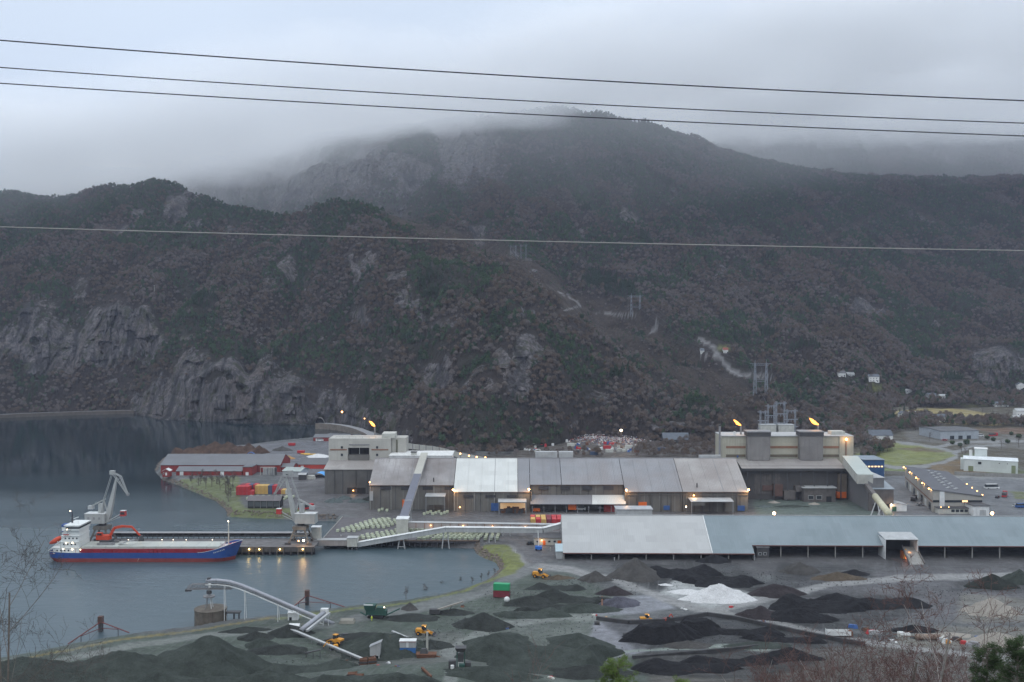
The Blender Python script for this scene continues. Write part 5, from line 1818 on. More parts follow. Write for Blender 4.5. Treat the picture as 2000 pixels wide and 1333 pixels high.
def crane(loc, rz, label, lift, group):
    t = empty('harbour_crane', loc, label, 'crane', group, rz)
    base = paint('crane_base_steel', (.15, .14, .125), .8, .3, dirt=.6)
    for sx in (-1, 1):
        for sy in (-1, 1):
            MB().bar((sx * 5.0, sy * 4.4, 0), (sx * 2.2, sy * 2.0, 7.2), .7, .7).build('leg', base, t)
            b = MB()
            b.b6(sx * 5.0 - 1.4, sx * 5.0 + 1.4, sy * 4.4 - .45, sy * 4.4 + .45, 0, .9)
            b.build('bogie', DSTEEL, t)
    MB().b6(-3.2, 3.2, -3.0, 3.0, 6.6, 8.2).build('portal_deck', base, t)
    MB().box((0, 0, 3.6), (6.8, 6, .5)).build('tie_frame', base, t)
    for k in range(3):
        MB().bar((-2.6 + k * .6, -3.2, 3.9 + k * 1.2), (1.8, -3.2, 3.2 + k * 1.2), .12, .2).build('stair', base, t)
    MB().tube((0, 0, 8.2), (0, 0, 9.5), 1.7, 14).build('slew_ring', DSTEEL, t)
    m = MB().b6(-7.4, 2.2, -2.6, 2.6, 9.5, 14.0)
    h = m.build('machine_house', CW, t)
    MB().b6(-7.55, 2.35, -2.75, 2.75, 14.0, 14.2).build('house_roof', WHITEP, h)
    for k in range(3):
        MB().b6(-6 + k * 2.6, -5 + k * 2.6, -2.66, -2.58, 11.4, 12.5).build('vent', STEEL, h)
    # A frame
    MB().bar((-.2, -1.3, 14.2), (.8, 0, 20.4), .55, .55).build('frame_leg', CW, t)
    MB().bar((-.2, 1.3, 14.2), (.8, 0, 20.4), .55, .55).build('frame_leg', CW, t)
    MB().bar((2.4, 0, 14.0), (.8, 0, 20.4), .4, .5).build('frame_brace', CW, t)
    MB().b6(-1.6, .6, -.9, .9, 14.2, 18.5).build('winch_box', CW, t)
    # counterweight arm
    MB().bar((1.2, -.8, 20.6), (-5.4, -.5, 17.2), .35, .5).build('balance_arm', CW, t)
    MB().bar((1.2, .8, 20.6), (-5.4, .5, 17.2), .35, .5).build('balance_arm', CW, t)
    MB().b6(-6.6, -4.2, -1.0, 1.0, 15.9, 17.5).build('counterweight', LGREY, t)
    MB().bar((-3.5, 0, 17.9), (-3.0, 0, 19.4), .1, .1).build('railing', CW, t)
    # jib: tapered box
    a, b = Vector((2.4, 0, 9.8)), Vector((7.0, 0, 30.6))
    j = MB()
    d = (b - a).normalized()
    nrm = Vector((d.z, 0, -d.x))
    prof = ((0, .5, 1.0), (.18, 1.15, 1.3), (.55, .85, .9), (1, .4, .5))
    pts = []
    for k, w2, dpt in prof:
        c = a.lerp(b, k)
        for sx, sy in ((-1, -1), (1, -1), (1, 1), (-1, 1)):
            pts.append(c + nrm * (w2 * sx) + Vector((0, dpt * sy, 0)))
    j.grid(pts, 4, 4, True)
    j.add([pts[12], pts[13], pts[14], pts[15]], [(0, 1, 2, 3)])
    j.build('jib', CW, t)
    for sy in (-.7, .7):
        MB().tube((.8, sy, 20.4), (5.0, sy, 33.0), .14, 6).build('tie_rod', CW, t)
    # fly jib: lattice
    fp = [Vector((4.6, 0, 33.6)), Vector((9.0, 0, 31.4)), Vector((12.4, 0, 23.0))]
    m = MB()
    MB().b6(3.9, 6.2, -.8, .8, 32.3, 34.1).build('jib_head', CW, t)
    for sy in (-.7, .7):
        m.bar(fp[0] + Vector((0, sy, 0)), fp[1] + Vector((0, sy, 0)), .3, .35)
        m.bar(fp[1] + Vector((0, sy, 0)), fp[2] + Vector((0, sy * .5, 0)), .3, .35)
        m.bar(Vector((7.0, sy, 30.4)), fp[2] + Vector((-.5, sy * .5, .2)), .25, .3)
        m.bar(fp[0] + Vector((.3, sy, -.6)), Vector((7.0, sy, 30.4)), .3, .3)
        for k in range(6):
            u = k / 6
            p, q = fp[1].lerp(fp[2], u), Vector((7.0, 0, 30.4)).lerp(fp[2], min(1, u + .12))
            m.bar(p + Vector((0, sy * (1 - u * .5), 0)), q + Vector((0, sy * (1 - u * .5), 0)), .12, .12)
    for k in range(7):
        u = k / 6
        p = fp[1].lerp(fp[2], u)
        m.bar(p + Vector((0, -.7, 0)), p + Vector((0, .7, 0)), .12, .12)
    m.build('fly_jib', CW, t)
    MB().tube(fp[2] + Vector((0, -.3, 0)), fp[2] + Vector((0, .3, 0)), .8, 12).build('sheave', STEEL, t)
    MB().tube(fp[2] + Vector((.8, 0, 0)), (fp[2].x + .8, 0, lift), .05, 4).build('hoist_rope', DSTEEL, t)
    # cab on its boom
    MB().bar((2.2, -1.9, 9.9), (10.2, -1.9, 14.4), .3, .4).build('cab_boom', CW, t)
    MB().bar((2.2, -.6, 9.6), (9.2, -1.3, 12.6), .25, .3).build('cab_boom', CW, t)
    c = MB().box((10.9, -1.7, 13.2), (2.3, 2.3, 2.4), top=.9).build('operator_cab', CR, t)
    MB().b6(9.95, 11.9, -2.9, -2.78, 14.0, 15.1).build('cab_window', GLASS, c)
    MB().b6(9.8, 12.1, -2.85, -.6, 15.62, 15.75).build('cab_roof', WHITEP, c)
    return t


crane((X_(197, 479), 479, 4.0), math.radians(-4), 'tall white portal crane behind the ship bridge with red cab', 7, 'white portal cranes on the pier')
crane((X_(586, 479), 479, 4.0), math.radians(176), 'tall white portal crane at the right end of the pier', 5, 'white portal cranes on the pier')
lamp_at(Q(593, 1056, 472), 'bright lamp at the foot of the right portal crane', r=.5, mat=LAMPW, power=900)
lamp_at(Q(583, 1057, 472), 'small orange lamp left of the bright one at the right crane foot', r=.3, mat=LAMPS, power=100)

# ------------------------------------------------------------------ the cargo ship
HB = paint('hull_blue', (.025, .075, .26), .4, .1, dirt=.12)
HR = paint('hull_red', (.22, .045, .04), .6, .15, dirt=.3, dirtc=(.12, .06, .05))
BR = paint('bulwark_red', (.26, .015, .03), .6, .15)
DKR = paint('deck_red', (.38, .03, .045), .7, .12)
HC_ = sheet('hatch_cover', (.40, .42, .39), axis='X', pitch=3.0, dirt=.25, var=.05, dirtc=(.3, .3, .26), panels=False)
SHIPW = paint('ship_white', (.66, .68, .66), .45, .04, dirt=.15, dirtc=(.3, .25, .2))
SY = 463.5
sx0, sx1 = X_(101, SY), X_(472, SY)
LS = sx1 - sx0
ship = empty('cargo_ship', (sx0, SY, 0), 'blue and red coastal cargo ship with white bridge moored at the pier', 'ship')
NS = 46
BW = 6.3


def beam(k, lev):
    """half beam at station k (0 stern .. 1 bow); lev 0 keel .. 1 deck"""
    stern = min(1, (k / .07 + .55 * lev + .08)) ** .6 if k < .07 else 1
    ent = .80 + .08 * lev
    bow = 1.0 if k < ent else max(0.0, 1 - ((k - ent) / (1 - ent + .001)) ** (1.7 + 1.2 * lev))
    return BW * stern * bow * (.93 + .07 * lev)


def deckz(k):
    z = 4.3 + .4 * sstep(.12, .02, k)
    return float(z + 4.6 * sstep(.78, 1.03, k))


rows = []
lv = [(-1.6, 0.0), (0.0, .45), (1.75, .62), (None, 1.0)]
for i in range(NS + 1):
    k = i / NS
    dz = deckz(k)
    ring = []
    for z, lev in lv:
        zz = dz if z is None else z
        x = k * LS
        if k > .9:      # raked stem
            rake = (k - .9) / .1
            x = .9 * LS + .1 * LS * rake * (.55 + .45 * max(0, zz) / 9.0)
        if k < .04:
            x += (1 - k / .04) * (1.8 if zz < 1 else 0)
        ring.append((x, beam(k, lev), zz))
    rows.append(ring)


def strip(l0, l1, mat, name, extra=0.0):
    m = MB()
    for s in (-1, 1):
        pts = []
        for ring in rows:
            pts += [(ring[l0][0], s * (ring[l0][1] + extra), ring[l0][2]), (ring[l1][0], s * (ring[l1][1] + extra), ring[l1][2])]
        m.grid(pts, NS + 1, 2)
    r0 = rows[0]
    m.add([(r0[l0][0], -r0[l0][1], r0[l0][2]), (r0[l0][0], r0[l0][1], r0[l0][2]), (r0[l1][0], r0[l1][1], r0[l1][2]), (r0[l1][0], -r0[l1][1], r0[l1][2])], [(0, 1, 2, 3)])
    return m.build(name, mat, ship, True)


strip(0, 2, HR, 'lower_hull')
strip(2, 3, HB, 'hull')
m = MB()
pts = []
for ring in rows:
    pts += [(ring[3][0], -ring[3][1], ring[3][2] - .9), (ring[3][0], ring[3][1], ring[3][2] - .9)]
m.grid(pts, NS + 1, 2)
m.build('deck', DKR, ship)
m = MB()
for s in (-1, 1):         # pale rail line
    for i in range(NS):
        a, b = rows[i][3], rows[i + 1][3]
        if i / NS > .78 or i / NS < .16:
            m.bar((a[0], s * a[1], a[2] + .05), (b[0], s * b[1], b[2] + .05), .14, .14)
m.build('rail', WHITEP, ship)
kx = lambda px: X_(px, SY) - sx0
# side coaming in dark red, hatch covers in white
xh0, xh1 = kx(163), kx(432)
MB().b6(xh0 - 3, xh1 - 1, -BW + .5, BW - .5, 3.4, 5.9).build('hatch_coaming', BR, ship)
for k in range(34):
    x = xh0 - 2 + k * (xh1 - xh0) / 34
    MB().b6(x, x + .18, -BW + .28, -BW + .5, 3.4, 5.85).build('stanchion', BR, ship)
nh = 11
for k in range(nh):
    a = xh0 + k * (xh1 - xh0) / nh
    b = xh0 + (k + 1) * (xh1 - xh0) / nh
    MB().b6(a + .05, b - .08, -BW + 1.0, BW - 1.0, 5.9, 6.9).build('hatch_cover', HC_, ship)
m = MB().b6(xh1 - .5, xh1 + 3, -4.2, 4.2, 4, 6.1)
m.build('forward_locker', paint('pale_pink_paint', (.5, .42, .42), .6), ship)
# bridge
bx0, bx1 = kx(124), kx(161)
tiers = [(bx0 - 3, bx1 + .2, 6.0, 3.8, 6.6), (bx0, bx1, 5.9, 6.6, 9.2), (bx0 + .6, bx1, 5.6, 9.2, 11.8), (bx0 + 1.4, bx1, 5.3, 11.8, 14.2)]
for x0, x1, hw, z0, z1 in tiers:
    h_ = MB().b6(x0, x1, -hw, hw, z0, z1 - .12).build('deckhouse', SHIPW, ship)
    MB().b6(x0 - .35, x1 + .15, -hw - .3, hw + .3, z1 - .12, z1).build('deck_edge', SHIPW, h_)
    if z1 < 14:
        for k in range(4):
            MB().b6(x0 + 1.5 + k * 1.7, x0 + 2.2 + k * 1.7, -hw - .06, -hw + .02, z0 + 1.1, z0 + 1.8).build('porthole', GLASS, h_)
wh = MB().b6(bx0 + 2.4, bx1 + .3, -6.2, 6.2, 14.2, 16.4).build('wheelhouse', SHIPW, ship)
MB().b6(bx0 + 3, bx1 + .42, -6.28, 6.28, 15.1, 15.9).build('bridge_window', GLASS, wh)
MB().b6(bx0 + 2, bx1 + .6, -6.4, 6.4, 16.4, 16.6).build('wheelhouse_roof', SHIPW, wh)
MB().tube((bx0 + 3.2, 0, 16.6), (bx0 + 3.2, 0, 21.6), .42, 8, .25).build('mast', paint('mast_black', (.025, .03, .04)), ship)
MB().bar((bx0 + 3.2, -2, 19), (bx0 + 3.2, 2, 19), .15, .15).build('yard', STEEL, ship)
MB().bar((bx0 + 4.2, -.9, 18.6), (bx0 + 5.6, 1.1, 19.0), .2, .3).build('radar', WHITEP, ship)
MB().tube((bx1 - 1, -4, 16.6), (bx1 - 1, -4, 18.4), .09, 5).build('aerial', WHITEP, ship)
fn = MB().b6(bx0 - .9, bx0 + 1.4, -1.6, 1.6, 11.8, 15.9).build('funnel', SHIPW, ship)
MB().b6(bx0 - 1.0, bx0 + 1.5, -1.7, 1.7, 15.0, 16.1).build('funnel_band', HB, fn)
MB().b6(bx0 - .95, bx0 + 1.45, -1.66, 1.66, 12.6, 13.1).build('funnel_band', HB, fn)
MB().b6(bx0 + 1.5, bx0 + 4, -5.65, -5.58, 12.1, 12.5).build('name_board', CR, ship)
# free-fall lifeboat on its davit
m = MB()
pts = []
for i in range(9):
    k = i / 8
    r_ = math.sin(math.pi * (.12 + .76 * k)) * 1.3
    for j in range(10):
        a = 2 * math.pi * j / 10
        pts.append((-6.2 * k + bx0 - .2, r_ * math.cos(a) - 1.5, 10.6 - 3.0 * k + r_ * 1.05 * math.sin(a)))
m.grid(pts, 9, 10, True)
m.add([pts[i] for i in range(10)], [tuple(range(10))]).add([pts[80 + i] for i in range(10)], [tuple(range(9, -1, -1))])
m.build('lifeboat', paint('lifeboat_orange', (.55, .07, .03), .5), ship, True)
for sy in (-3.2, .2):
    MB().bar((bx0 - .5, sy, 9.2), (bx0 - 6.6, sy, 4.4), .25, .3).build('davit', SHIPW, ship)
    MB().bar((bx0 - 2.2, sy, 8.8), (bx0 - .8, sy, 4.2), .25, .25).build('davit', SHIPW, ship)
# foremast and fore deck
fx = kx(444)
MB().tube((fx, 0, 6), (fx, 0, 17.2), .32, 8, .16).build('foremast', paint('mast_cream', (.6, .56, .46)), ship)
MB().bar((fx - .1, -.5, 15.6), (fx - .1, .5, 15.6), .3, .3).build('mast_platform', WHITEP, ship)
sball(MB(), (fx, -.4, 17.3), .24).build('mast_lamp', LAMPW, ship)
for x in (fx - 3, fx - 1.6, fx + 2.2):
    MB().tube((x, -1.5, 6), (x, -1.5, 7.8), .3, 8).build('ventilator', WHITEP, ship)
MB().tube((fx + 1.8, -1.3, 6.6), (fx + 1.8, 1.3, 6.6), .55, 10).build('windlass', paint('winch_green', (.10, .12, .10)), ship)
# name on the bow (too faint in the picture to read: a pale smear of letters), draught marks
for k in range(7):
    u = .868 + k * .0085
    MB().box((u * LS, -beam(u, .92) - .03, deckz(u) - 1.55), (.42, .06, (.5, .42, .5, .46, .5, .44, .5)[k])).build('bow_lettering', paint('faded_white', (.42, .46, .5)), ship)
MB().bar((kx(275), -BW - .03, .4), (kx(278), -BW - .03, 1.9), .08, .14).build('load_mark', paint('faded_pink', (.5, .38, .3)), ship)
for px_, z in ((134, 21.9), (139, 14.8)):
    sball(MB(), (kx(px_), -6.2 if z < 20 else 0, z), .24).build('navigation_lamp', LAMPW, ship)
for px_, row in ((129, 1061), (141, 1061), (123, 1073), (141, 1073.5), (157, 1074)):
    p = Q(px_, row, SY - 6.5)
    sball(MB(), (p.x - sx0, -6.5, p.z), .22).build('deck_lamp', LAMPW, ship)
for u in (.22, .37, .44, .55, .61, .68, .82):
    sball(MB(), (u * LS, 5.6, 7.6), .14).build('hatch_lamp', LAMPW, ship)
    ld = bpy.data.lights.new('hatch_light', 'POINT')
    ld.energy, ld.color, ld.shadow_soft_size = 22, (1, .82, .5), .15
    lo = bpy.data.objects.new('hatch_light', ld)
    COL.objects.link(lo)
    lo.parent, lo.location = ship, (u * LS, 4.4, 8.2)

# ------------------------------------------------------------------ material handlers and loaders
def wheel(m, c, r, w_):
    m.tube((c[0], c[1] - w_ / 2, c[2]), (c[0], c[1] + w_ / 2, c[2]), r, 12)
    return m


TYRE = paint('tyre', (.02, .02, .021), .9)
t = empty('hatch_excavator', (kx(196) + sx0, SY + .5, 6.9), 'orange long-arm excavator standing on the ship hatch covers', 'excavator')
OR = paint('excavator_orange', (.50, .055, .02), .5, .08)
MB().b6(-1.2, 6.5, -3.2, -2.2, 0, 1.1).build('gantry_foot', STEEL, t)
MB().b6(-1.2, 6.5, 2.2, 3.2, 0, 1.1).build('gantry_foot', STEEL, t)
MB().b6(-.5, 4.5, -2.4, 2.4, 1.1, 2.0).build('undercarriage', DSTEEL, t)
MB().b6(-2.4, 3.6, -1.6, 1.6, 2.0, 4.0).build('body', OR, t)
c_ = MB().b6(-2.0, .4, -1.75, -.3, 4.0, 5.3).build('cab', OR, t)
MB().b6(-1.8, .2, -1.8, -1.7, 4.2, 5.1).build('cab_window', GLASS, c_)
ap = [(3.2, 0, 3.2), (5.4, 0, 7.2), (9.0, 0, 8.0), (13.4, 0, 7.7), (17.2, 0, 3.6)]
for i in range(2):
    MB().bar(ap[i], ap[i + 1], .8, 1.1).build('boom', OR, t)
MB().bar(ap[2], ap[3], .7, .9).build('boom', OR, t)
MB().bar(ap[3], ap[4], .55, .7).build('dipper', OR, t)
MB().box((17.6, 0, 1.2), (2.2, 1.8, 2.6), top=.55).build('grab', DSTEEL, t)
MB().bar((8, -1.5, .2), (15.5, -3.8, 2.6), 1.2, .5).build('ramp', LGREY, t)

# ------------------------------------------------------------------ bulk loader on its caisson
LY = float(G(1000, 1220, 0).y)
lx = X_(408, LY)
t = empty('mooring_caisson', (lx, LY, 0), 'round weathered concrete caisson carrying the slender loader', 'caisson')
RC = paint('weathered_concrete', (.12, .105, .085), .9, .35, .5, dirt=.7, dirtc=(.05, .03, .025))
MB().tube((0, 0, -5), (0, 0, 5.6), 5.7, 32, 5.6).build('drum', RC, t)
MB().tube((0, 0, 5.6), (0, 0, 5.9), 5.75, 32).build('rim', RC, t)
t = empty('caisson_jetty', (lx + 5.5, LY, 4.2), 'short dark jetty bridge beside the round caisson', 'jetty')
MB().b6(-.3, 5.2, -1.2, 1.2, 0, .5).build('deck', DSTEEL, t)
for x in (3.0, 4.8):
    MB().tube((x, -.6, -7), (x, -.6, 0), .3, 8).build('pile', DSTEEL, t)
t = empty('ship_loader', (X_(405, LY), LY, 5.9), 'slender lattice ship loader tower on the round caisson', 'ship loader')
for sx in (-1, 1):
    for sy in (-1, 1):
        MB().bar((sx * 1.1, sy * 1.1, 0), (sx * .5, sy * .5, 4.2), .16, .16).build('leg', WHITEP if sx > 0 else STEEL, t)
MB().tube((0, 0, 4.0), (0, 0, 4.5), 2.1, 12).build('platform', STEEL, t)
MB().tube((0, 0, 4.5), (0, 0, 9.8), .45, 10).build('column', LGREY, t)
MB().tube((0, 0, 5.2), (0, 0, 6.2), .9, 10).build('slew_ring', DSTEEL, t)
MB().box((0, 0, 9.6), (1.2, 1.2, 1.3)).build('head_box', DSTEEL, t)
MB().box((.5, -.6, 7.6), (.8, .8, 1.6)).build('cab', WHITEP, t)
m = MB()
x = -7.8
for sy in (-.7, .7):
    m.bar((-7.8, sy, 6.9), (8.3, sy, 7.0), .3, .3)
    m.bar((-6.2, sy, 8.6), (0, sy, 8.7), .26, .26)
    m.bar((0, sy, 8.7), (8.3, sy, 7.9), .26, .26)
    m.bar((-7.8, sy, 6.9), (-6.2, sy, 8.6), .14, .14)
    for k in range(16):
        a = -7.8 + k
        m.bar((a, sy, 6.95), (a + 1, sy, 8.4 if a < 0 else 8.6 - a * .08), .16, .16)
        m.bar((a + 1, sy, 6.95), (a, sy, 8.4 if a < 0 else 8.6 - a * .08), .09, .09)
for k in range(17):
    m.bar((-7.8 + k, -.7, 6.95), (-7.8 + k, .7, 6.95), .1, .1)
m.build('boom_truss', STEEL, t)
MB().b6(-8.4, -6.4, -.7, .7, 6.1, 6.8).build('boom_hopper', DSTEEL, t)

c0, c1 = Q(403, 1134, LY), GG(652, 1219)
path_px = [(403, 1134.5), (425, 1134), (448, 1136.5), (470, 1143), (500, 1155), (540, 1172), (580, 1189.5), (620, 1206), (652, 1218.5)]
Lp = []
for i, (a, b) in enumerate(path_px):
    u = (a - 403) / (652 - 403)
    Yc = LY + (c1.y - LY) * u
    Lp.append(Q(a, b, Yc))
t = empty('loading_conveyor', tuple(Lp[0]), 'long pale grey conveyor curving up from the yard to the loader tower', 'conveyor')
CG = paint('conveyor_hood_grey', (.30, .31, .34), .45, .08, dirt=.3)
for i in range(len(Lp) - 1):
    a, b = Lp[i] - Lp[0], Lp[i + 1] - Lp[0]
    MB().tube(a, b, .62, 12, caps=(i in (0, len(Lp) - 2))).build('hood', CG, t, True)
    MB().bar(a + Vector((0, -.9, -1.3)), b + Vector((0, -.9, -1.3)), .22, .3).build('walkway_beam', WHITEP, t)
    MB().bar(a + Vector((0, .6, -1.2)), b + Vector((0, .6, -1.2)), .22, .3).build('walkway_beam', STEEL, t)
    n = max(2, int((b - a).length / 1.6))
    for k in range(n):
        p = a.lerp(b, k / n)
        MB().bar(p + Vector((0, -.9, -1.3)), p + Vector((0, -.6, -.2)), .1, .12).build('stanchion', STEEL, t)
        MB().bar(p + Vector((0, -.9, -1.3)), p + Vector((0, .6, -1.2)), .1, .1).build('cross_tie', STEEL, t)
for k in (.2, .41, .635, .93):
    i = k * (len(Lp) - 1)
    p = Lp[int(i)].lerp(Lp[int(i) + 1], i % 1) - Lp[0]
    zb = (-2 if k < .5 else 2.5) - Lp[0].z
    for s in (-1, 1):
        MB().tube(p + Vector((0, s * .6, -1.2)), (p.x + .2, p.y + s * 1.4, zb), .13, 6).build('leg', WHITEP, t)
# second stub conveyor
a, b = Q(634, 1196, 352), Q(588, 1231, 338)
t = empty('feed_conveyor', tuple(a), 'short thick grey conveyor crossing the long curved one', 'conveyor')
L = b - a
MB().tube((0, 0, 0), L, .8, 12).build('hood', CG, t, True)
MB().bar(Vector((1.7, 0, -.3)), L + Vector((1.9, 0, -.3)), .9, .7).build('walkway', LGREY, t)
MB().box((0, .2, -.8), (2.6, 1.8, 2.0)).build('head_box', WHITEP, t)
for s in (-1, 1):
    MB().bar((s * .8 + .4, 0, -.8), (s * .9 + .4, 0, 2.5 - a.z), .25, .25).build('leg', WHITEP, t)
for lab, px_, row, ww in (('white gabled kiosk under the curved conveyor', 572, 1212, 3.6), ('low white machine cabin at the foot of the stub conveyor', 574, 1231, 3.4)):
    g = GG(px_, row)
    hut('kiosk', lab, 'kiosk', g.x - ww / 2, g.x + ww / 2, g.y, g.y + 2.4, g.z, g.z + (2.4 if row < 1220 else 1.2), WHITEP, WHITEP, .5, 'x', over=.1, doors=((.5, .9, 1.1),))
# thin belt line
a, b = Q(566, 1228, 339), Q(716, 1290, 316)
t = empty('belt_line', tuple(a), 'thin grey belt line running down across the yard to the rusty hopper', 'conveyor')
L = b - a
MB().bar((0, 0, 0), L, .9, .3).build('belt', LGREY, t)
MB().bar(Vector((0, -.4, -.5)), L + Vector((0, -.4, -.5)), .15, .15).build('truss_rail', STEEL, t)
for k in (.02, .3, .55, .8, .98):
    p = L * k
    MB().tube(p, (p.x, p.y, gz(a.x + p.x, a.y + p.y) - a.z), .1, 5).build('leg', STEEL, t)

# dolphins with red braces
for nm, tx, ty0, ty1, shore in (('left of the round caisson', 197, 1204, 1234, ((133, 1258), (252, 1236))), ('behind the curved conveyor', 600, 1153, 1182, ((572, 1186), (674, 1186)))):
    Yd = float(G(1000, ty1, 0).y)
    p = G(tx, ty1, 0)
    t = empty('mooring_dolphin', tuple(p), 'rusty mooring dolphin with red bracing beams, ' + nm, 'mooring dolphin', 'mooring dolphins at the near shore')
    hz = float(zof(ty0, Yd))
    MB().b6(-.65, .65, -.65, .65, -4, hz - 2.0).build('pile', DSTEEL, t)
    MB().b6(-.8, .8, -.8, .8, hz - 2.4, hz).build('fender_head', RUSTY, t)
    RB_ = paint('red_brace', (.15, .04, .036), .7)
    for sx_, sr in shore:
        g = G(sx_, sr, 3.0)
        e = g - p
        MB().bar((0, 0, hz - 2.0), (e.x, e.y, 3.0), .28, .28).build('brace', RB_, t)
        MB().bar((0, 0, 1.2), (e.x * .62, e.y * .62, (3.0 + (hz - 5) * .38) * .9), .2, .2).build('tie', RB_, t)
        q = Vector((e.x * .62, e.y * .62, 0))
        MB().bar((q.x, q.y, hz - 2 - (hz - 5) * .62), (q.x, q.y, -1), .2, .2).build('strut', DSTEEL, t)

# ------------------------------------------------------------------ storage bins and containers on the quay
BINM = paint('bin_pale_green', (.46, .50, .37), .7, .1, dirt=.25)
BIND = paint('bin_dark_rim', (.06, .065, .05), .8)


def bin_proto():
    m = MB().b6(-.72, .72, -.95, .95, .12, 1.25)
    t = m.build('storage_bin', BINM)
    MB().b6(-.75, .75, -.12, .12, .2, 1.29).build('strap', BIND, t)
    MB().b6(-.8, .8, -1.0, 1.0, 0, .12).build('skid', BIND, t)
    return t


ORD = ['first', 'second', 'third', 'fourth', 'fifth', 'sixth', 'seventh', 'eighth', 'ninth', 'tenth', 'eleventh', 'twelfth', 'thirteenth', 'fourteenth', 'fifteenth', 'sixteenth', 'seventeenth', 'eighteenth', 'nineteenth', 'twentieth'] + ['twenty-' + q for q in ('first', 'second', 'third', 'fourth', 'fifth', 'sixth', 'seventh', 'eighth', 'ninth')]
bp = None
nb = 0


def bins(px0, row0, cols, rows_, dpx, slant, drow, where, jit=.15):
    """a block of bins; each file runs away from the quay edge"""
    global bp, nb
    p0 = G(px0, row0, 3.3)
    for c in range(cols):
        nr = rows_ if isinstance(rows_, int) else rows_[c]
        for r in range(nr):
            x = p0.x + c * dpx + r * slant + random.uniform(-jit, jit)
            y = p0.y + r * drow + random.uniform(-jit, jit)
            lab = 'pale green bin, %s file, %s row from the water, %s' % (ORD[c], ORD[r], where)
            if bp is None:
                bp = bin_proto()
                o = bp
                tag(o, lab, 'storage bin', 'pale green storage bins on the quay')
                o.location = (x, y, 3.27 if y < 545 else gz(x, y))
            else:
                o = copy_tree(bp, None, (x, y, 3.27 if y < 545 else gz(x, y)), random.uniform(-.05, .05), lab)
            nb += 1


bins(660, 1039, 4, [9, 9, 9, 9], 2.75, 1.75, 3.5, 'quay corner block')
bins(697, 1032, 6, [7, 7, 6, 6, 5, 4], 2.75, 1.75, 3.5, 'right half of the corner block')
bins(699, 1053, 10, [3, 4, 5, 6, 6, 7, 7, 7, 7, 6], 2.6, 1.7, 3.6, 'block left of transfer tower')
bins(818, 1055, 2, 6, 2.7, 1.2, 3.5, 'pair under the climbing conveyor')
bins(847, 1055, 8, 6, 2.5, .9, 3.5, 'block under the conveyor bend')
bins(922, 1055, 2, 6, 2.6, .6, 3.5, 'pair between conveyor legs')
bins(948, 1055, 3, 6, 2.7, .2, 3.5, 'files around the last leg')
bins(740, 998, 2, [3, 1], 4.4, 1.4, 3.1, 'near the left hall wall')
bins(829, 1005, 3, 3, 4.6, 1.4, 3.1, 'before the small canopy')
bins(484, 975, 8, 3, 3.6, 0, 3.6, 'behind the open-front shed')

CC = {'red': paint('container_red', (.42, .03, .035), .55, .08, dirt=.15), 'maroon': paint('container_maroon', (.18, .03, .04), .6, .1), 'tan': paint('container_tan', (.52, .33, .10), .6, .1),
      'blue': paint('container_blue', (.05, .08, .14), .6, .1), 'white': paint('container_white', (.5, .5, .46), .6, .1), 'green': paint('container_green', (.03, .30, .13), .5, .06)}
cprotos = {}


def container(x, y, z, c, label, rz=0.0, L=6.06):
    if c not in cprotos:
        t = empty('shipping_container', (x, y, z), label, 'container', 'steel shipping containers', rz)
        m = MB()
        W_ = 2.44
        n = 20
        for s in (-1, 1):
            pts = []
            for i in range(n + 1):
                u = -L / 2 + .1 + (L - .2) * i / n
                o = s * (W_ / 2 - (.05 if i % 2 else 0))
                pts += [(o, u, .12), (o, u, 2.5)]
            m.grid(pts, n + 1, 2)
        m.b6(-W_ / 2 + .06, W_ / 2 - .06, -L / 2 + .08, L / 2 - .08, .05, 2.54)
        m.build('shell', CC[c], t)
        for sx in (-1, 1):
            for sy in (-1, 1):
                MB().b6(sx * 1.22 - .08, sx * 1.22 + .08, sy * L / 2 - .08, sy * L / 2 + .08, 0, 2.6).build('corner_post', CC[c], t)
        for sx in (-.6, .6):
            MB().b6(sx - .56, sx + .56, -L / 2 - .02, -L / 2 + .1, .15, 2.45).build('door', CC[c], t)
        for sx in (-.3, .3):
            MB().tube((sx, -L / 2 - .05, .2), (sx, -L / 2 - .05, 2.4), .03, 5).build('lock_rod', STEEL, t)
        cprotos[c] = t
        return t
    return copy_tree(cprotos[c], None, (x, y, z), rz, label)


P0 = G(468, 966, 3)
seq = [('red', 2), ('red', 2), ('red', 2), ('red', 1), ('tan', 2), ('tan', 2), ('tan', 2), ('blue', 2), ('red', 2), ('maroon', 1), ('tan', 1), ('white', 1)]
for i, (c, n) in enumerate(seq):
    for k in range(n):
        dy = 0 if i < 4 else 3.5
        container(P0.x + i * 2.62 + .0, P0.y + dy, 3 + 2.62 * k, c, '%s container, %s column from the left of the shoreside stack, %s' % (c, ORD[i], 'top' if k else 'bottom'))
for i in range(4):
    container(P0.x + .4 + i * 2.62, P0.y + 7.5, 3 + 2.62, ('maroon', 'red', 'blue', 'red')[i], '%s container on the second level behind the front red ones, %s' % (('maroon', 'red', 'blue', 'red')[i], ORD[i]))
    container(P0.x + .4 + i * 2.62, P0.y + 7.5, 3, ('red', 'maroon', 'red', 'blue')[i], '%s container on the ground behind the front red ones, %s' % (('red', 'maroon', 'red', 'blue')[i], ORD[i]))
P0 = G(1041, 1022, 3)
for i, (a, b) in enumerate((('tan', 'red'), ('red', 'tan'), ('tan', 'tan'), ('maroon', 'maroon'), ('red', 'red'), ('red', 'red'), ('maroon', 'red'))):
    container(P0.x + i * 2.75, P0.y, 3, a, '%s container in the front row beside the white shed, %s from the left' % (a, ORD[i]))
    container(P0.x + i * 2.75, P0.y + 6.6, 3, b, '%s container in the rear row beside the white shed, %s from the left' % (b, ORD[i]))
g = GG(980, 1166)
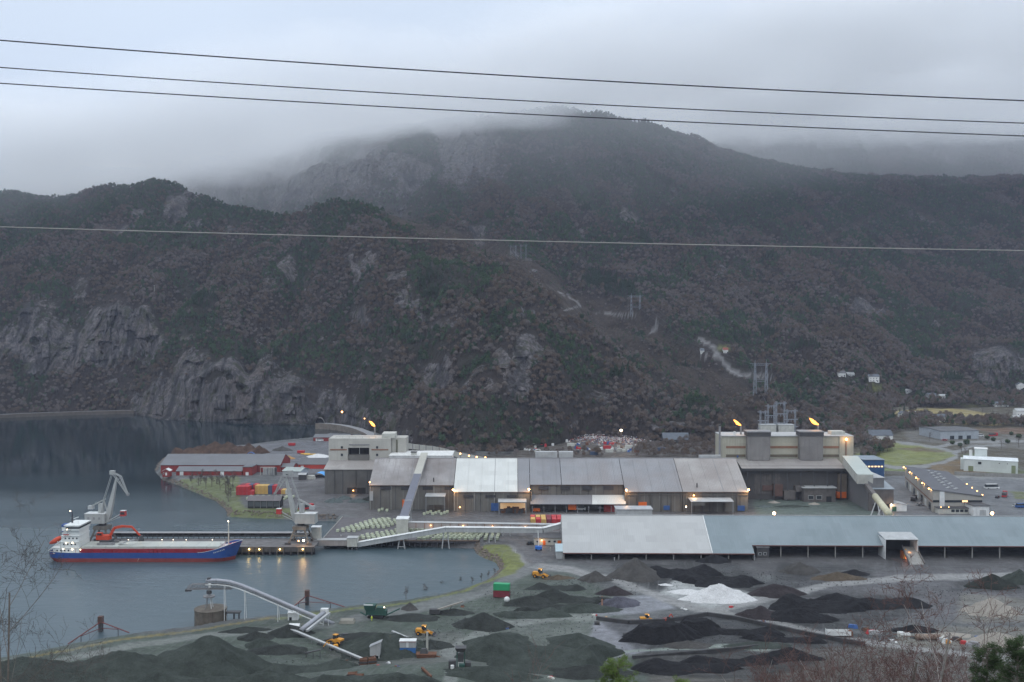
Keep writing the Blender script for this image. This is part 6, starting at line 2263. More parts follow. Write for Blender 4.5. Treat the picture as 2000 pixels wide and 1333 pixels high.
container(g.x, g.y, g.z + 2.6, 'green', 'bright green container stacked on a red one in the yard', math.radians(82))
container(g.x, g.y, g.z, 'maroon', 'dark red container beneath the bright green one', math.radians(82))

# ------------------------------------------------------------------ harbour point: red sheds and timber
x0, x1, y0, y1, z0, z1 = fy(344, 472, 921, 929, 14)
SLATE = sheet('slate_grey_roof', (.115, .12, .13), pitch=1.0, dirt=.15, var=.1)
hut('red_warehouse', 'long low red shed with grey roof on the harbour point', 'warehouse', x0, x1, y0, y1, z0, z1, REDW, SLATE, 2.2, 'x', over=.3, doors=((2.5, 2.4, 2.8, WHITEP), (30, 2.4, 2.8, WHITEP)))
x0b, x1b, y0b, y1b, z0b, z1b = fy(315, 548, 914, 922, 34)
hut('red_warehouse', 'largest red shed with long grey roof behind the low one', 'warehouse', x0b, x1b, y0 + 15, y0 + 47, 3, z1 + 2.0, REDW, SLATE, 5.5, 'x', over=.3)
for px0, px1, r0, r1, d_, lab, rf, wl, rs in ((474, 492, 913, 929, 14, 'tall red gable-less block at the right end of the low shed', SLATE, REDW, 0), (537, 572, 913, 922, 16, 'red shed with dark roof and pale skylight', SLATE, REDW, 1.5),
                                              (582, 638, 908, 916, 24, 'red shed with dark roof touching the left hall', DROOF, paint('bright_red_boards', (.42, .05, .035)), 3.0), (612, 682, 855, 862, 20, 'distant red shed with grey roof by the bypass road', SLATE, REDW, 1.8),
                                              (496, 535, 908, 920, 6, 'red lean-to behind the pipe rack', SLATE, REDW, .8)):
    x0, x1, y0, y1, z0, z1 = fy(px0, px1, r0, r1, d_)
    hut('red_shed', lab, 'shed', x0, x1, y0, y1, z0, z1, wl, rf, rs, 'x', over=.3, doors=((2, 2, 2.2, WHITEP),))
x0, x1, y0, y1, z0, z1 = fy(317, 331, 922, 932, 5)
hut('boat_house', 'tiny red boathouse with white trim at the water', 'boathouse', x0, x1, y0, y1, z0 + 1, z1 + .5, REDW, WHITEP, 1.3, 'y', over=.3, wins=((.5, .8, .8, 1.2),), doors=((2.0, 1.2, 1.9, WHITEP),))
for px_ in (319, 324, 329):
    p = G(px_, 936, 0)
    t = MB().tube((0, 0, -3), (0, 0, 3.8), .3, 6).build('timber_pile', DSTEEL)
    t.location = p
    tag(t, 'dark timber pile under the red boathouse, %s' % {319: 'left', 324: 'middle', 329: 'right'}[px_], 'pile', 'piles under the boathouse')
# pipe and tank rack
x0, x1, y0, y1, z0, z1 = fy(508, 542, 915, 929, 8)
t = empty('tank_rack', (x0, y0, 3), 'pale silo tanks framed by looping pipes beside red sheds', 'tank rack')
for k in range(5):
    MB().tube((2 + k * 1.7, 3, 0), (2 + k * 1.7, 3, 4.6), .8, 12).build('tank', LGREY, t)
for k in range(4):
    x = k * 3.2
    MB().tube((x, 1, 0), (x, 1, 5.4), .18, 6).build('pipe_leg', OFFW, t)
MB().tube((0, 1, 5.4), (9.6, 1, 5.4), .22, 6).build('header_pipe', OFFW, t)
MB().b6(9.8, 10.6, 0, 3, 0, 5.2).build('frame', DSTEEL, t)
x0, x1, y0, y1, z0, z1 = fy(555, 592, 921, 932, 14)
hut('grey_workshop', 'pale grey angular workshop left of blue tarpaulin', 'workshop', x0, x1, y0, y1, z0, z1, LGREY, paint('pale_green_grey_roof', (.30, .34, .32)), 1.6, 'x', over=.5, rz=math.radians(-12), wins=((2, 1, 3, 1),))
x0, x1, y0, y1, z0, z1 = fy(583, 597, 928, 938, 6)
hut('small_annex', 'small grey annex with a dark open side', 'annex', x0, x1, y0, y1, z0, z1, DSTEEL, LGREY, .8, 'x', over=.4)
g = G(607, 936, 3)
tag(MB().box((g.x, g.y, 3), (6, 3.4, 2.4), top=.85).build('wrapped_stack', OFFW), 'pale wrapped goods stack left of blue tarpaulin', 'goods stack')
g = G(625, 932, 3)
m = MB()
pts = []
for i in range(9):
    for j in range(9):
        u, v_ = i / 8, j / 8
        pts.append((g.x + (u - .5) * 9, g.y + (v_ - .3) * 14, 3 + 3.2 * math.sin(math.pi * min(1, u * .9 + .05)) * (1 - v_ * .3) + .35 * random.random()))
m.grid(pts, 9, 9)
tag(m.build('tarpaulin', paint('tarpaulin_blue', (.10, .36, .75), .5, .06, dirt=.05)), 'bright blue tarpaulin draped over a stack by the left hall', 'tarpaulin')
# open-front shed on the point
x0, x1, y0, y1, z0, z1 = fy(484, 546, 978, 993, 9)
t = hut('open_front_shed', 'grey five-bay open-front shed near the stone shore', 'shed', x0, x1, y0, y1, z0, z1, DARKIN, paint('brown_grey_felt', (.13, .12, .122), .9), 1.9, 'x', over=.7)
w_ = (x1 - x0) / 5
for k in range(6):
    MB().b6(-(x1 - x0) / 2 + k * w_ - .12, -(x1 - x0) / 2 + k * w_ + .12, -(y1 - y0) / 2 - .5, -(y1 - y0) / 2 - .2, 0, z1 - z0).build('post', STEEL, t)
for k in range(5):
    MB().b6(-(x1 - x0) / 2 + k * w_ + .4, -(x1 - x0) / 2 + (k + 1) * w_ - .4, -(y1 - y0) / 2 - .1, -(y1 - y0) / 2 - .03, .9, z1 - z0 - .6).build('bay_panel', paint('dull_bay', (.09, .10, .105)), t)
# boat wake line
# parked little things: sand, timber, pipes, blue arch
g = G(489, 892, 3)
m = MB()
pts = []
for i in range(2):
    for j in range(13):
        a = math.pi * j / 12
        pts.append((3.4 * math.cos(a), i * 3.0, 3.2 * math.sin(a)))
for i in range(2):
    for j in range(13):
        a = math.pi * j / 12
        pts.append((2.9 * math.cos(a), i * 3.0, 2.7 * math.sin(a)))
m.grid(pts[:26], 2, 13)
m.grid(pts[26:], 2, 13)
for e in (0, 13):
    m.grid(pts[e:e + 13] + pts[26 + e:39 + e], 2, 13)
o = m.build('blue_arch_shelter', BLUEP)
o.location = g
tag(o, 'small blue arched shelter in front of the bark heap', 'shelter')
for px_, row, L_, c, lab, rz in ((605, 889, 9, 'tan', 'stack of yellow pipes lying on the timber yard', .1), (596, 888, 7, 'tan', 'second shorter stack of yellow pipes lying on the timber yard', 0)):
    g = G(px_, row, 3)
    t = empty('pipe_stack', tuple(g), lab, 'pipe stack', rz=rz)
    for k in range(4):
        MB().tube((-L_ / 2, k * .7, .35), (L_ / 2, k * .7, .35), .34, 8).build('pipe', paint('pipe_yellow', (.55, .33, .05), .5), t)
for px_, row in ((570, 871), (588, 886)):
    g = G(px_, row, 3)
    t = empty('skip_container', tuple(g), 'small red open skip on the timber yard, %s one' % ('farther' if row < 880 else 'nearer'), 'skip')
    MB().box((0, 0, .3), (5.4, 2.4, 1.9), top=1.08).build('tub', CC['red'], t)
    MB().b6(-2.2, 2.2, -1, 1, 0, .3).build('skid', DSTEEL, t)
# ------------------------------------------------------------------ stock piles
def pile_mat(name, c, var=.3, spk=None, scale=1.2, rough=.92):
    if name in MATS:
        return MATS[name]
    w = N(name, rough, spec=.15)
    v = w.coord()
    col = w.scale(c, w.noise(v, .25, 6, .65, 1 - var, 1 + var))
    col = w.scale(col, w.noise(v, scale * 2.5, 4, .7, .75, 1.25))
    if spk:
        col = w.mixc(w.noise(v, scale * 3, 2, .5, 0, .8, .62, .72), col, spk)
    w.bump(w.noise(v, scale, 6, .7), .8, .5)
    MATS[name] = w.out(col)
    return MATS[name]


PM = {'slag': pile_mat('green_slag', (.046, .055, .048), .35), 'slagd': pile_mat('dark_slag', (.034, .038, .035), .3), 'black': pile_mat('coal_black', (.016, .016, .018), .4), 'grey': pile_mat('grey_ore', (.070, .067, .064), .3),
      'brown': pile_mat('brown_ore', (.095, .075, .055), .3), 'white': pile_mat('white_quartz', (.60, .60, .60), .1), 'tan': pile_mat('tan_gravel', (.30, .275, .24), .15), 'bark': pile_mat('bark_brown', (.075, .047, .034), .4),
      'dgreen': pile_mat('black_green_ore', (.024, .028, .024), .3), 'plum': pile_mat('plum_ore', (.036, .030, .032), .3), 'sand': pile_mat('orange_sand', (.38, .22, .09), .15),
      'rock': pile_mat('blue_rock', (.085, .085, .105), .4, (.26, .26, .31), 1.6), 'teal': pile_mat('blue_green_slag', (.085, .105, .105), .3, (.22, .25, .26))}


def pile(px, row, rx, ry, h, c, label, rot=0.0, peaks=1, flat=0.0, name='stock_pile', rough_=1.0, z=None):
    """an irregular heap of loose material"""
    g = GG(px, row)
    seed = px * .13 + row * .07
    if c in ('black', 'slag', 'slagd', 'plum') and name == 'stock_pile':
        rx, ry = rx * 1.2, ry * 1.15
    nu, nv = 22, 56
    big = max(rx, ry)
    if big > 14:
        nu, nv = 40, 110
    ca, sa = math.cos(rot), math.sin(rot)
    pts = []
    u = np.linspace(0, 1, nu)[:, None]
    a = np.linspace(0, 2 * math.pi, nv, endpoint=False)[None, :]
    edge = 1 + .26 * noise(np.cos(a) * 1.5 + seed, np.sin(a) * 1.5) + .07 * noise(np.cos(a) * 5 + seed, np.sin(a) * 5)
    lx_, ly_ = u * np.cos(a) * rx * edge, u * np.sin(a) * ry * edge
    prof = np.clip(1 - np.maximum(u - flat, 0) / (1 - flat), 0, 1) ** 1.05
    if peaks > 1:
        pr = np.zeros_like(lx_)
        for k in range(peaks):
            cx = rx * .62 * (2 * k / (peaks - 1) - 1)
            cyy = ry * .25 * math.sin(k * 2.3 + seed)
            d = np.sqrt(((lx_ - cx) / (rx * .62)) ** 2 + ((ly_ - cyy) / (ry * .85)) ** 2)
            pr = np.maximum(pr, np.clip(1 - d, 0, 1) * (.8 + .2 * math.sin(k * 1.9 + seed)))
        prof = np.minimum(np.maximum(pr, prof * .35), prof * 2.2)
    X = g.x + lx_ * ca - ly_ * sa
    Y = g.y + lx_ * sa + ly_ * ca
    top = np.minimum(prof, .96 + .02 * np.cos(a)) * h
    nz_ = (fbm(X / 3.2 + seed, Y / 3.2, 3) * .42 + ridged(X / 9 + seed, Y / 9, 3) * .35) * min(2.0, h * .34) * rough_ * np.minimum(1, prof * 4 + .15)
    gzv = land_z(X.ravel(), Y.ravel()).reshape(X.shape)
    Z = gzv - .25 + .3 * (1 - u) + top + nz_
    Z[-1, :] = gzv[-1, :] - .35
    pts = [(X[i, j], Y[i, j], Z[i, j]) for i in range(nu) for j in range(nv)]
    m = MB().grid(pts, nu, nv, True)
    o = m.build(name, PM[c], None, True, origin=(g.x, g.y, g.z))
    return tag(o, label, 'heap', None)


pile(235, 1322, 38, 15, 11.5, 'slag', 'huge green-grey slag heap filling the bottom left corner', .12, 3, .06)
pile(420, 1342, 22, 9, 6.5, 'slag', 'broad green slag heap right of the huge corner heap', -.1, 2)
pile(640, 1347, 26, 8, 6.0, 'slag', 'low green slag heap at the bottom edge left of centre', 0, 3)
pile(545, 1272, 9, 4, 2.0, 'slagd', 'low dark slag mound left of the thin belt line')
pile(500, 1246, 5.5, 3, 2.2, 'slagd', 'dark lens-shaped mound near the white kiosk')
pile(513, 1262, 5, 3, 2.6, 'slag', 'small green mound just below the dark lens-shaped one')
pile(480, 1232, 8, 3, 1.4, 'slagd', 'long flat dark mound along the shore road', .1)
pile(566, 1238, 7, 4, 3.0, 'slagd', 'dark mound beneath the stub conveyor')
pile(600, 1308, 13, 5, 3.0, 'slag', 'green mound above the bottom edge left of the rusty hopper', 0, 2)
pile(750, 1270, 13, 8, 5.6, 'slag', 'conical green slag heap inside the dark ring behind the blue cabin')
pile(718, 1252, 14, 6, 1.6, 'slagd', 'dark ring-shaped bank around the conical green heap', .1, 1, .5)
pile(840, 1262, 7, 4, 2.0, 'slagd', 'dark spill mound behind the pale post')
pile(800, 1190, 3.2, 2.5, 2.4, 'grey', 'small grey cone by the near shore')
pile(805, 1208, 10, 5, 1.4, 'slagd', 'flat dark heap below the small grey cone')
pile(885, 1198, 7, 3.5, 1.6, 'slagd', 'low dark heap beneath the mobile conveyor')
pile(945, 1222, 9, 6, 4.4, 'slagd', 'steep dark green heap with chalky right edge')
pile(1062, 1290, 20, 15, 8.0, 'slag', 'large terraced green heap at bottom centre', .1, 2, .12)
pile(975, 1262, 11, 10, 4.0, 'slag', 'green ridge left of the terraced heap', .9)
pile(1130, 1262, 10, 8, 4.0, 'slag', 'green ridge right of the terraced heap', -.6)
pile(1150, 1316, 14, 5, 2.6, 'slagd', 'dark mound at the bottom edge behind the small pine')
pile(960, 1318, 13, 5, 2.4, 'slag', 'low green mound right of the dark hopper machine')
pile(1035, 1202, 12, 5, 3.2, 'slag', 'green heap below the dark central mounds', 0, 2)
pile(1085, 1190, 13, 5, 3.2, 'slagd', 'dark green heap in the middle of the slag field', .1, 2)
pile(1035, 1176, 10, 4, 2.4, 'slagd', 'dark heap right of the green container')
pile(1125, 1172, 12, 5, 3.4, 'slagd', 'long dark green heap behind the middle heaps', 0, 2)
pile(1085, 1150, 10, 4.5, 2.6, 'slagd', 'dark mound behind the yellow loader track', 0, 2)
pile(1140, 1192, 12, 4, 2.4, 'slag', 'flat green heap left of the blue rocks')
pile(1162, 1133, 7, 4, 3.6, 'grey', 'small dark cone left of the tall grey cone')
pile(1090, 1131, 8, 3, 1.6, 'brown', 'brown dirt mound beside the yellow loader')
pile(1200, 1160, 6, 3.5, 3.0, 'plum', 'dark cone above the blue rocks')
pile(1212, 1180, 8, 5, 2.2, 'rock', 'heap of blue-grey broken rocks', 0, 1, .2, rough_=2.5)
pile(1240, 1128, 11.5, 9, 8.0, 'grey', 'tall grey-brown cone in front of the white shed')
pile(1330, 1122, 14, 8, 4.2, 'black', 'black coal heap right of the tall grey cone', 0, 2, .1)
pile(1400, 1136, 15, 9, 4.4, 'black', 'black coal heap behind the white quartz pile', -.15, 2, .1)
pile(1395, 1097, 7, 3.5, 3.2, 'black', 'small black heap tight against the shed front')
pile(1515, 1160, 9.5, 5.5, 4.0, 'plum', 'dark plum heap right of the white quartz pile')
pile(1402, 1170, 14.5, 7, 5.6, 'white', 'bright white quartz pile in the yard')
pile(1345, 1158, 9, 3.5, 1.5, 'white', 'low white spill left of the bright quartz pile', -.2)
pile(1455, 1172, 5, 3, 2.0, 'white', 'small white shoulder right of the bright quartz pile')
pile(1300, 1143, 4, 1.6, .6, 'white', 'thin white patch near the tall grey cone')
pile(1562, 1118, 8.5, 5, 4.6, 'grey', 'dark grey cone in front of the blue-roofed shed')
pile(1635, 1131, 12, 4, 2.8, 'brown', 'flat brown heap below the dark grey cone')
pile(1668, 1122, 6, 3, 1.9, 'black', 'small black heap beside the flat brown heap')
pile(1600, 1185, 16, 9, 5.0, 'black', 'large black coal heap right of centre', 0, 2, .1)
pile(1560, 1208, 12, 7, 4.0, 'black', 'front lobe of the large black coal heap', -.2)
pile(1700, 1180, 18, 7, 3.8, 'black', 'long black coal heap behind the birch', -.1, 3)
pile(1486, 1204, 7, 4.5, 3.6, 'plum', 'small dark round heap inside the track fork')
pile(1292, 1246, 12, 5.5, 4.6, 'black', 'loaf-shaped black heap inside the low bunker walls', .10, 1, .45)
pile(1358, 1234, 9, 5, 4.2, 'black', 'black heap end joined to the loaf in the bunker', .2, 1, .4)
pile(1345, 1262, 10, 3.5, 1.6, 'grey', 'grey spill at the foot of the black loaf')
pile(1450, 1236, 12, 4, 2.8, 'black', 'black ridge behind the bunker wall, left part', -.25, 2)
pile(1530, 1250, 12, 3.5, 2.6, 'black', 'black ridge behind the bunker wall, right part', -.2, 2)
pile(1478, 1262, 11, 3.5, 1.4, 'slag', 'green-grey low mound in the bunker')
pile(1340, 1306, 14, 6, 3.2, 'black', 'black heap at the bottom edge right of the small pine', 0, 2)
pile(1430, 1296, 14, 5, 3.0, 'black', 'black heap at the bottom edge behind the red bushes', .05, 2)
pile(1540, 1286, 9, 4, 3.4, 'black', 'black mound beside the grey bushes')
pile(1935, 1196, 10, 7, 5.0, 'tan', 'pale tan gravel cone at the right edge')
pile(1945, 1256, 12, 5, 3.6, 'tan', 'broad tan gravel heap nearest the right edge')
pile(1850, 1242, 9, 3.5, 1.2, 'tan', 'thin tan spill left of the broad gravel heap')
pile(1938, 1146, 11, 6, 4.6, 'dgreen', 'black-green heap near the orange wet patch')
pile(1990, 1136, 8, 5, 4.4, 'slag', 'grey-green cone cut by the right edge')
pile(1785, 1232, 8, 3, 2.0, 'black', 'dark heap behind the scrap row')
# harbour point and hall yards
pile(372, 886, 17, 8, 7.0, 'bark', 'brown bark heap, left part on the harbour point', 0, 3, .2)
pile(432, 884, 26, 10, 9.0, 'bark', 'long brown bark heap, middle part on the harbour point', 0, 4, .25)
pile(484, 885, 15, 9, 7.5, 'bark', 'brown bark heap, right part by the blue arch', 0, 3, .1)
pile(552, 880, 9, 6, 3.4, 'grey', 'dark grey heap on the timber yard')
pile(555, 896, 9, 6, 3.2, 'sand', 'orange sand heap behind the red sheds')
pile(622, 893, 10, 6, 2.6, 'white', 'white heap left of the pale tower')
for px_, row, rx_, c_, n_ in ((652, 981, 6, 'teal', 'left'), (672, 975, 5, 'teal', 'middle'), (700, 981, 7, 'teal', 'right'), (722, 977, 4, 'slagd', 'far right')):
    pile(px_, row, rx_, 3.5, 2.2, c_, 'blue-green rubble heap before the dark doorway, %s one' % n_, rough_=2)
for px_, row, rx_, c_, n_ in ((1492, 990, 6, 'teal', 'star-shaped pale spill left in the sooty bay yard'), (1512, 982, 4, 'tan', 'pale rubble heap against the bay wall'), (1590, 985, 4, 'tan', 'pale slab of spilled slag before the weigh shed'), (1545, 990, 9, 'slag', 'flat greenish slag spill in the bay yard')):
    pile(px_, row, rx_, 3, 1.0, c_, n_, rough_=1.5)

# ------------------------------------------------------------------ loose boulders on the stone shores
BOULD = paint('boulder_grey', (.15, .125, .105), .9, .35, .8, dirt=.5)
protos = []
for k in range(4):
    r = random.Random(k)
    pts = []
    for i in range(5):
        a = math.pi * i / 4
        for j in range(7):
            b = 2 * math.pi * j / 7
            q = r.uniform(.65, 1.1)
            pts.append((math.sin(a) * math.cos(b) * q, math.sin(a) * math.sin(b) * q * .8, math.cos(a) * q * .65))
    protos.append((pts, [(i * 7 + j, i * 7 + (j + 1) % 7, (i + 1) * 7 + (j + 1) % 7, (i + 1) * 7 + j) for i in range(4) for j in range(7)]))


def rubble(line, n, lo, hi, wd, label, name='shore_boulders', mt=None):
    m = MB()
    P_ = [G(x, y, .8) for x, y in line]
    for _ in range(n):
        k = random.randrange(len(P_) - 1)
        p = P_[k].lerp(P_[k + 1], random.random())
        s_ = random.uniform(lo, hi)
        x, y = p.x + random.uniform(-wd, wd), p.y + random.uniform(-wd, wd)
        pts, fs = protos[random.randrange(4)]
        a = random.uniform(0, 6.3)
        z = max(gz(x, y), -.6) + .1
        m.add([(x + s_ * (q[0] * math.cos(a) - q[1] * math.sin(a)), y + s_ * (q[0] * math.sin(a) + q[1] * math.cos(a)), z + s_ * q[2]) for q in pts], fs)
    return tag(m.build(name, mt or BOULD), label, kind='stuff')


rubble([(318, 934), (345, 943), (385, 959), (425, 977), (447, 994), (449, 1005), (540, 1009), (600, 1013), (655, 1014)], 650, .3, .8, 1.3, 'rough stone bank around the grassy harbour point')
rubble([(932, 1066), (934, 1075), (950, 1085), (970, 1093), (981, 1106), (966, 1122), (942, 1136)], 420, .3, .8, 1.2, 'brown stone bank beside the lawn and quay end')
rubble([(0, 1287), (130, 1262), (290, 1235), (440, 1214), (620, 1194), (760, 1178), (900, 1152), (942, 1136)], 700, .25, .7, 1.0, 'low stones along the near shoreline')
rubble([(306, 918), (311, 905), (322, 893), (345, 885), (430, 875), (540, 864), (612, 857)], 380, .35, .9, 1.3, 'stone bank on the far side of the harbour point')

rubble([(560, 1300), (720, 1290), (900, 1240), (1010, 1180), (1100, 1160), (1180, 1150), (1080, 1230), (980, 1290), (1150, 1300)], 2000, .08, .34, 14, 'loose dark stones strewn over the slag yard', 'yard_stones', paint('slag_stone', (.10, .11, .105), .9, .5, .05))
rubble([(1250, 1160), (1330, 1130), (1480, 1140), (1600, 1150), (1780, 1150), (1900, 1180), (1750, 1240), (1550, 1250), (1400, 1240), (1300, 1290)], 1300, .08, .28, 13, 'coal lumps and stones strewn around the black heaps', 'coal_lumps', paint('coal_lump', (.045, .045, .048), .9, .5, .05))
# ------------------------------------------------------------------ bunker walls
def block_wall(line, h, th, label, L_=4.0, mt=None):
    P_ = [GG(x, y) for x, y in line]
    t = empty('bunker_wall', tuple(P_[0]), label, 'wall')
    for a, b in zip(P_[:-1], P_[1:]):
        n = max(1, int((b - a).length / L_))
        for k in range(n):
            p, q = a.lerp(b, k / n), a.lerp(b, (k + 1) / n)
            p, q = p - P_[0], q - P_[0]
            g_ = (q - p).normalized() * .04
            MB().bar(p + g_ + Vector((0, 0, h / 2 - .3 + random.uniform(-.06, .06))), q - g_ + Vector((0, 0, h / 2 - .3)), th, h).build('wall_block', mt or paint('black_stained_block', (.05, .05, .052), .9, .3), t)


block_wall([(1165, 1211), (1228, 1219), (1300, 1216), (1380, 1203), (1440, 1211), (1520, 1229), (1600, 1246), (1690, 1262)], 1.6, 1.0, 'long dark low block wall curving round the black bunker')
block_wall([(1176, 1170), (1176, 1189)], 1.4, .6, 'short rusty wall beside the blue rocks', mt=paint('rusty_iron', (.13, .06, .035), .8))
block_wall([(1235, 1287), (1330, 1279), (1430, 1270), (1500, 1262)], 1.2, .8, 'low dark kerb along the pale greenish track')

# ------------------------------------------------------------------ machines
YEL = paint('loader_yellow', (.60, .27, .03), .5, .08, dirt=.25)
DKG = paint('crusher_green', (.025, .075, .060), .6, .1, dirt=.3)
RUST = paint('rusty_iron', (.13, .06, .035), .8, .3, dirt=.5)
lproto = None


def loader(px, row, rz, label, s=.8):
    global lproto
    g = GG(px, row)
    if lproto is not None:
        o = copy_tree(lproto, None, (g.x, g.y, g.z), rz, label)
        o.scale = (s, s, s)
        return o
    t = empty('wheel_loader', tuple(g), label, 'wheel loader', 'yellow wheel loaders at work in the yard', rz)
    t.scale = (s, s, s)
    MB().b6(-3.6, -.6, -1.2, 1.2, 1.1, 2.7).build('engine_hood', YEL, t)
    MB().b6(-3.9, -3.5, -1.3, 1.3, .9, 2.0).build('counterweight', DSTEEL, t)
    MB().b6(-.6, 2.4, -.6, .6, .9, 1.7).build('front_frame', YEL, t)
    c = MB().box((-.2, 0, 2.3), (1.7, 1.7, 1.7), top=.88).build('cab', GLASS, t)
    MB().b6(-1.1, .75, -.9, .9, 4.0, 4.18).build('cab_roof', YEL, c)
    for sy in (-1, 1):
        MB().bar((1.0, sy * .8, 2.0), (4.2, sy * .8, .8), .3, .45).build('lift_arm', YEL, t)
        for x in (-2.3, 1.7):
            w_ = wheel(MB(), (x, sy * 1.35, .85), .85, .65).build('wheel', TYRE, t)
            wheel(MB(), (x, sy * 1.69, .85), .38, .06).build('rim', YEL, w_)
    MB().prism([(4.0, .1), (5.4, .05), (5.5, .25), (4.5, .6), (4.3, 1.5), (4.0, 1.5)], -1.6, 1.6, 'X').build('bucket', DSTEEL, t)
    sball(MB(), (.6, -.9, 3.9), .14).build('work_lamp', LAMPS, t)
    lproto = t
    return t


loader(829, 1241, math.radians(-14), 'yellow wheel loader near the dark spill mound')
loader(655, 1259, math.radians(150), 'yellow wheel loader beside the thin belt line')
loader(1056, 1129, math.radians(-20), 'yellow wheel loader far up by the brown dirt mound', .9)
loader(1264, 1216, math.radians(5), 'derelict yellow loader parked on the bunker wall', .7)


def excavator(px, row, rz, label, s=1.0, c=YEL):
    g = GG(px, row)
    t = empty('excavator', tuple(g), label, 'excavator', None, rz)
    t.scale = (s, s, s)
    for sy in (-1, 1):
        MB().prism([(-2, 0), (2, 0), (2.3, .5), (2, .95), (-2, .95), (-2.3, .5)], sy * 1.3 - .3, sy * 1.3 + .3, 'X').build('track', TYRE, t)
    MB().b6(-2.2, 1.3, -1.3, 1.3, 1.1, 2.3).build('body', c, t)
    MB().b6(.0, 1.4, -1.3, -.2, 2.3, 3.3).build('cab', GLASS, t)
    MB().bar((1.2, .3, 1.9), (3.8, .3, 4.4), .4, .5).build('boom', c, t)
    MB().bar((3.8, .3, 4.4), (5.6, .3, 1.9), .35, .4).build('dipper', c, t)
    MB().box((5.6, .3, 1.0), (1.0, 1.1, 1.0), top=.7).build('bucket', DSTEEL, t)
    return t


excavator(1302, 1215, math.radians(30), 'small orange digger beside the derelict yellow loader', .55, paint('excavator_orange', (.5, .055, .02)))
excavator(652, 1268, math.radians(200), 'orange digger in front of the thin belt line', .6, YEL)


def vehicle(px, row, rz, c, label, kind='car', z=None, name=None, p=None):
    g = p if p is not None else GG(px, row)
    L_, W_, h1, h2 = {'car': (4.3, 1.8, .8, 1.45), 'van': (6.0, 2.1, 1.5, 2.5), 'bus': (9.0, 2.5, 1.2, 3.0), 'truck': (8.5, 2.5, 1.2, 3.0)}[kind]
    t = empty(name or {'car': 'parked_car', 'van': 'parked_van', 'bus': 'parked_bus', 'truck': 'parked_truck'}[kind], tuple(g), label, kind, None, rz)
    MB().b6(-L_ / 2, L_ / 2, -W_ / 2, W_ / 2, .3, h1).build('body', c, t)
    if kind == 'truck':
        MB().b6(L_ / 2 - 2.0, L_ / 2, -W_ / 2, W_ / 2, h1, 2.8).build('cab', c, t)
        MB().b6(L_ / 2 - .7, L_ / 2 + .03, -W_ / 2 + .1, W_ / 2 - .1, 1.7, 2.5).build('windscreen', GLASS, t)
        MB().b6(-L_ / 2, L_ / 2 - 2.4, -W_ / 2 + .02, W_ / 2 - .02, h1, 2.5).build('load_body', DSTEEL, t)
    else:
        f = .18 if kind == 'car' else .06
        MB().add([(-L_ * (.5 - f * .5), -W_ * .46, h1), (L_ * (.5 - f * 1.4), -W_ * .46, h1), (L_ * (.5 - f * 1.4), W_ * .46, h1), (-L_ * (.5 - f * .5), W_ * .46, h1),
                  (-L_ * (.5 - f * 1.2), -W_ * .4, h2 - .08), (L_ * (.5 - f * 2.2), -W_ * .4, h2 - .08), (L_ * (.5 - f * 2.2), W_ * .4, h2 - .08), (-L_ * (.5 - f * 1.2), W_ * .4, h2 - .08)],
                 [(0, 3, 2, 1), (4, 5, 6, 7), (0, 1, 5, 4), (1, 2, 6, 5), (2, 3, 7, 6), (3, 0, 4, 7)]).build('windows', GLASS, t)
        MB().b6(-L_ * (.5 - f * 1.2), L_ * (.5 - f * 2.2), -W_ * .4, W_ * .4, h2 - .08, h2).build('roof', c, t)
    for sy in (-1, 1):
        for x in (-L_ * .31, L_ * .31):
            wheel(MB(), (x, sy * (W_ / 2 - .1), .35), .35, .24).build('wheel', TYRE, t)
    return t


CARW, CARB, CARR, CARG = WHITEP, paint('car_black', (.02, .02, .022), .35), CC['red'], paint('car_silver', (.3, .31, .32), .35)
vehicle(677, 1246, math.radians(20), CARB, 'small black car with pale roof on the green yard')
vehicle(1937, 955, math.radians(4), CARW, 'white bus parked on the wide lot right of the workshop', 'bus')
vehicle(1797, 988, math.radians(15), CARG, 'silver car in the dark lane by the workshop')
vehicle(1785, 978, math.radians(60), CARB, 'dark truck in the lane left of the workshop', 'truck')
vehicle(1948, 973, math.radians(50), CARB, 'dark car beyond the workshop lamps')
vehicle(1962, 970, math.radians(60), CARR, 'red farm trailer beside the lot edge', 'truck')
vehicle(1994, 992, math.radians(10), BLUEP, 'blue car at the right edge of the lot', 'van')
vehicle(1985, 990, math.radians(20), CARW, 'white car beside the blue one at the right edge')
vehicle(1845, 861, math.radians(4), CARR, 'red car parked before the grey warehouse')
vehicle(1914, 853, math.radians(10), CARW, 'white van at the right end of the grey warehouse', 'van')
vehicle(1940, 852, math.radians(20), CARR, 'dark red truck right of the grey warehouse', 'truck')
vehicle(1905, 829, 0, CARW, 'white van parked by the golden field', 'van')
vehicle(625, 862, math.radians(5), CARW, 'white van before the distant red shed', 'van')
vehicle(606, 907, math.radians(15), CARW, 'white car between the red sheds')
vehicle(1037, 1064, 0, CARB, 'dark car left of the low site office')
vehicle(1133, 997, 0, CARW, 'white van parked in the dark recess of the hall', 'van')
vehicle(1178, 995, 0, CARG, 'silver van beside the red wall panel of the hall', 'van')
vehicle(598, 995, math.radians(40), CARR, 'rust-red truck near the open-front shed', 'truck')

# blue telescopic lift
g = GG(1052, 1075)
t = empty('boom_lift', tuple(g), 'blue boom lift with raised white mast by the site office', 'boom lift')
MB().b6(-1.6, 1.6, -1.1, 1.1, .4, 1.9).build('chassis', paint('lift_blue', (.02, .14, .50), .5), t)
for x in (-1.1, 1.1):
    for sy in (-1, 1):
        wheel(MB(), (x, sy * 1.0, .45), .45, .35).build('wheel', TYRE, t)
MB().bar((0, 0, 1.9), (-.3, 0, 9.0), .35, .35).build('mast', WHITEP, t)

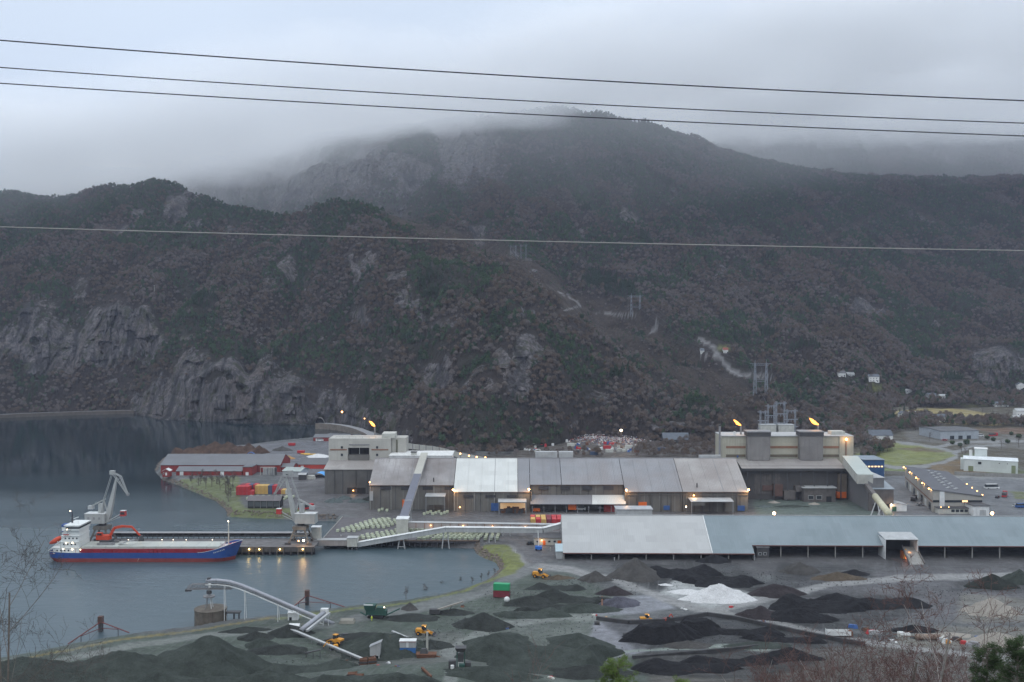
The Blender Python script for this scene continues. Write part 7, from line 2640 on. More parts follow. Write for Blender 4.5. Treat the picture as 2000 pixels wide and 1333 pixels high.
# crushers, screens, hoppers
g = GG(735, 1207)
t = empty('tracked_crusher', tuple(g), 'dark green tracked crusher with tail conveyor near the shore', 'crusher', rz=math.radians(-6))
for sy in (-1, 1):
    MB().prism([(-2.6, 0), (2.6, 0), (3.0, .6), (2.6, 1.1), (-2.6, 1.1), (-3.0, .6)], sy * 1.2 - .3, sy * 1.2 + .3, 'X').build('track', TYRE, t)
MB().box((-2.2, 0, 2.9), (3.2, 2.8, 1.8), top=1.25).build('feed_hopper', DKG, t)
MB().b6(-3.6, 3.8, -1.1, 1.1, 1.2, 3.0).build('body', DKG, t)
MB().b6(.2, 3.0, -1.2, 1.2, 3.0, 4.0).build('engine_house', DKG, t)
MB().bar((3.4, 0, 1.0), (8.6, 0, 3.6), .9, .35).build('tail_conveyor', DKG, t)
MB().bar((-3.2, -1.2, 1.0), (-5.4, -1.2, 2.2), .6, .3).build('side_conveyor', DKG, t)
MB().b6(-4.2, -.9, -1.5, -1.3, 4.6, 5.1).build('hopper_rim', WHITEP, t)
sball(MB(), (3.2, -1.3, 4.2), .2).build('work_lamp', LAMPW, t)
g = GG(854, 1200)
t = empty('mobile_conveyor', tuple(g), 'mobile stacker conveyor pointing up right near the shore', 'conveyor')
MB().box((-1, 0, .3), (3.6, 1.8, 1.6)).build('drive_unit', DSTEEL, t)
MB().bar((-2, 0, 1.0), (9.4, 0, 4.6), 1.0, .45).build('belt_boom', paint('sun_bleached_grey', (.27, .25, .22)), t)
MB().bar((3.5, 0, .2), (5.5, 0, 3.2), .2, .2).build('strut', DSTEEL, t)
for sy in (-.8, .8):
    wheel(MB(), (1.5, sy, .5), .5, .3).build('wheel', TYRE, t)
a, b = Q(766, 1233, 345), Q(826, 1256, 332)
t = empty('mobile_conveyor', tuple(b), 'thin stacker conveyor dropping slag onto the conical green heap', 'conveyor')
MB().bar(a - b, Vector((1.5, 0, -1.0)), .7, .35).build('belt_boom', LGREY, t)
MB().bar((0, 0, -.2), (0, 0, gz(b.x, b.y) - b.z), .3, .3).build('leg', DSTEEL, t)
MB().bar((a - b) * .5, Vector(((a - b).x * .45, (a - b).y * .5, gz(b.x, b.y) - b.z)), .15, .15).build('leg', DSTEEL, t)
g = GG(833, 1284)
t = empty('screening_plant', tuple(g), 'rusty screening machine with pale upright post', 'screening plant')
MB().box((0, 0, 0), (5.6, 2.6, 1.3), top=1.15).build('tub', RUST, t)
MB().box((-.8, .2, 1.3), (2.6, 1.8, 1.4), top=.6).build('screen_box', DSTEEL, t)
MB().b6(-.2, .45, 1.0, 1.6, 0, 7.6).build('post', OFFW, t)
MB().bar((1.5, -.6, 1.0), (4.4, -.6, .2), .5, .3).build('chute', RUST, t)
g = GG(900, 1306)
t = empty('hopper_machine', tuple(g), 'dark upright hopper machine with little white tank in a hollow', 'crusher')
MB().box((0, 0, 5.2), (2.2, 2.0, 1.2), top=1.5).build('hopper', DSTEEL, t)
for sx in (-1, 1):
    for sy in (-1, 1):
        MB().b6(sx * 1.1 - .12, sx * 1.1 + .12, sy * .9 - .12, sy * .9 + .12, 0, 5.2).build('leg', DKG, t)
MB().b6(-.8, .8, -.8, .8, 2.2, 4.4).build('crusher_box', DSTEEL, t)
MB().b6(-3.6, -1.4, -.8, .8, .2, 2.4).build('motor_box', DSTEEL, t)
MB().b6(1.3, 3.0, -.8, .9, .2, 1.9).build('discharge_box', DSTEEL, t)
MB().tube((-2.4, -1.6, 0), (-2.4, -1.6, 1.5), .55, 10).build('white_tank', WHITEP, t)
MB().box((.4, -1.4, 0), (1.6, 1.2, 1.8)).build('green_cabinet', DKG, t)
g = GG(797, 1279)
t = empty('stacked_cabin', tuple(g), 'white and grey cabin stacked on a blue container base', 'site cabin')
MB().b6(-2.5, 2.5, -1.2, 1.2, .3, 2.6).build('blue_base', paint('cabin_blue', (.04, .14, .36), .5), t)
for k in range(6):
    MB().b6(-2.4 + k * .85, -2.3 + k * .85, -1.27, -1.2, .35, 2.5).build('rib', paint('cabin_blue', (.04, .14, .36)), t)
MB().b6(-2.55, 2.55, -1.25, 1.25, 2.6, 4.6).build('upper_cabin', LGREY, t)
MB().b6(-.45, .35, -1.31, -1.25, 2.7, 4.4).build('door', WHITEP, t)
MB().b6(-2.7, 2.7, -1.5, 1.4, 4.6, 4.8).build('roof', WHITEP, t)
MB().b6(-2.6, 2.6, -1.32, -1.26, 4.4, 4.58).build('red_stripe', CC['red'], t)
g = GG(734, 1289)
t = empty('tilted_hopper_house', tuple(g), 'pale grey slant-roofed hopper house on a white leg', 'hopper')
MB().prism([(-1.7, 1.6), (1.4, 1.6), (1.7, 5.9), (-1.7, 4.4)], -1.2, 1.2, 'X').build('wall', LGREY, t)
MB().slab([(-1.9, -1.4, 4.5), (2.0, -1.4, 6.15), (2.0, 1.4, 6.15), (-1.9, 1.4, 4.5)], .12).build('roof', CARG, t)
for x in (-.2, 1.1):
    MB().b6(x - .15, x + .15, -.9, -.6, 0, 1.6).build('leg', WHITEP, t)
for px_, row, a, b, lab in ((710, 1299, 2.6, 2.4, 'rusty steel box under the slant-roofed hopper, left one'), (727, 1298, 2.6, 2.6, 'rusty steel box under the slant-roofed hopper, right one'), (668, 1303, 3.8, 2.0, 'rust-brown round steel bin on the green yard'), (688, 1319, 3.0, .9, 'rusty scrap beams near the bottom heap'), (702, 1322, 2.6, .8, 'second rusty scrap beams near the bottom heap')):
    g = GG(px_, row)
    t = empty('scrap_box', tuple(g), lab, 'scrap steel', rz=random.uniform(-.4, .4))
    MB().box((0, 0, 0), (a, a * .6, b * .8), top=.85).build('shell', RUST, t)
    MB().b6(-a * .55, a * .55, -a * .34, -a * .3, b * .3, b * .5).build('rib', DSTEEL, t)
    MB().bar((-a * .4, 0, b * .8), (a * .5, .2, b * 1.0), .2, .2).build('beam', RUST, t)
g = GG(678, 1216)
tag(MB().box((0, 0, 0), (5.5, 3.8, 1.1), top=.8).build('concrete_block'.replace('block', 'slab'), paint('old_concrete', (.22, .21, .18), .9, .2)), 'old grey concrete slab lying near the shore road', 'concrete slab').location = g
g = GG(990, 1176)
tag(sball(MB(), (0, 0, .9), 1.15, 10).build('round_tank', WHITEP, None, True), 'small white round tank standing alone in the yard', 'tank').location = g
g = GG(833, 1318)
t = empty('timber_beam', tuple(g), 'long brown timber beam lying at the bottom edge', 'beam', rz=-1.15)
MB().b6(-4, 4, -.3, .3, .4, 1.0).build('beam', RUST, t)
MB().b6(-3, -2.6, -.6, .6, 0, .4).build('chock', DSTEEL, t)
MB().b6(2.6, 3, -.6, .6, 0, .4).build('chock', DSTEEL, t)
g = GG(612, 1284)
t = empty('steel_trestle', tuple(g), 'dark steel trestle table standing left of the belt line', 'trestle')
MB().bar((-2.4, 0, 1.4), (2.4, 0, 2.4), 1.0, .3).build('deck', DSTEEL, t)
for x in (-2.2, 0, 2.2):
    MB().b6(x - .1, x + .1, -.4, -.2, -.2, 1.8).build('leg', DSTEEL, t)
for px_, row, lab in ((1222, 1243, 'dark steel drum at the tip of the black loaf heap'), (1166, 1220, 'small dark scrap lump left of the bunker wall')):
    g = GG(px_, row)
    o = MB().tube((-.9, 0, .6), (.9, 0, .6), .65, 10).build('steel_drum', DSTEEL)
    o.location = g
    tag(o, lab, 'drum')
# row of scrap and the white tipper body on the right
g = GG(1637, 1243)
t = empty('tipper_body', tuple(g), 'white open tipper body lying by the red scrap', 'tipper body', rz=-.06)
MB().b6(-4, 4, -1.2, 1.2, .5, .7).build('floor', WHITEP, t)
for y in (-1.2, 1.15):
    MB().b6(-4, 4, y, y + .06, .7, 2.0).build('side', WHITEP, t)
MB().b6(-4.05, -4, -1.2, 1.2, .5, 2.4).build('headboard', WHITEP, t)
for k in range(7):
    MB().b6(-3.6 + k * 1.15, -3.5 + k * 1.15, -1.28, -1.2, .6, 2.0).build('rib', WHITEP, t)
MB().b6(3.6, 4.6, -1.1, 1.1, .3, 1.9).build('tailgate', RUST, t)
g = GG(1812, 1250)
t = empty('steel_tank', tuple(g), 'long rusty pale cylinder tank lying in the scrap row', 'tank')
MB().tube((-4, 0, 1.0), (4, 0, .9), .95, 14).build('shell', paint('pale_rust', (.24, .18, .14)), t, True)
for x in (-2.5, 2.5):
    MB().b6(x - .2, x + .2, -.9, .9, 0, .4).build('cradle', DSTEEL, t)
rs = random.Random(11)
scols = [RUST, WHITEP, CC['red'], DSTEEL, STEEL, LGREY, BLUEP, YEL, OFFW]
scn = ['rusty', 'white', 'red', 'dark', 'grey', 'pale grey', 'blue', 'yellow', 'cream']


def junk(px, row, w_, h_, ci, where, kind='scrap_item'):
    g = GG(px, row)
    t = empty(kind, tuple(g), '%s scrap piece %s' % (scn[ci], where), 'scrap', 'scrap lying about the yards', rs.uniform(-.6, .6))
    for k in range(rs.randint(2, 4)):
        MB().box((rs.uniform(-.4, .4) * w_, rs.uniform(-.4, .4), 0), (w_ * rs.uniform(.3, .8), rs.uniform(.7, 1.8), h_ * rs.uniform(.4, 1)), rs.uniform(-.5, .5), rs.uniform(.6, 1)).build('piece', scols[ci] if k < 2 else scols[(ci + 3) % 9], t)
    MB().bar((-w_ * .5, .3, h_ * .3), (w_ * .5, -.2, h_ * .8), .15, .15).build('bar', RUST, t)


for i, (px_, row) in enumerate(((1690, 1232), (1708, 1238), (1722, 1236), (1665, 1226), (1752, 1243), (1768, 1240), (1778, 1246), (1840, 1252), (1852, 1256), (1868, 1252), (1884, 1258), (1900, 1262), (1912, 1250), (1800, 1232), (1745, 1254))):
    junk(px_, row, rs.uniform(2, 5), rs.uniform(.8, 1.8), i * 2 % 9, 'in the scrap row below the black heaps, %s from the left' % ORD[min(i, 13)])
for i, (px_, row) in enumerate(((760, 1299), (775, 1303), (742, 1302), (1185, 1209), (990, 1228), (1160, 1203), (1235, 1212), (903, 1185), (820, 1212), (1335, 1190), (1490, 1215), (1430, 1187), (757, 1288), (1042, 1322), (1078, 1325))):
    junk(px_, row, rs.uniform(1, 2.4), rs.uniform(.4, .9), (i * 5 + 1) % 9, 'on the open slag yard, number %s counting leftward' % ORD[min(i, 13)] if False else 'lying on the slag yard near %s' % ('the rusty boxes', 'the slant-roofed hopper', 'the belt line foot', 'the blue rocks', 'the terraced heap', 'the bunker wall end', 'the pale concrete floor', 'the mobile conveyor', 'the small grey cone', 'the white quartz pile', 'the dark round heap', 'the track fork', 'the stacked cabin', 'the bottom edge', 'the small pine')[i])

# ------------------------------------------------------------------ a worker by the crusher, drawn as one skinned figure
def person(loc, label, top, rz=0.0):
    V_ = [(0, 0, .95), (0, 0, 1.2), (0, 0, 1.45), (0, 0, 1.55), (0, -.02, 1.68), (.11, 0, .9), (.12, .02, .5), (.12, 0, .08), (.12, -.15, .04), (-.11, 0, .9), (-.13, -.03, .5), (-.12, .05, .08), (-.12, -.1, .04),
          (.2, 0, 1.42), (.27, 0, 1.15), (.26, -.1, .9), (-.2, 0, 1.42), (-.27, .02, 1.15), (-.26, -.08, .9)]
    E_ = [(0, 1), (1, 2), (2, 3), (3, 4), (0, 5), (5, 6), (6, 7), (7, 8), (0, 9), (9, 10), (10, 11), (11, 12), (2, 13), (13, 14), (14, 15), (2, 16), (16, 17), (17, 18)]
    R_ = [.15, .15, .15, .07, .11, .1, .075, .055, .045, .1, .075, .055, .045, .075, .055, .04, .075, .055, .04]
    me_ = bpy.data.meshes.new('person')
    me_.from_pydata(V_, E_, [])
    me_.materials.append(top)
    o = bpy.data.objects.new('person', me_)
    COL.objects.link(o)
    md = o.modifiers.new('skin', 'SKIN')
    for i, r_ in enumerate(R_):
        me_.skin_vertices[0].data[i].radius = (r_, r_)
    me_.skin_vertices[0].data[0].use_root = True
    o.modifiers.new('smooth', 'SUBSURF').levels = 1
    o.location = loc
    o.rotation_euler = (0, 0, rz)
    tag(o, label, 'person')
    h_ = sball(MB(), (0, -.02, 1.75), .13, 8).build('helmet', WHITEP, o, True)
    return o


HV = paint('hi_vis_yellow', (.62, .72, .06), .7, .05, dirt=.05)
person(GG(726, 1213), 'person in yellow high-visibility clothes standing before the green crusher', HV, .3)
person(GG(1075, 1077), 'person in pale work clothes standing left of the shed lean-to', OFFW, .8)
person(GG(666, 1052), 'person in a pale jacket on the quay corner', OFFW, .2)
# ------------------------------------------------------------------ valley houses
HROW = yimg(TZ, TY2)


def HPT(px, row):
    """first point of the hillside seen at a pixel"""
    j = int(np.clip(round((px - pxs[0]) / (pxs[1] - pxs[0])), 0, NPX - 1))
    col_ = HROW[:, j]
    for i in range(6, len(col_)):
        if col_[i] <= row:
            return Vector((TX2[i, j], TY2[i, j], TZ[i, j]))
    return Vector((TX2[-1, j], TY2[-1, j], TZ[-1, j]))


def VP(px, row):
    g = G(px, row, 3.0)
    h = HPT(px, row)
    return Vector((g.x, g.y, 3.0)) if g.y < h.y + 5 and g.y > 0 and g.y < 1390 and g.y <= h.y + 5 else h


def cottage(px, row, wpx, label, wall, roof, h=4.5, rise=2.4, ridge='x', name='house', d=8, rz=0.0):
    p = VP(px, row)
    w_ = wpx * p.y / F
    wins = [(w_ * (.12 + .28 * k), 1.2, min(1.2, w_ * .15), 1.2) for k in range(3)]
    if h > 5:
        wins += [(w_ * (.12 + .28 * k), 3.9, min(1.2, w_ * .15), 1.1) for k in range(3)]
    return hut(name, label, 'house', p.x - w_ / 2, p.x + w_ / 2, p.y, p.y + d, p.z - .6, p.z + h, wall, roof, rise, ridge, wins=wins, doors=((w_ * .8, 1, 2.1),), rz=rz)


SL = paint('slate_blue_roof', (.09, .105, .125), .7)
TILE = paint('red_tile_roof', (.22, .07, .05), .8)
CHAL = paint('chalk_white', (.66, .66, .64), .6, .05, dirt=.1)
cottage(1709, 754, 20, 'white two-storey house on the wooded slope', CHAL, SL, 6.0)
cottage(1646, 740, 14, 'white house highest among the trees, left of the others', CHAL, DROOF, 4)
cottage(1664, 737, 14, 'low grey house beside the highest white one', LGREY, LGREY, 3)
cottage(1752, 757, 12, 'small red house right of the two-storey white one', CC['red'], TILE, 3.5)
cottage(1779, 768, 18, 'pale grey bungalow among bare trees below the red house', LGREY, LGREY, 3, 1.4)
cottage(1822, 776, 16, 'grey bungalow in the dark trees above the golden field', LGREY, SL, 3, 1.4)
cottage(1846, 779, 14, 'pale bungalow right of the grey one above the golden field', OFFW, LGREY, 3, 1.4)
cottage(1995, 761, 14, 'white gabled house at the right edge above the road', CHAL, SL, 6, 2.6, 'y')
cottage(1957, 795, 26, 'white house with grey roof right above the golden field', CHAL, SL, 4.2)
cottage(1934, 792, 10, 'small white outhouse left of the house above the golden field', CHAL, SL, 3)
cottage(1766, 818, 14, 'white gabled house left of the dark spruce', CHAL, SL, 5.0, 2.6, 'y')
cottage(1790, 816, 24, 'grey-roofed house right of the dark spruce', LGREY, LGREY, 3.8)
cottage(1838, 824, 24, 'white chalet with slate roof under the golden field', CHAL, SL, 5.0)
cottage(1996, 812, 22, 'white building at the right edge by the golden field', CHAL, LGREY, 5)
cottage(1994, 826, 26, 'pale grey building at the far right below the white one', LGREY, LGREY, 4.5)
cottage(1418, 693, 9, 'small white house by the hillside road', CHAL, TILE, 4)
cottage(1371, 692, 7, 'tiny white cabin at the end of the hill lane', CHAL, SL, 3)
cottage(1722, 861, 44, 'long white farmhouse with dark slate roof behind the tower', CHAL, SL, 4.4, 4.2, d=12)
cottage(1693, 860, 14, 'pale green glasshouse left of the white farmhouse', paint('pale_green_wall', (.40, .48, .44)), LGREY, 3.2, 1.2)
cottage(1321, 866, 50, 'dark blue-roofed house half hidden by scrub behind the hall', DSTEEL, SL, 3.0, 5.0, d=14)
x0, x1, y0, y1, z0, z1 = fy(1828, 1909, 842, 858, 34)
t = hut('grey_warehouse', 'long pale grey warehouse with dark flat roof in the valley', 'warehouse', x0, x1, y0, y1, z0, z1, paint('pale_blue_wall', (.34, .37, .40), .6), DROOF, .9, 'x', over=.6, doors=((9, 4, 3, GLASS), (17, 4, 3, GLASS), (25, 4, 3, GLASS)), rz=math.radians(9))
# white factory
WF = sheet('white_factory_sheet', (.56, .60, .58), pitch=3, dirt=.12, var=.03)
f0 = G(1937, 921, 3)
t = hut('white_factory', 'white angular factory building with tall square tower, at the right', 'factory', f0.x - 16, f0.x + 18, f0.y - 5, f0.y + 14, 3, 11.2, WF, paint('white_factory_roof', (.62, .65, .66), .5), 1.0, 'x', over=.3, rz=math.radians(-24),
        doors=((3, 3.2, 3.6, paint('olive_door', (.20, .23, .13))), (30, 2.6, 5.4, paint('olive_door', (.20, .23, .13)))), wins=((9, 5, 2.4, 2), (22, 6, 1, .8), (27, 6, 1, .8)), sidewins=())
MB().b6(-19, -13.5, -3, 8, 0, 7.2).build('low_wing', WF, t)
MB().b6(-10, -2, 2, 9.4, 8, 14.4).build('tower_block', WF, t)
MB().b6(-10.3, -1.7, 1.7, 9.7, 14.4, 14.7).build('tower_roof', CHAL, t)
MB().tube((-12.4, 5, 7), (-12.4, 5, 13), 1.1, 10).build('round_tank', CHAL, t)
# blue building behind the gallery
x0, x1, y0, y1, z0, z1 = fy(1686, 1727, 899, 936, 20)
t = hut('blue_building', 'blue building with a row of orange-lit windows', 'building', x0, x1, y0, y1, z0, z1, paint('deep_blue_wall', (.03, .085, .20), .6), paint('blue_grey_roof', (.20, .24, .28), .5), 0, wins=[(1 + k * 2.1, (z1 - z0) * .62, 1.5, 1.0) for k in range(6)], winm=GLASSLIT)
# stone wall along the plant's far road
def long_wall(line, h, label, mt, name='boundary_wall', rowz=3.0, L_=9.0):
    P_ = [G(x, y, rowz) for x, y in line]
    t = empty(name, tuple(P_[0]), label, 'wall')
    for a, b in zip(P_[:-1], P_[1:]):
        n = max(1, int((b - a).length / L_))
        for k in range(n):
            p, q = a.lerp(b, k / n) - P_[0], a.lerp(b, (k + 1) / n) - P_[0]
            MB().bar(p + Vector((0, 0, h / 2 - .2)), q + Vector((0, 0, h / 2 - .2)) - (q - p).normalized() * .05, .5, h).build('wall_segment', mt, t)


long_wall([(1728, 927), (1768, 928)], 2.6, 'pale embankment wall left of the workshop roof', CONC)
long_wall([(1864, 928), (1930, 931), (2120, 937)], 2.6, 'pale embankment wall beyond the wide parking lot', CONC)
# far shore road with its wall, and the tunnel road
def road_strip(line, w_, z, label, mt, edge=None, name='shore_road', railh=0):
    """a road deck following picture points at its own heights"""
    P_ = [Q(x, y, Yd) for x, y, Yd in line]
    m = MB()
    pts = []
    for i, p in enumerate(P_):
        a = P_[max(0, i - 1)]
        b = P_[min(len(P_) - 1, i + 1)]
        d = Vector((b.x - a.x, b.y - a.y, 0)).normalized()
        n_ = Vector((-d.y, d.x, 0))
        pts += [p - n_ * w_ * .0, p + n_ * w_]
    m.grid(pts, len(P_), 2)
    o = m.build(name, mt)
    tag(o, label, kind='structure')
    m = MB()
    e = []
    for p in P_:
        e += [Vector((p.x, p.y - .05, p.z + .45)), Vector((p.x, p.y - 1.4, -1.5))]
    m.grid(e, len(P_), 2)
    e2 = [q + Vector((0, .35, 0)) for q in e]
    m.grid(e2, len(P_), 2)
    o2 = m.build('road_wall', edge or CONC, o)
    return o


ASPH = paint('pale_asphalt', (.22, .22, .225), .8, .1)
road_strip([(x, y, G(x, y, 3.5).y) for x, y in ((-150, 816), (0, 811), (80, 807.5), (160, 805), (240, 803), (262, 803))], 9, 5, 'far shore road running along the foot of the cliffs', ASPH, paint('shore_wall', (.075, .062, .052), .9, .3))
road_strip([(x, y, G(x, y, 5.0).y) for x, y in ((616, 828), (640, 829), (665, 832), (690, 838), (712, 847), (726, 858), (732, 868))], 9, 8, 'bypass road curving out of the tunnel mouth', ASPH, paint('masonry_wall', (.14, .12, .10), .9, .3), name='bypass_road')
o_ = G(622, 828, 5.0) + Vector((0, 4, 0))
t = empty('tunnel_portal', tuple(o_), 'dark tunnel mouth in the cliff at the bypass road', 'tunnel')
m = MB()
pts = []
for i, yy in enumerate((0, 6)):
    for j in range(11):
        a = math.pi * j / 10
        pts.append((4.6 * math.cos(a), yy, 5.4 * math.sin(a)))
m.grid(pts, 2, 11)
m.build('arch_lining', paint('portal_rim', (.16, .15, .14), .9), t)
MB().b6(-4.5, 4.5, 4, 4.3, -1, 4.4).build('dark_mouth', DARKIN, t)
lamp_at(Q(668, 805, 960), 'orange street lamp above the bypass road', r=.9, pole=9)
lamp_at(Q(712, 818, 880), 'small orange lamp left of the rear flame', r=.45, pole=8)
for k, (px_, row) in enumerate(((881, 883), (899, 886.5), (916, 890.5), (931, 893), (948, 894))):
    lamp_at(Q(px_, row, 670 - k * 3), 'small warm lamp beside the curved panel wall, %s from the left' % ORD[k], r=.5, mat=LAMPS, group='lamps by the curved panel wall', pole=8)
lamp_at(Q(1213, 841, 860), 'tall white floodlight above the scrapyard', r=1.0, mat=LAMPW, pole=16, power=2500)
for px_, row, lab in ((1128, 1072, 'small white marker light beside the lawn edge'), (1200, 1095, 'small pale light post at the road fork'), (1007, 1080, 'small white light on the lawn tip'), (1740, 997, 'small lamp by the tube conveyor leg')):
    g = G(px_, row, 3)
    t = empty('light_post', tuple(g), lab, 'light post')
    MB().tube((0, 0, 0), (0, 0, 1.0), .1, 6).build('post', WHITEP, t)
    sball(MB(), (0, 0, 1.1), .22).build('head', WHITEP, t)

# scrapyard behind the hall
spots = sorted((1010 + 250 * rs.random(), 852 + 34 * rs.random(), rs.choice((0, 1, 1, 1, 2, 4, 5, 6, 8, 8, 0, 4))) for _ in range(52))
seen_ = {}
for px_, row, ci in spots:
    if px_ < 1130:
        row = max(row, 864)
    g = G(px_, row, 3)
    seen_[ci] = seen_.get(ci, 0) + 1
    t = empty('scrap_item', tuple(g), '%s scrap in the scrapyard behind the hall, %s %s piece from the left' % (scn[ci], ORD[seen_[ci] - 1], scn[ci]), 'scrap', 'pieces of the scrapyard', rs.uniform(-.7, .7))
    w_ = rs.uniform(2, 6)
    for k in range(3):
        MB().box((rs.uniform(-.5, .5) * w_, rs.uniform(-2, 2), 0), (w_ * rs.uniform(.3, .9), rs.uniform(1, 3), rs.uniform(.8, 2.6)), rs.uniform(-.8, .8), rs.uniform(.6, 1)).build('piece', scols[ci] if k < 2 else scols[(ci + k + 2) % 9], t)
m = MB()
for i in range(2600):
    u = rs.random()
    px_, row = 1110 + 130 * u + rs.gauss(0, 18), 853 + rs.gauss(0, 5) + 8 * u
    g = G(px_, min(max(row, 846), 885), 3)
    s_ = rs.uniform(.15, .7)
    m.box((g.x, g.y, 3 + rs.random() * 1.6), (s_ * 2, s_ * 1.4, s_), rs.uniform(0, 3), rs.uniform(.4, 1))
SM = N('mixed_scrap', .7)
ge = SM.n('NewGeometry')
rr = SM.n('ValToRGB')
rr.color_ramp.interpolation = 'CONSTANT'
for i, c_ in enumerate(((.3, .3, .3), (.12, .07, .05), (.55, .52, .5), (.2, .2, .22), (.35, .25, .2), (.05, .08, .16), (.6, .6, .6), (.25, .06, .05))):
    if i < 2:
        rr.color_ramp.elements[i].color = (*c_, 1)
        rr.color_ramp.elements[i].position = i * .125
    else:
        rr.color_ramp.elements.new(i * .125).color = (*c_, 1)
SM.l(ge.outputs['Random Per Island'], rr.inputs[0])
tag(m.build('scrap_heap', SM.out(rr.outputs['Color']), fix=False), 'loose mixed scrap metal strewn behind the hall', kind='stuff')
for px_, row, c, lab in ((1190, 884, 'white', 'white box trailer in the scrapyard'), (1186, 877, 'red', 'long red tarped trailer behind the white one'), (1160, 889, 'blue', 'blue machine at the left of the white trailer'), (1228, 876, 'white', 'white truck box right of the red trailer'), (1040, 872, 'white', 'pale trailer left in the scrapyard'), (1115, 872, 'white', 'white roll-off body in the scrapyard'), (1292, 881, 'blue', 'pale blue tarped boat by the scrub')):
    g = G(px_, row, 3)
    container(g.x, g.y, 3, c, lab, math.radians(90))

# ------------------------------------------------------------------ pylons and wires
GAL = paint('galvanised_steel', (.22, .24, .27), .5, .05, dirt=.1)


def pylon(p, h, span, label, levels=5, arms=True, thick=.22):
    t = empty('lattice_pylon', tuple(p), label, 'pylon')
    for s in (-1, 1):
        m = MB()
        cx = s * span / 2
        b = h * .05
        for sx in (-1, 1):
            for sy in (-1, 1):
                m.bar((cx + sx * b, sy * b, -2), (cx + sx * .5, sy * .5, h), thick, thick)
        for k in range(levels):
            z0_, z1_ = h * k / levels, h * (k + 1) / levels
            w0, w1 = b + (.5 - b) * z0_ / h, b + (.5 - b) * z1_ / h
            for sy in (-1, 1):
                m.bar((cx - w0, sy * w0, z0_), (cx + w1, sy * w1, z1_), thick * .6, thick * .6)
                m.bar((cx + w0, sy * w0, z0_), (cx - w1, sy * w1, z1_), thick * .6, thick * .6)
        m.build('leg', GAL, t)
    m = MB()
    for zz in (h * .45, h * .97):
        m.bar((-span * .95 if zz > h * .9 else -span / 2, 0, zz), (span * .95 if zz > h * .9 else span / 2, 0, zz), thick, thick)
        m.bar((-span * .7 if zz > h * .9 else -span / 2, 0, zz - 1.6), (span * .7 if zz > h * .9 else span / 2, 0, zz - 1.6), thick, thick)
    for k in range(8):
        a = -span * .8 + k * span * .2
        m.bar((a, 0, h * .97 - 1.6), (a + span * .2, 0, h * .97), thick * .6, thick * .6)
    m.build('cross_arm', GAL, t)
    for s in (-1, 1):
        MB().bar((s * span / 2, 0, h), (s * span / 2, 0, h + h * .1), thick, thick).build('peak', GAL, t)
    for x in (-span * .85, 0, span * .85):
        MB().tube((x, 0, h * .97 - .2), (x, 0, h * .97 - 2.2), .14, 5).build('insulator', GLASS, t)
    return t, [Vector((p[0] + x, p[1], p[2] + h * .97 - 2.2)) for x in (-span * .85, 0, span * .85)]


def pyl_at(px, base, top, spanpx, label, Yd=None, th=.3):
    p = HPT(px, base)
    h = float(zof(top, p.y)) - p.z
    return pylon(p, h, spanpx * p.y / F, label, thick=th)


t1, w1 = pyl_at(1240, 622, 577, 17, 'lattice pylon on the mid slope above the cleared strip')
t2, w2 = pyl_at(1487, 772, 709, 22, 'lattice pylon on the slope above the right furnace building')
t3, w3 = pyl_at(1003, 502, 480, 10, 'small distant pylon on the ridge, left one', th=.14)
t4, w4 = pyl_at(1022, 508, 478, 10, 'small distant pylon on the ridge, right one', th=.14)
WIRE = paint('line_wire', (.10, .10, .11), .5)


def cable(a, b, sag, r, label, parent=None, n=16, mt=None, name='power_line'):
    pts = []
    for i in range(n + 1):
        k = i / n
        p = a.lerp(b, k)
        p.z -= sag * 4 * k * (1 - k)
        pts.append(p)
    m = MB()
    for i in range(n):
        m.tube(pts[i], pts[i + 1], r, 4, caps=False)
    o = m.build(name, mt or WIRE, parent, fix=False)
    return tag(o, label, 'power line') if parent is None else o


sb = Q(1500, 792, 840)
for i in range(3):
    nm = ('left', 'middle', 'right')[i]
    cable(w4[i], w1[i], 14, .07, 'thin %s conductor from the ridge pylon down to the mid-slope pylon' % nm)
    cable(w1[i], w2[i], 12, .07, 'thin %s conductor between mid-slope pylon and lower pylon' % nm)
    cable(w2[i], sb + Vector((i * 7, 0, 0)), 3, .07, 'thin %s conductor dropping to the substation' % nm)
    cable(Q(1545 + 5 * i, 800, 840), Q(2060, 880 + 8 * i, 760), 8, .06, 'thin %s conductor leaving the substation toward the right' % nm)
# substation behind the right tower
for k, (px_, top, base, sp) in enumerate(((1490, 802, 842, 10), (1506, 790, 842, 12), (1524, 784, 842, 16), (1545, 800, 842, 16))):
    Ys = 800 + (k % 2) * 14
    p = Q(px_, base, Ys)
    zb = 6.0
    t = empty('substation_gantry', (p.x, p.y, zb), 'galvanised substation gantry behind the right tower, %s from the left' % ORD[k], 'gantry')
    h = float(zof(top, Ys)) - zb
    w_ = sp * Ys / F
    for s in (-1, 1):
        m = MB()
        for q in (-.5, .5):
            m.bar((s * w_ / 2 + q, 0, 0), (s * w_ / 2 + q * .8, 0, h), .42, .42)
        for j in range(8):
            m.bar((s * w_ / 2 - .5, 0, h * j / 8), (s * w_ / 2 + .5, 0, h * (j + 1) / 8), .24, .24)
        m.build('leg', GAL, t)
    for z in (h * .96, h * .74, h * .55):
        m = MB().bar((-w_ / 2 - 2, 0, z), (w_ / 2 + 2, 0, z), .7, .6)
        m.build('cross_beam', GAL, t)
        for x in (-w_ / 3, 0, w_ / 3):
            MB().tube((x, -.4, z), (x, -.4, z - 1.8), .22, 5).build('insulator', GAL, t)
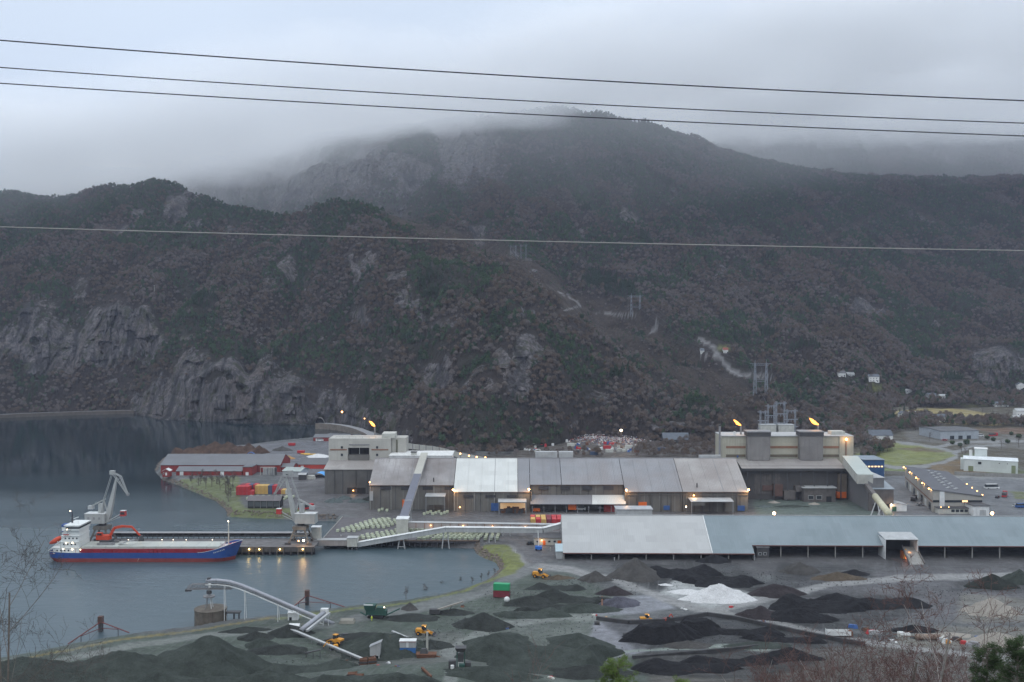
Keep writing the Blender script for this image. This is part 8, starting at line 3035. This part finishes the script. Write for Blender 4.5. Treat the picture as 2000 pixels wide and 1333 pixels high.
for px_, lab in ((1501, 'left'), (1536, 'right')):
    p0 = Q(px_, 842, 795)
    hut('transformer_house', 'pale concrete transformer pen behind the tower roof, %s one' % lab, 'transformer', p0.x - 6, p0.x + 6, p0.y, p0.y + 8, 6, float(zof(831, 795)), OFFW, LGREY, 0, over=.2)

# mast on the cliff
p = HPT(301, 578)
t = empty('cliff_mast', tuple(p), 'pale slender mast standing on the left cliff top', 'mast')
MB().tube((0, 0, -2), (0, 0, 11), .35, 6, .2).build('mast', OFFW, t)
MB().bar((-1, 0, 10.4), (1, 0, 10.4), .2, .2).build('arm', OFFW, t)

# overhead cables near the camera
def near_cable(y0, ym, y1, Yd, r, label, mt):
    P0, P1, Pm = Q(-260, y0 + (y0 - ym) * .0 - (ym - y0) * .28, Yd), None, None
    pts = []
    c2 = y0 + y1 - 2 * ym
    for i in range(49):
        px_ = -260 + 2520 * i / 48
        u = px_ / 2000
        yy = y0 + (y1 - y0) * u - 2 * c2 * u * (1 - u)
        pts.append(Q(px_, yy, Yd))
    m = MB()
    for i in range(48):
        m.tube(pts[i], pts[i + 1], r, 8, caps=False)
    o = m.build('overhead_cable', mt, None, True, fix=False)
    tag(o, label, 'cable')


DW_ = paint('dark_cable', (.045, .045, .055), .5, .02, dirt=0)
PW_ = paint('pale_cable', (.33, .32, .30), .45, .02, dirt=0)
near_cable(79, 148.5, 197, 46, .030, 'dark overhead cable crossing the sky, topmost of four', DW_)
near_cable(132, 196, 241, 44, .024, 'dark overhead cable crossing the sky, second from the top', DW_)
near_cable(163, 222, 266, 43, .024, 'dark overhead cable crossing cloud and summit, third from the top', DW_)
near_cable(443.5, 470.5, 490, 42, .018, 'pale overhead cable crossing the hillside, lowest of four', PW_)

# ------------------------------------------------------------------ the near slope below the viewpoint
def slope_z(x, y):
    return np.maximum(97 - .475 * (y - 8), -6) + 2.0 * fbm(np.asarray(x) / 14, np.asarray(y) / 14, 3) - 2.0


sxg, syg = np.meshgrid(np.linspace(-230, 260, 120), np.linspace(-30, 222, 90))
w = N('slope_material', .95)
v = w.coord()
NS_ = w.out(w.mixc(w.noise(v, .3, 6, .6), (.05, .045, .03), (.10, .085, .05)))
o = grid_mesh('near_slope', sxg, syg, slope_z(sxg, np.maximum(syg, 0)) - np.maximum(0, -syg) * 0, NS_)
tag(o, 'steep scrubby slope falling from the viewpoint to the yard', kind='structure')


RMIN = .017


def branchy(seed, h, spread, levels=5, lean=0.0, r0=.16, kids_=3, twigs=1.0, start=.22):
    """trunk, limbs and twigs of a bare tree: (trunk mesh, twig mesh)"""
    r = random.Random(seed)
    T, W_ = MB(), MB()

    def grow(p, d, L_, rad, lev):
        n = 4 if lev < 2 else 3
        pts = [p]
        for i in range(n):
            d = (d + rvec(r) * (.10 + .06 * lev) + Vector((0, 0, .04))).normalized()
            pts.append(pts[-1] + d * L_ / n)
        for i in range(n):
            ra, rb = max(RMIN, rad * (1 - .35 * i / n)), max(RMIN * .8, rad * (1 - .35 * (i + 1) / n))
            (T if lev < 2 else W_).tube(pts[i], pts[i + 1], ra, 7 if lev == 0 else (5 if lev < 2 else 3), rb, False)
        if lev >= levels:
            return
        nk = kids_ if lev else kids_ * 4
        for k in range(nk):
            u = (start + (1 - start) * (k + r.random() * .6) / nk) if lev == 0 else r.uniform(.25, 1)
            i = min(n - 1, int(u * n))
            q = pts[i].lerp(pts[i + 1], u * n - i)
            a = r.uniform(0, 6.28)
            side = d.orthogonal().normalized()
            side = Matrix.Rotation(a, 3, d) @ side
            nd = (d * .55 + side * spread + Vector((0, 0, .15))).normalized()
            grow(q, nd, L_ * r.uniform(.42, .66) * (1.0 if lev else .62 * (1.25 - .7 * u)), rad * (.5 if lev else .30), lev + 1)
    grow(Vector((0, 0, 0)), Vector((lean, 0, 1)).normalized(), h, r0, 0)
    return T, W_


TWR = paint('red_brown_twigs', (.105, .060, .054), .9, .2, 2, dirt=.1)
TWG = paint('grey_twigs', (.070, .060, .056), .9, .2, 2, dirt=.1)


def near_tree(name, px, D_, toprow, label, seed, spread=.8, trunk=BARKM, tw=TWG, levels=4, r0=.16, lean=0.0, kids_=3, start=.22, group=None):
    x = (px - 1000) / F * D_
    zb = float(slope_z(np.array([x]), np.array([D_]))[0]) - .3
    h = float(zof(toprow, D_)) - zb
    T, W_ = branchy(seed, h * .84, spread, levels, lean, r0, kids_, start=start)
    t = empty(name, (x, D_, zb), label, 'tree', group, 0)
    T.build('trunk', trunk, t, fix=False)
    W_.build('twigs', tw, t, fix=False)
    return t


near_tree('birch_tree', 1782, 92, 1095, 'tall bare birch with white trunk at the bottom right', 5, .75, BIRCHM, TWR, 5, .13, .01, 3, .45)
near_tree('birch_tree', 1648, 96, 1225, 'bare birch with thin pale leaning trunk right of the red bushes', 8, .6, BIRCHM, TWR, 4, .11, -.12, 3, .4)
near_tree('birch_tree', 1582, 96, 1262, 'short bare birch with pale bent stem amid red bushes', 9, .6, BIRCHM, TWR, 4, .10, -.2, 3, .4)
for i, (px_, D_, tr_, lab) in enumerate(((1500, 98, 1262, 'reddish bare tree, leftmost of the bottom thicket'), (1545, 100, 1240, 'reddish bare tree right of the leftmost in the thicket'), (1605, 104, 1232, 'dense reddish bare tree in the middle of the bottom thicket'), (1672, 100, 1208, 'tall reddish bare tree left of the white birch'),
                                         (1715, 98, 1165, 'tallest reddish bare tree just left of the white birch'), (1742, 102, 1225, 'reddish bare tree touching the white birch'), (1846, 104, 1215, 'bare tree right of the white birch'), (1895, 108, 1245, 'bare tree left of the big pine'), (1520, 108, 1275, 'low reddish bush tree behind the leftmost one'), (1575, 110, 1262, 'low reddish bush tree between the two bent birches'), (1632, 112, 1250, 'dense low reddish tree behind the thin leaning birch'), (1700, 112, 1240, 'dense low reddish tree behind the tallest one'), (1760, 112, 1236, 'dense low reddish tree directly behind the white birch'), (1815, 112, 1250, 'low reddish tree right behind the birch foot'))):
    near_tree('bare_tree', px_, D_, tr_, lab, 20 + i, .8, BARKM, TWR, 5, .15, random.uniform(-.06, .06), 3, .2)
RMIN = .008
near_tree('bare_tree', -6, 62, 1035, 'bare tree with fine twigs cut by the left edge', 40, .75, BARKM, TWG, 5, .06, -.03, 3, .35)
near_tree('bare_tree', -60, 56, 1010, 'bare tree almost outside the left edge, only branch tips in view', 41, .8, BARKM, TWG, 5, .07, .05, 3, .3)
RMIN = .017
near_tree('bare_tree', 1005, 110, 1298, 'tiny bare treetop at the bottom edge near centre', 42, .5, BARKM, TWR, 3, .06, 0, 3, .5)

PINE2 = tree_mat('near_pine_needles', [(0.07, 0.11, 0.03), (0.10, 0.14, 0.04)])
PINE3 = tree_mat('dark_pine_needles', [(0.030, 0.050, 0.024), (0.045, 0.066, 0.028)])


def near_pine(px, D_, toprow, rad, label, mt, seed, h=None):
    x = (px - 1000) / F * D_
    zb = float(slope_z(np.array([x]), np.array([D_]))[0]) - .3
    H_ = float(zof(toprow, D_)) - zb
    t = empty('pine_tree', (x, D_, zb), label, 'tree')
    r = random.Random(seed)
    T, C_ = MB(), MB()
    T.tube((0, 0, 0), (0, 0, H_ * .96), .22, 8, .05)
    n = 110
    for k in range(n):
        q = .35 + .63 * (k / n)
        L_ = rad * (1.12 - q) * 1.5 * r.uniform(.7, 1.1)
        a = r.uniform(0, 6.28)
        b0 = Vector((0, 0, H_ * q))
        b1 = b0 + Vector((math.cos(a) * L_, math.sin(a) * L_, L_ * .35))
        T.tube(b0, b1, .05, 4, .02, False)
        for j in range(7):
            c_ = b0.lerp(b1, .35 + .65 * j / 6) + rvec(r) * .22
            for _ in range(34):       # needle tufts
                d = (rvec(r) + Vector((0, 0, .6))).normalized()
                s_ = d.orthogonal().normalized() * .018
                o2 = c_ + rvec(r) * .16
                C_.add([o2 - s_, o2 + s_, o2 + d * r.uniform(.16, .34)], [(0, 1, 2)])
    T.build('trunk', BARKM, t, fix=False)
    C_.build('needles', mt, t, fix=False)
    return t


near_pine(1207, 78, 1284, 4.6, 'small bright green pine top at the bottom edge', PINE2, 1)
near_pine(1935, 70, 1252, 3.3, 'large dark green pine at the bottom right corner', PINE3, 2)
near_pine(1995, 66, 1240, 3.0, 'dark pine cut by the right edge at the bottom', PINE3, 3)
near_pine(1335, 82, 1322, 2.2, 'tiny pine tip at the bottom edge right of the bright one', PINE2, 4)

# young trees along the near shore and on the grassy point
small = []
for i in range(3):
    T, W_ = branchy(70 + i, 3.6, .55, 4, 0, .09, 3)
    small.append((T, W_))


def sapling(px, row, s, k, label, group, name='bare_sapling', p=None):
    g = p if p is not None else GG(px, row)
    T, W_ = small[k % 3]
    key = 'sap%d' % (k % 3)
    if key not in cprotos:
        t = empty(name, tuple(g), label, 'tree', group)
        T.build('trunk', BARKM, t, fix=False)
        W_.build('twigs', TWG, t, fix=False)
        cprotos[key] = t
    else:
        t = copy_tree(cprotos[key], None, tuple(g), random.uniform(0, 6), label)
        t['group'] = group
        t.name = name
    t.scale = (s, s, s)
    return t


for i, (px_, row) in enumerate(((793, 1171), (830, 1164), (864, 1157), (897, 1149), (922, 1142), (940, 1136), (953, 1131), (966, 1125))):
    sapling(px_, row, 1.15 if i < 4 else .8, i, 'thin bare sapling on the near shore verge, %s from the left' % ORD[i], 'saplings along the near shore')
for i, (px_, row) in enumerate(((372, 950), (388, 952), (402, 955), (414, 951), (430, 958), (441, 962), (447, 956), (450, 972), (446, 985), (392, 946), (424, 947), (455, 950))):
    sapling(px_, row, 2.3, i, 'bare tree on the grassy harbour point, %s in the row' % ORD[i], 'bare trees on the harbour point', 'bare_tree')

# valley trees one can tell apart
vt = [(1918, 812, 'b'), (1938, 818, 'b'), (1952, 822, 'b'), (1970, 818, 'b'), (1700, 842, 'b'), (1712, 838, 'b'), (1728, 836, 's'), (1766, 812, 's'), (1690, 752, 's'), (1714, 735, 's'), (1777, 832, 's'), (1880, 830, 'b'), (1892, 833, 'b'), (1902, 828, 'b'), (1798, 845, 'b'), (1815, 862, 'b'), (1740, 850, 'b'), (1695, 880, 'b'), (1706, 884, 'b'), (1720, 878, 'b'), (1680, 888, 'b'),
      (1860, 868, 'c'), (1875, 872, 'c'), (1888, 868, 'c'), (1928, 858, 'c'), (1940, 862, 'c'), (1968, 866, 'c'), (1975, 850, 'c'), (1990, 856, 'c'), (1950, 830, 'b'), (1965, 826, 'b'), (1985, 838, 'b'), (1915, 836, 'b'), (1820, 836, 'b'), (1848, 830, 'b'), (1760, 838, 'b'), (1745, 832, 's'), (1884, 895, 'b'), (1878, 888, 'b'), (1990, 875, 'b'), (1955, 880, 'b')]
vt.sort()
bigp = {}
nm_ = {'b': ('bare_tree', 'bare grey-brown tree'), 's': ('spruce_tree', 'dark pointed spruce'), 'c': ('evergreen_bush', 'dark rounded evergreen')}
cnt = {}
for i, (px_, row, k) in enumerate(vt):
    p = VP(px_, row)
    cnt[k] = cnt.get(k, 0) + 1
    lab = '%s in the right valley, %s of its kind from the left' % (nm_[k][1], ORD[cnt[k] - 1])
    if k not in bigp:
        t = empty(nm_[k][0], tuple(p), lab, 'tree', 'trees of the right valley')
        if k == 'b':
            T, W_ = branchy(90, 8, .7, 4, 0, .14, 3)
            T.build('trunk', BARKM, t, fix=False)
            W_.build('twigs', TWG, t, fix=False)
        elif k == 's':
            src = FOREST_PROTOS[7]
            o = bpy.data.objects.new('crown', src.data)
            COL.objects.link(o)
            o.parent = t
        else:
            C_ = MB()
            crown_leaf(C_, (0, 0, 2.0), (2.6, 2.4, 2.0), 420, .42, 5)
            C_.build('crown', PINE3, t, fix=False)
            MB().tube((0, 0, -.5), (0, 0, 2), .2, 6).build('trunk', BARKM, t)
        bigp[k] = t
    else:
        t = copy_tree(bigp[k], None, tuple(p), random.uniform(0, 6), lab)
    s = random.uniform(.8, 1.15)
    t.scale = (s, s, s)

# scrub and woods on the flat ground
def flat_scatter(name, polys, n, smin, smax, label, kinds=(0, 1, 2, 3), z=2.9):
    P_, tot = [], 0
    tries = 0
    xs = [q[0] for p in polys for q in p]
    ys = [q[1] for p in polys for q in p]
    while len(P_) < n and tries < 60:
        tries += 1
        a, b = rng.uniform(min(xs), max(xs), 4000), rng.uniform(min(ys), max(ys), 4000)
        ok = np.zeros(4000, bool)
        for p in polys:
            ok |= inpoly(a, b, p)
        for x, y in zip(a[ok], b[ok]):
            if len(P_) >= n:
                break
            g = VP(x, y)
            P_.append((g.x, g.y, g.z - .3))
    P_ = np.array(P_)
    k_ = np.array(kinds)[rng.integers(0, len(kinds), len(P_))]
    scatter(name, P_, k_, rng.uniform(smin, smax, len(P_)), rng.uniform(0, 6.28, len(P_)), label)


flat_scatter('foot_scrub', [[(800, 893), (1000, 892), (1010, 872), (900, 876), (800, 884)], [(1240, 895), (1420, 895), (1420, 862), (1250, 862)], [(1000, 893), (1180, 894), (1180, 886), (1000, 886)], [(1250, 870), (1410, 862), (1410, 850), (1250, 855)]], 420, .35, .75, 'bare grey scrub between the hall and the hill foot')
flat_scatter('valley_scrub', [[(1640, 850), (1700, 838), (1800, 826), (1830, 832), (1750, 846), (1680, 872), (1650, 880)], [(1690, 880), (1740, 872), (1745, 880), (1700, 896), (1680, 900)], [(1750, 822), (1870, 834), (2100, 838), (2100, 826), (1880, 822), (1760, 812)], [(1620, 800), (1740, 790), (1745, 820), (1690, 840), (1630, 852)], [(1740, 795), (2080, 798), (2080, 788), (1740, 785)], [(1745, 824), (1830, 832), (1835, 840), (1750, 842)],
                              [(1740, 764), (2050, 795), (2050, 780), (1900, 766), (1740, 750)]], 2200, .45, 1.0, 'bare hedges and scrub around the valley houses', (0, 1, 2, 3, 4))
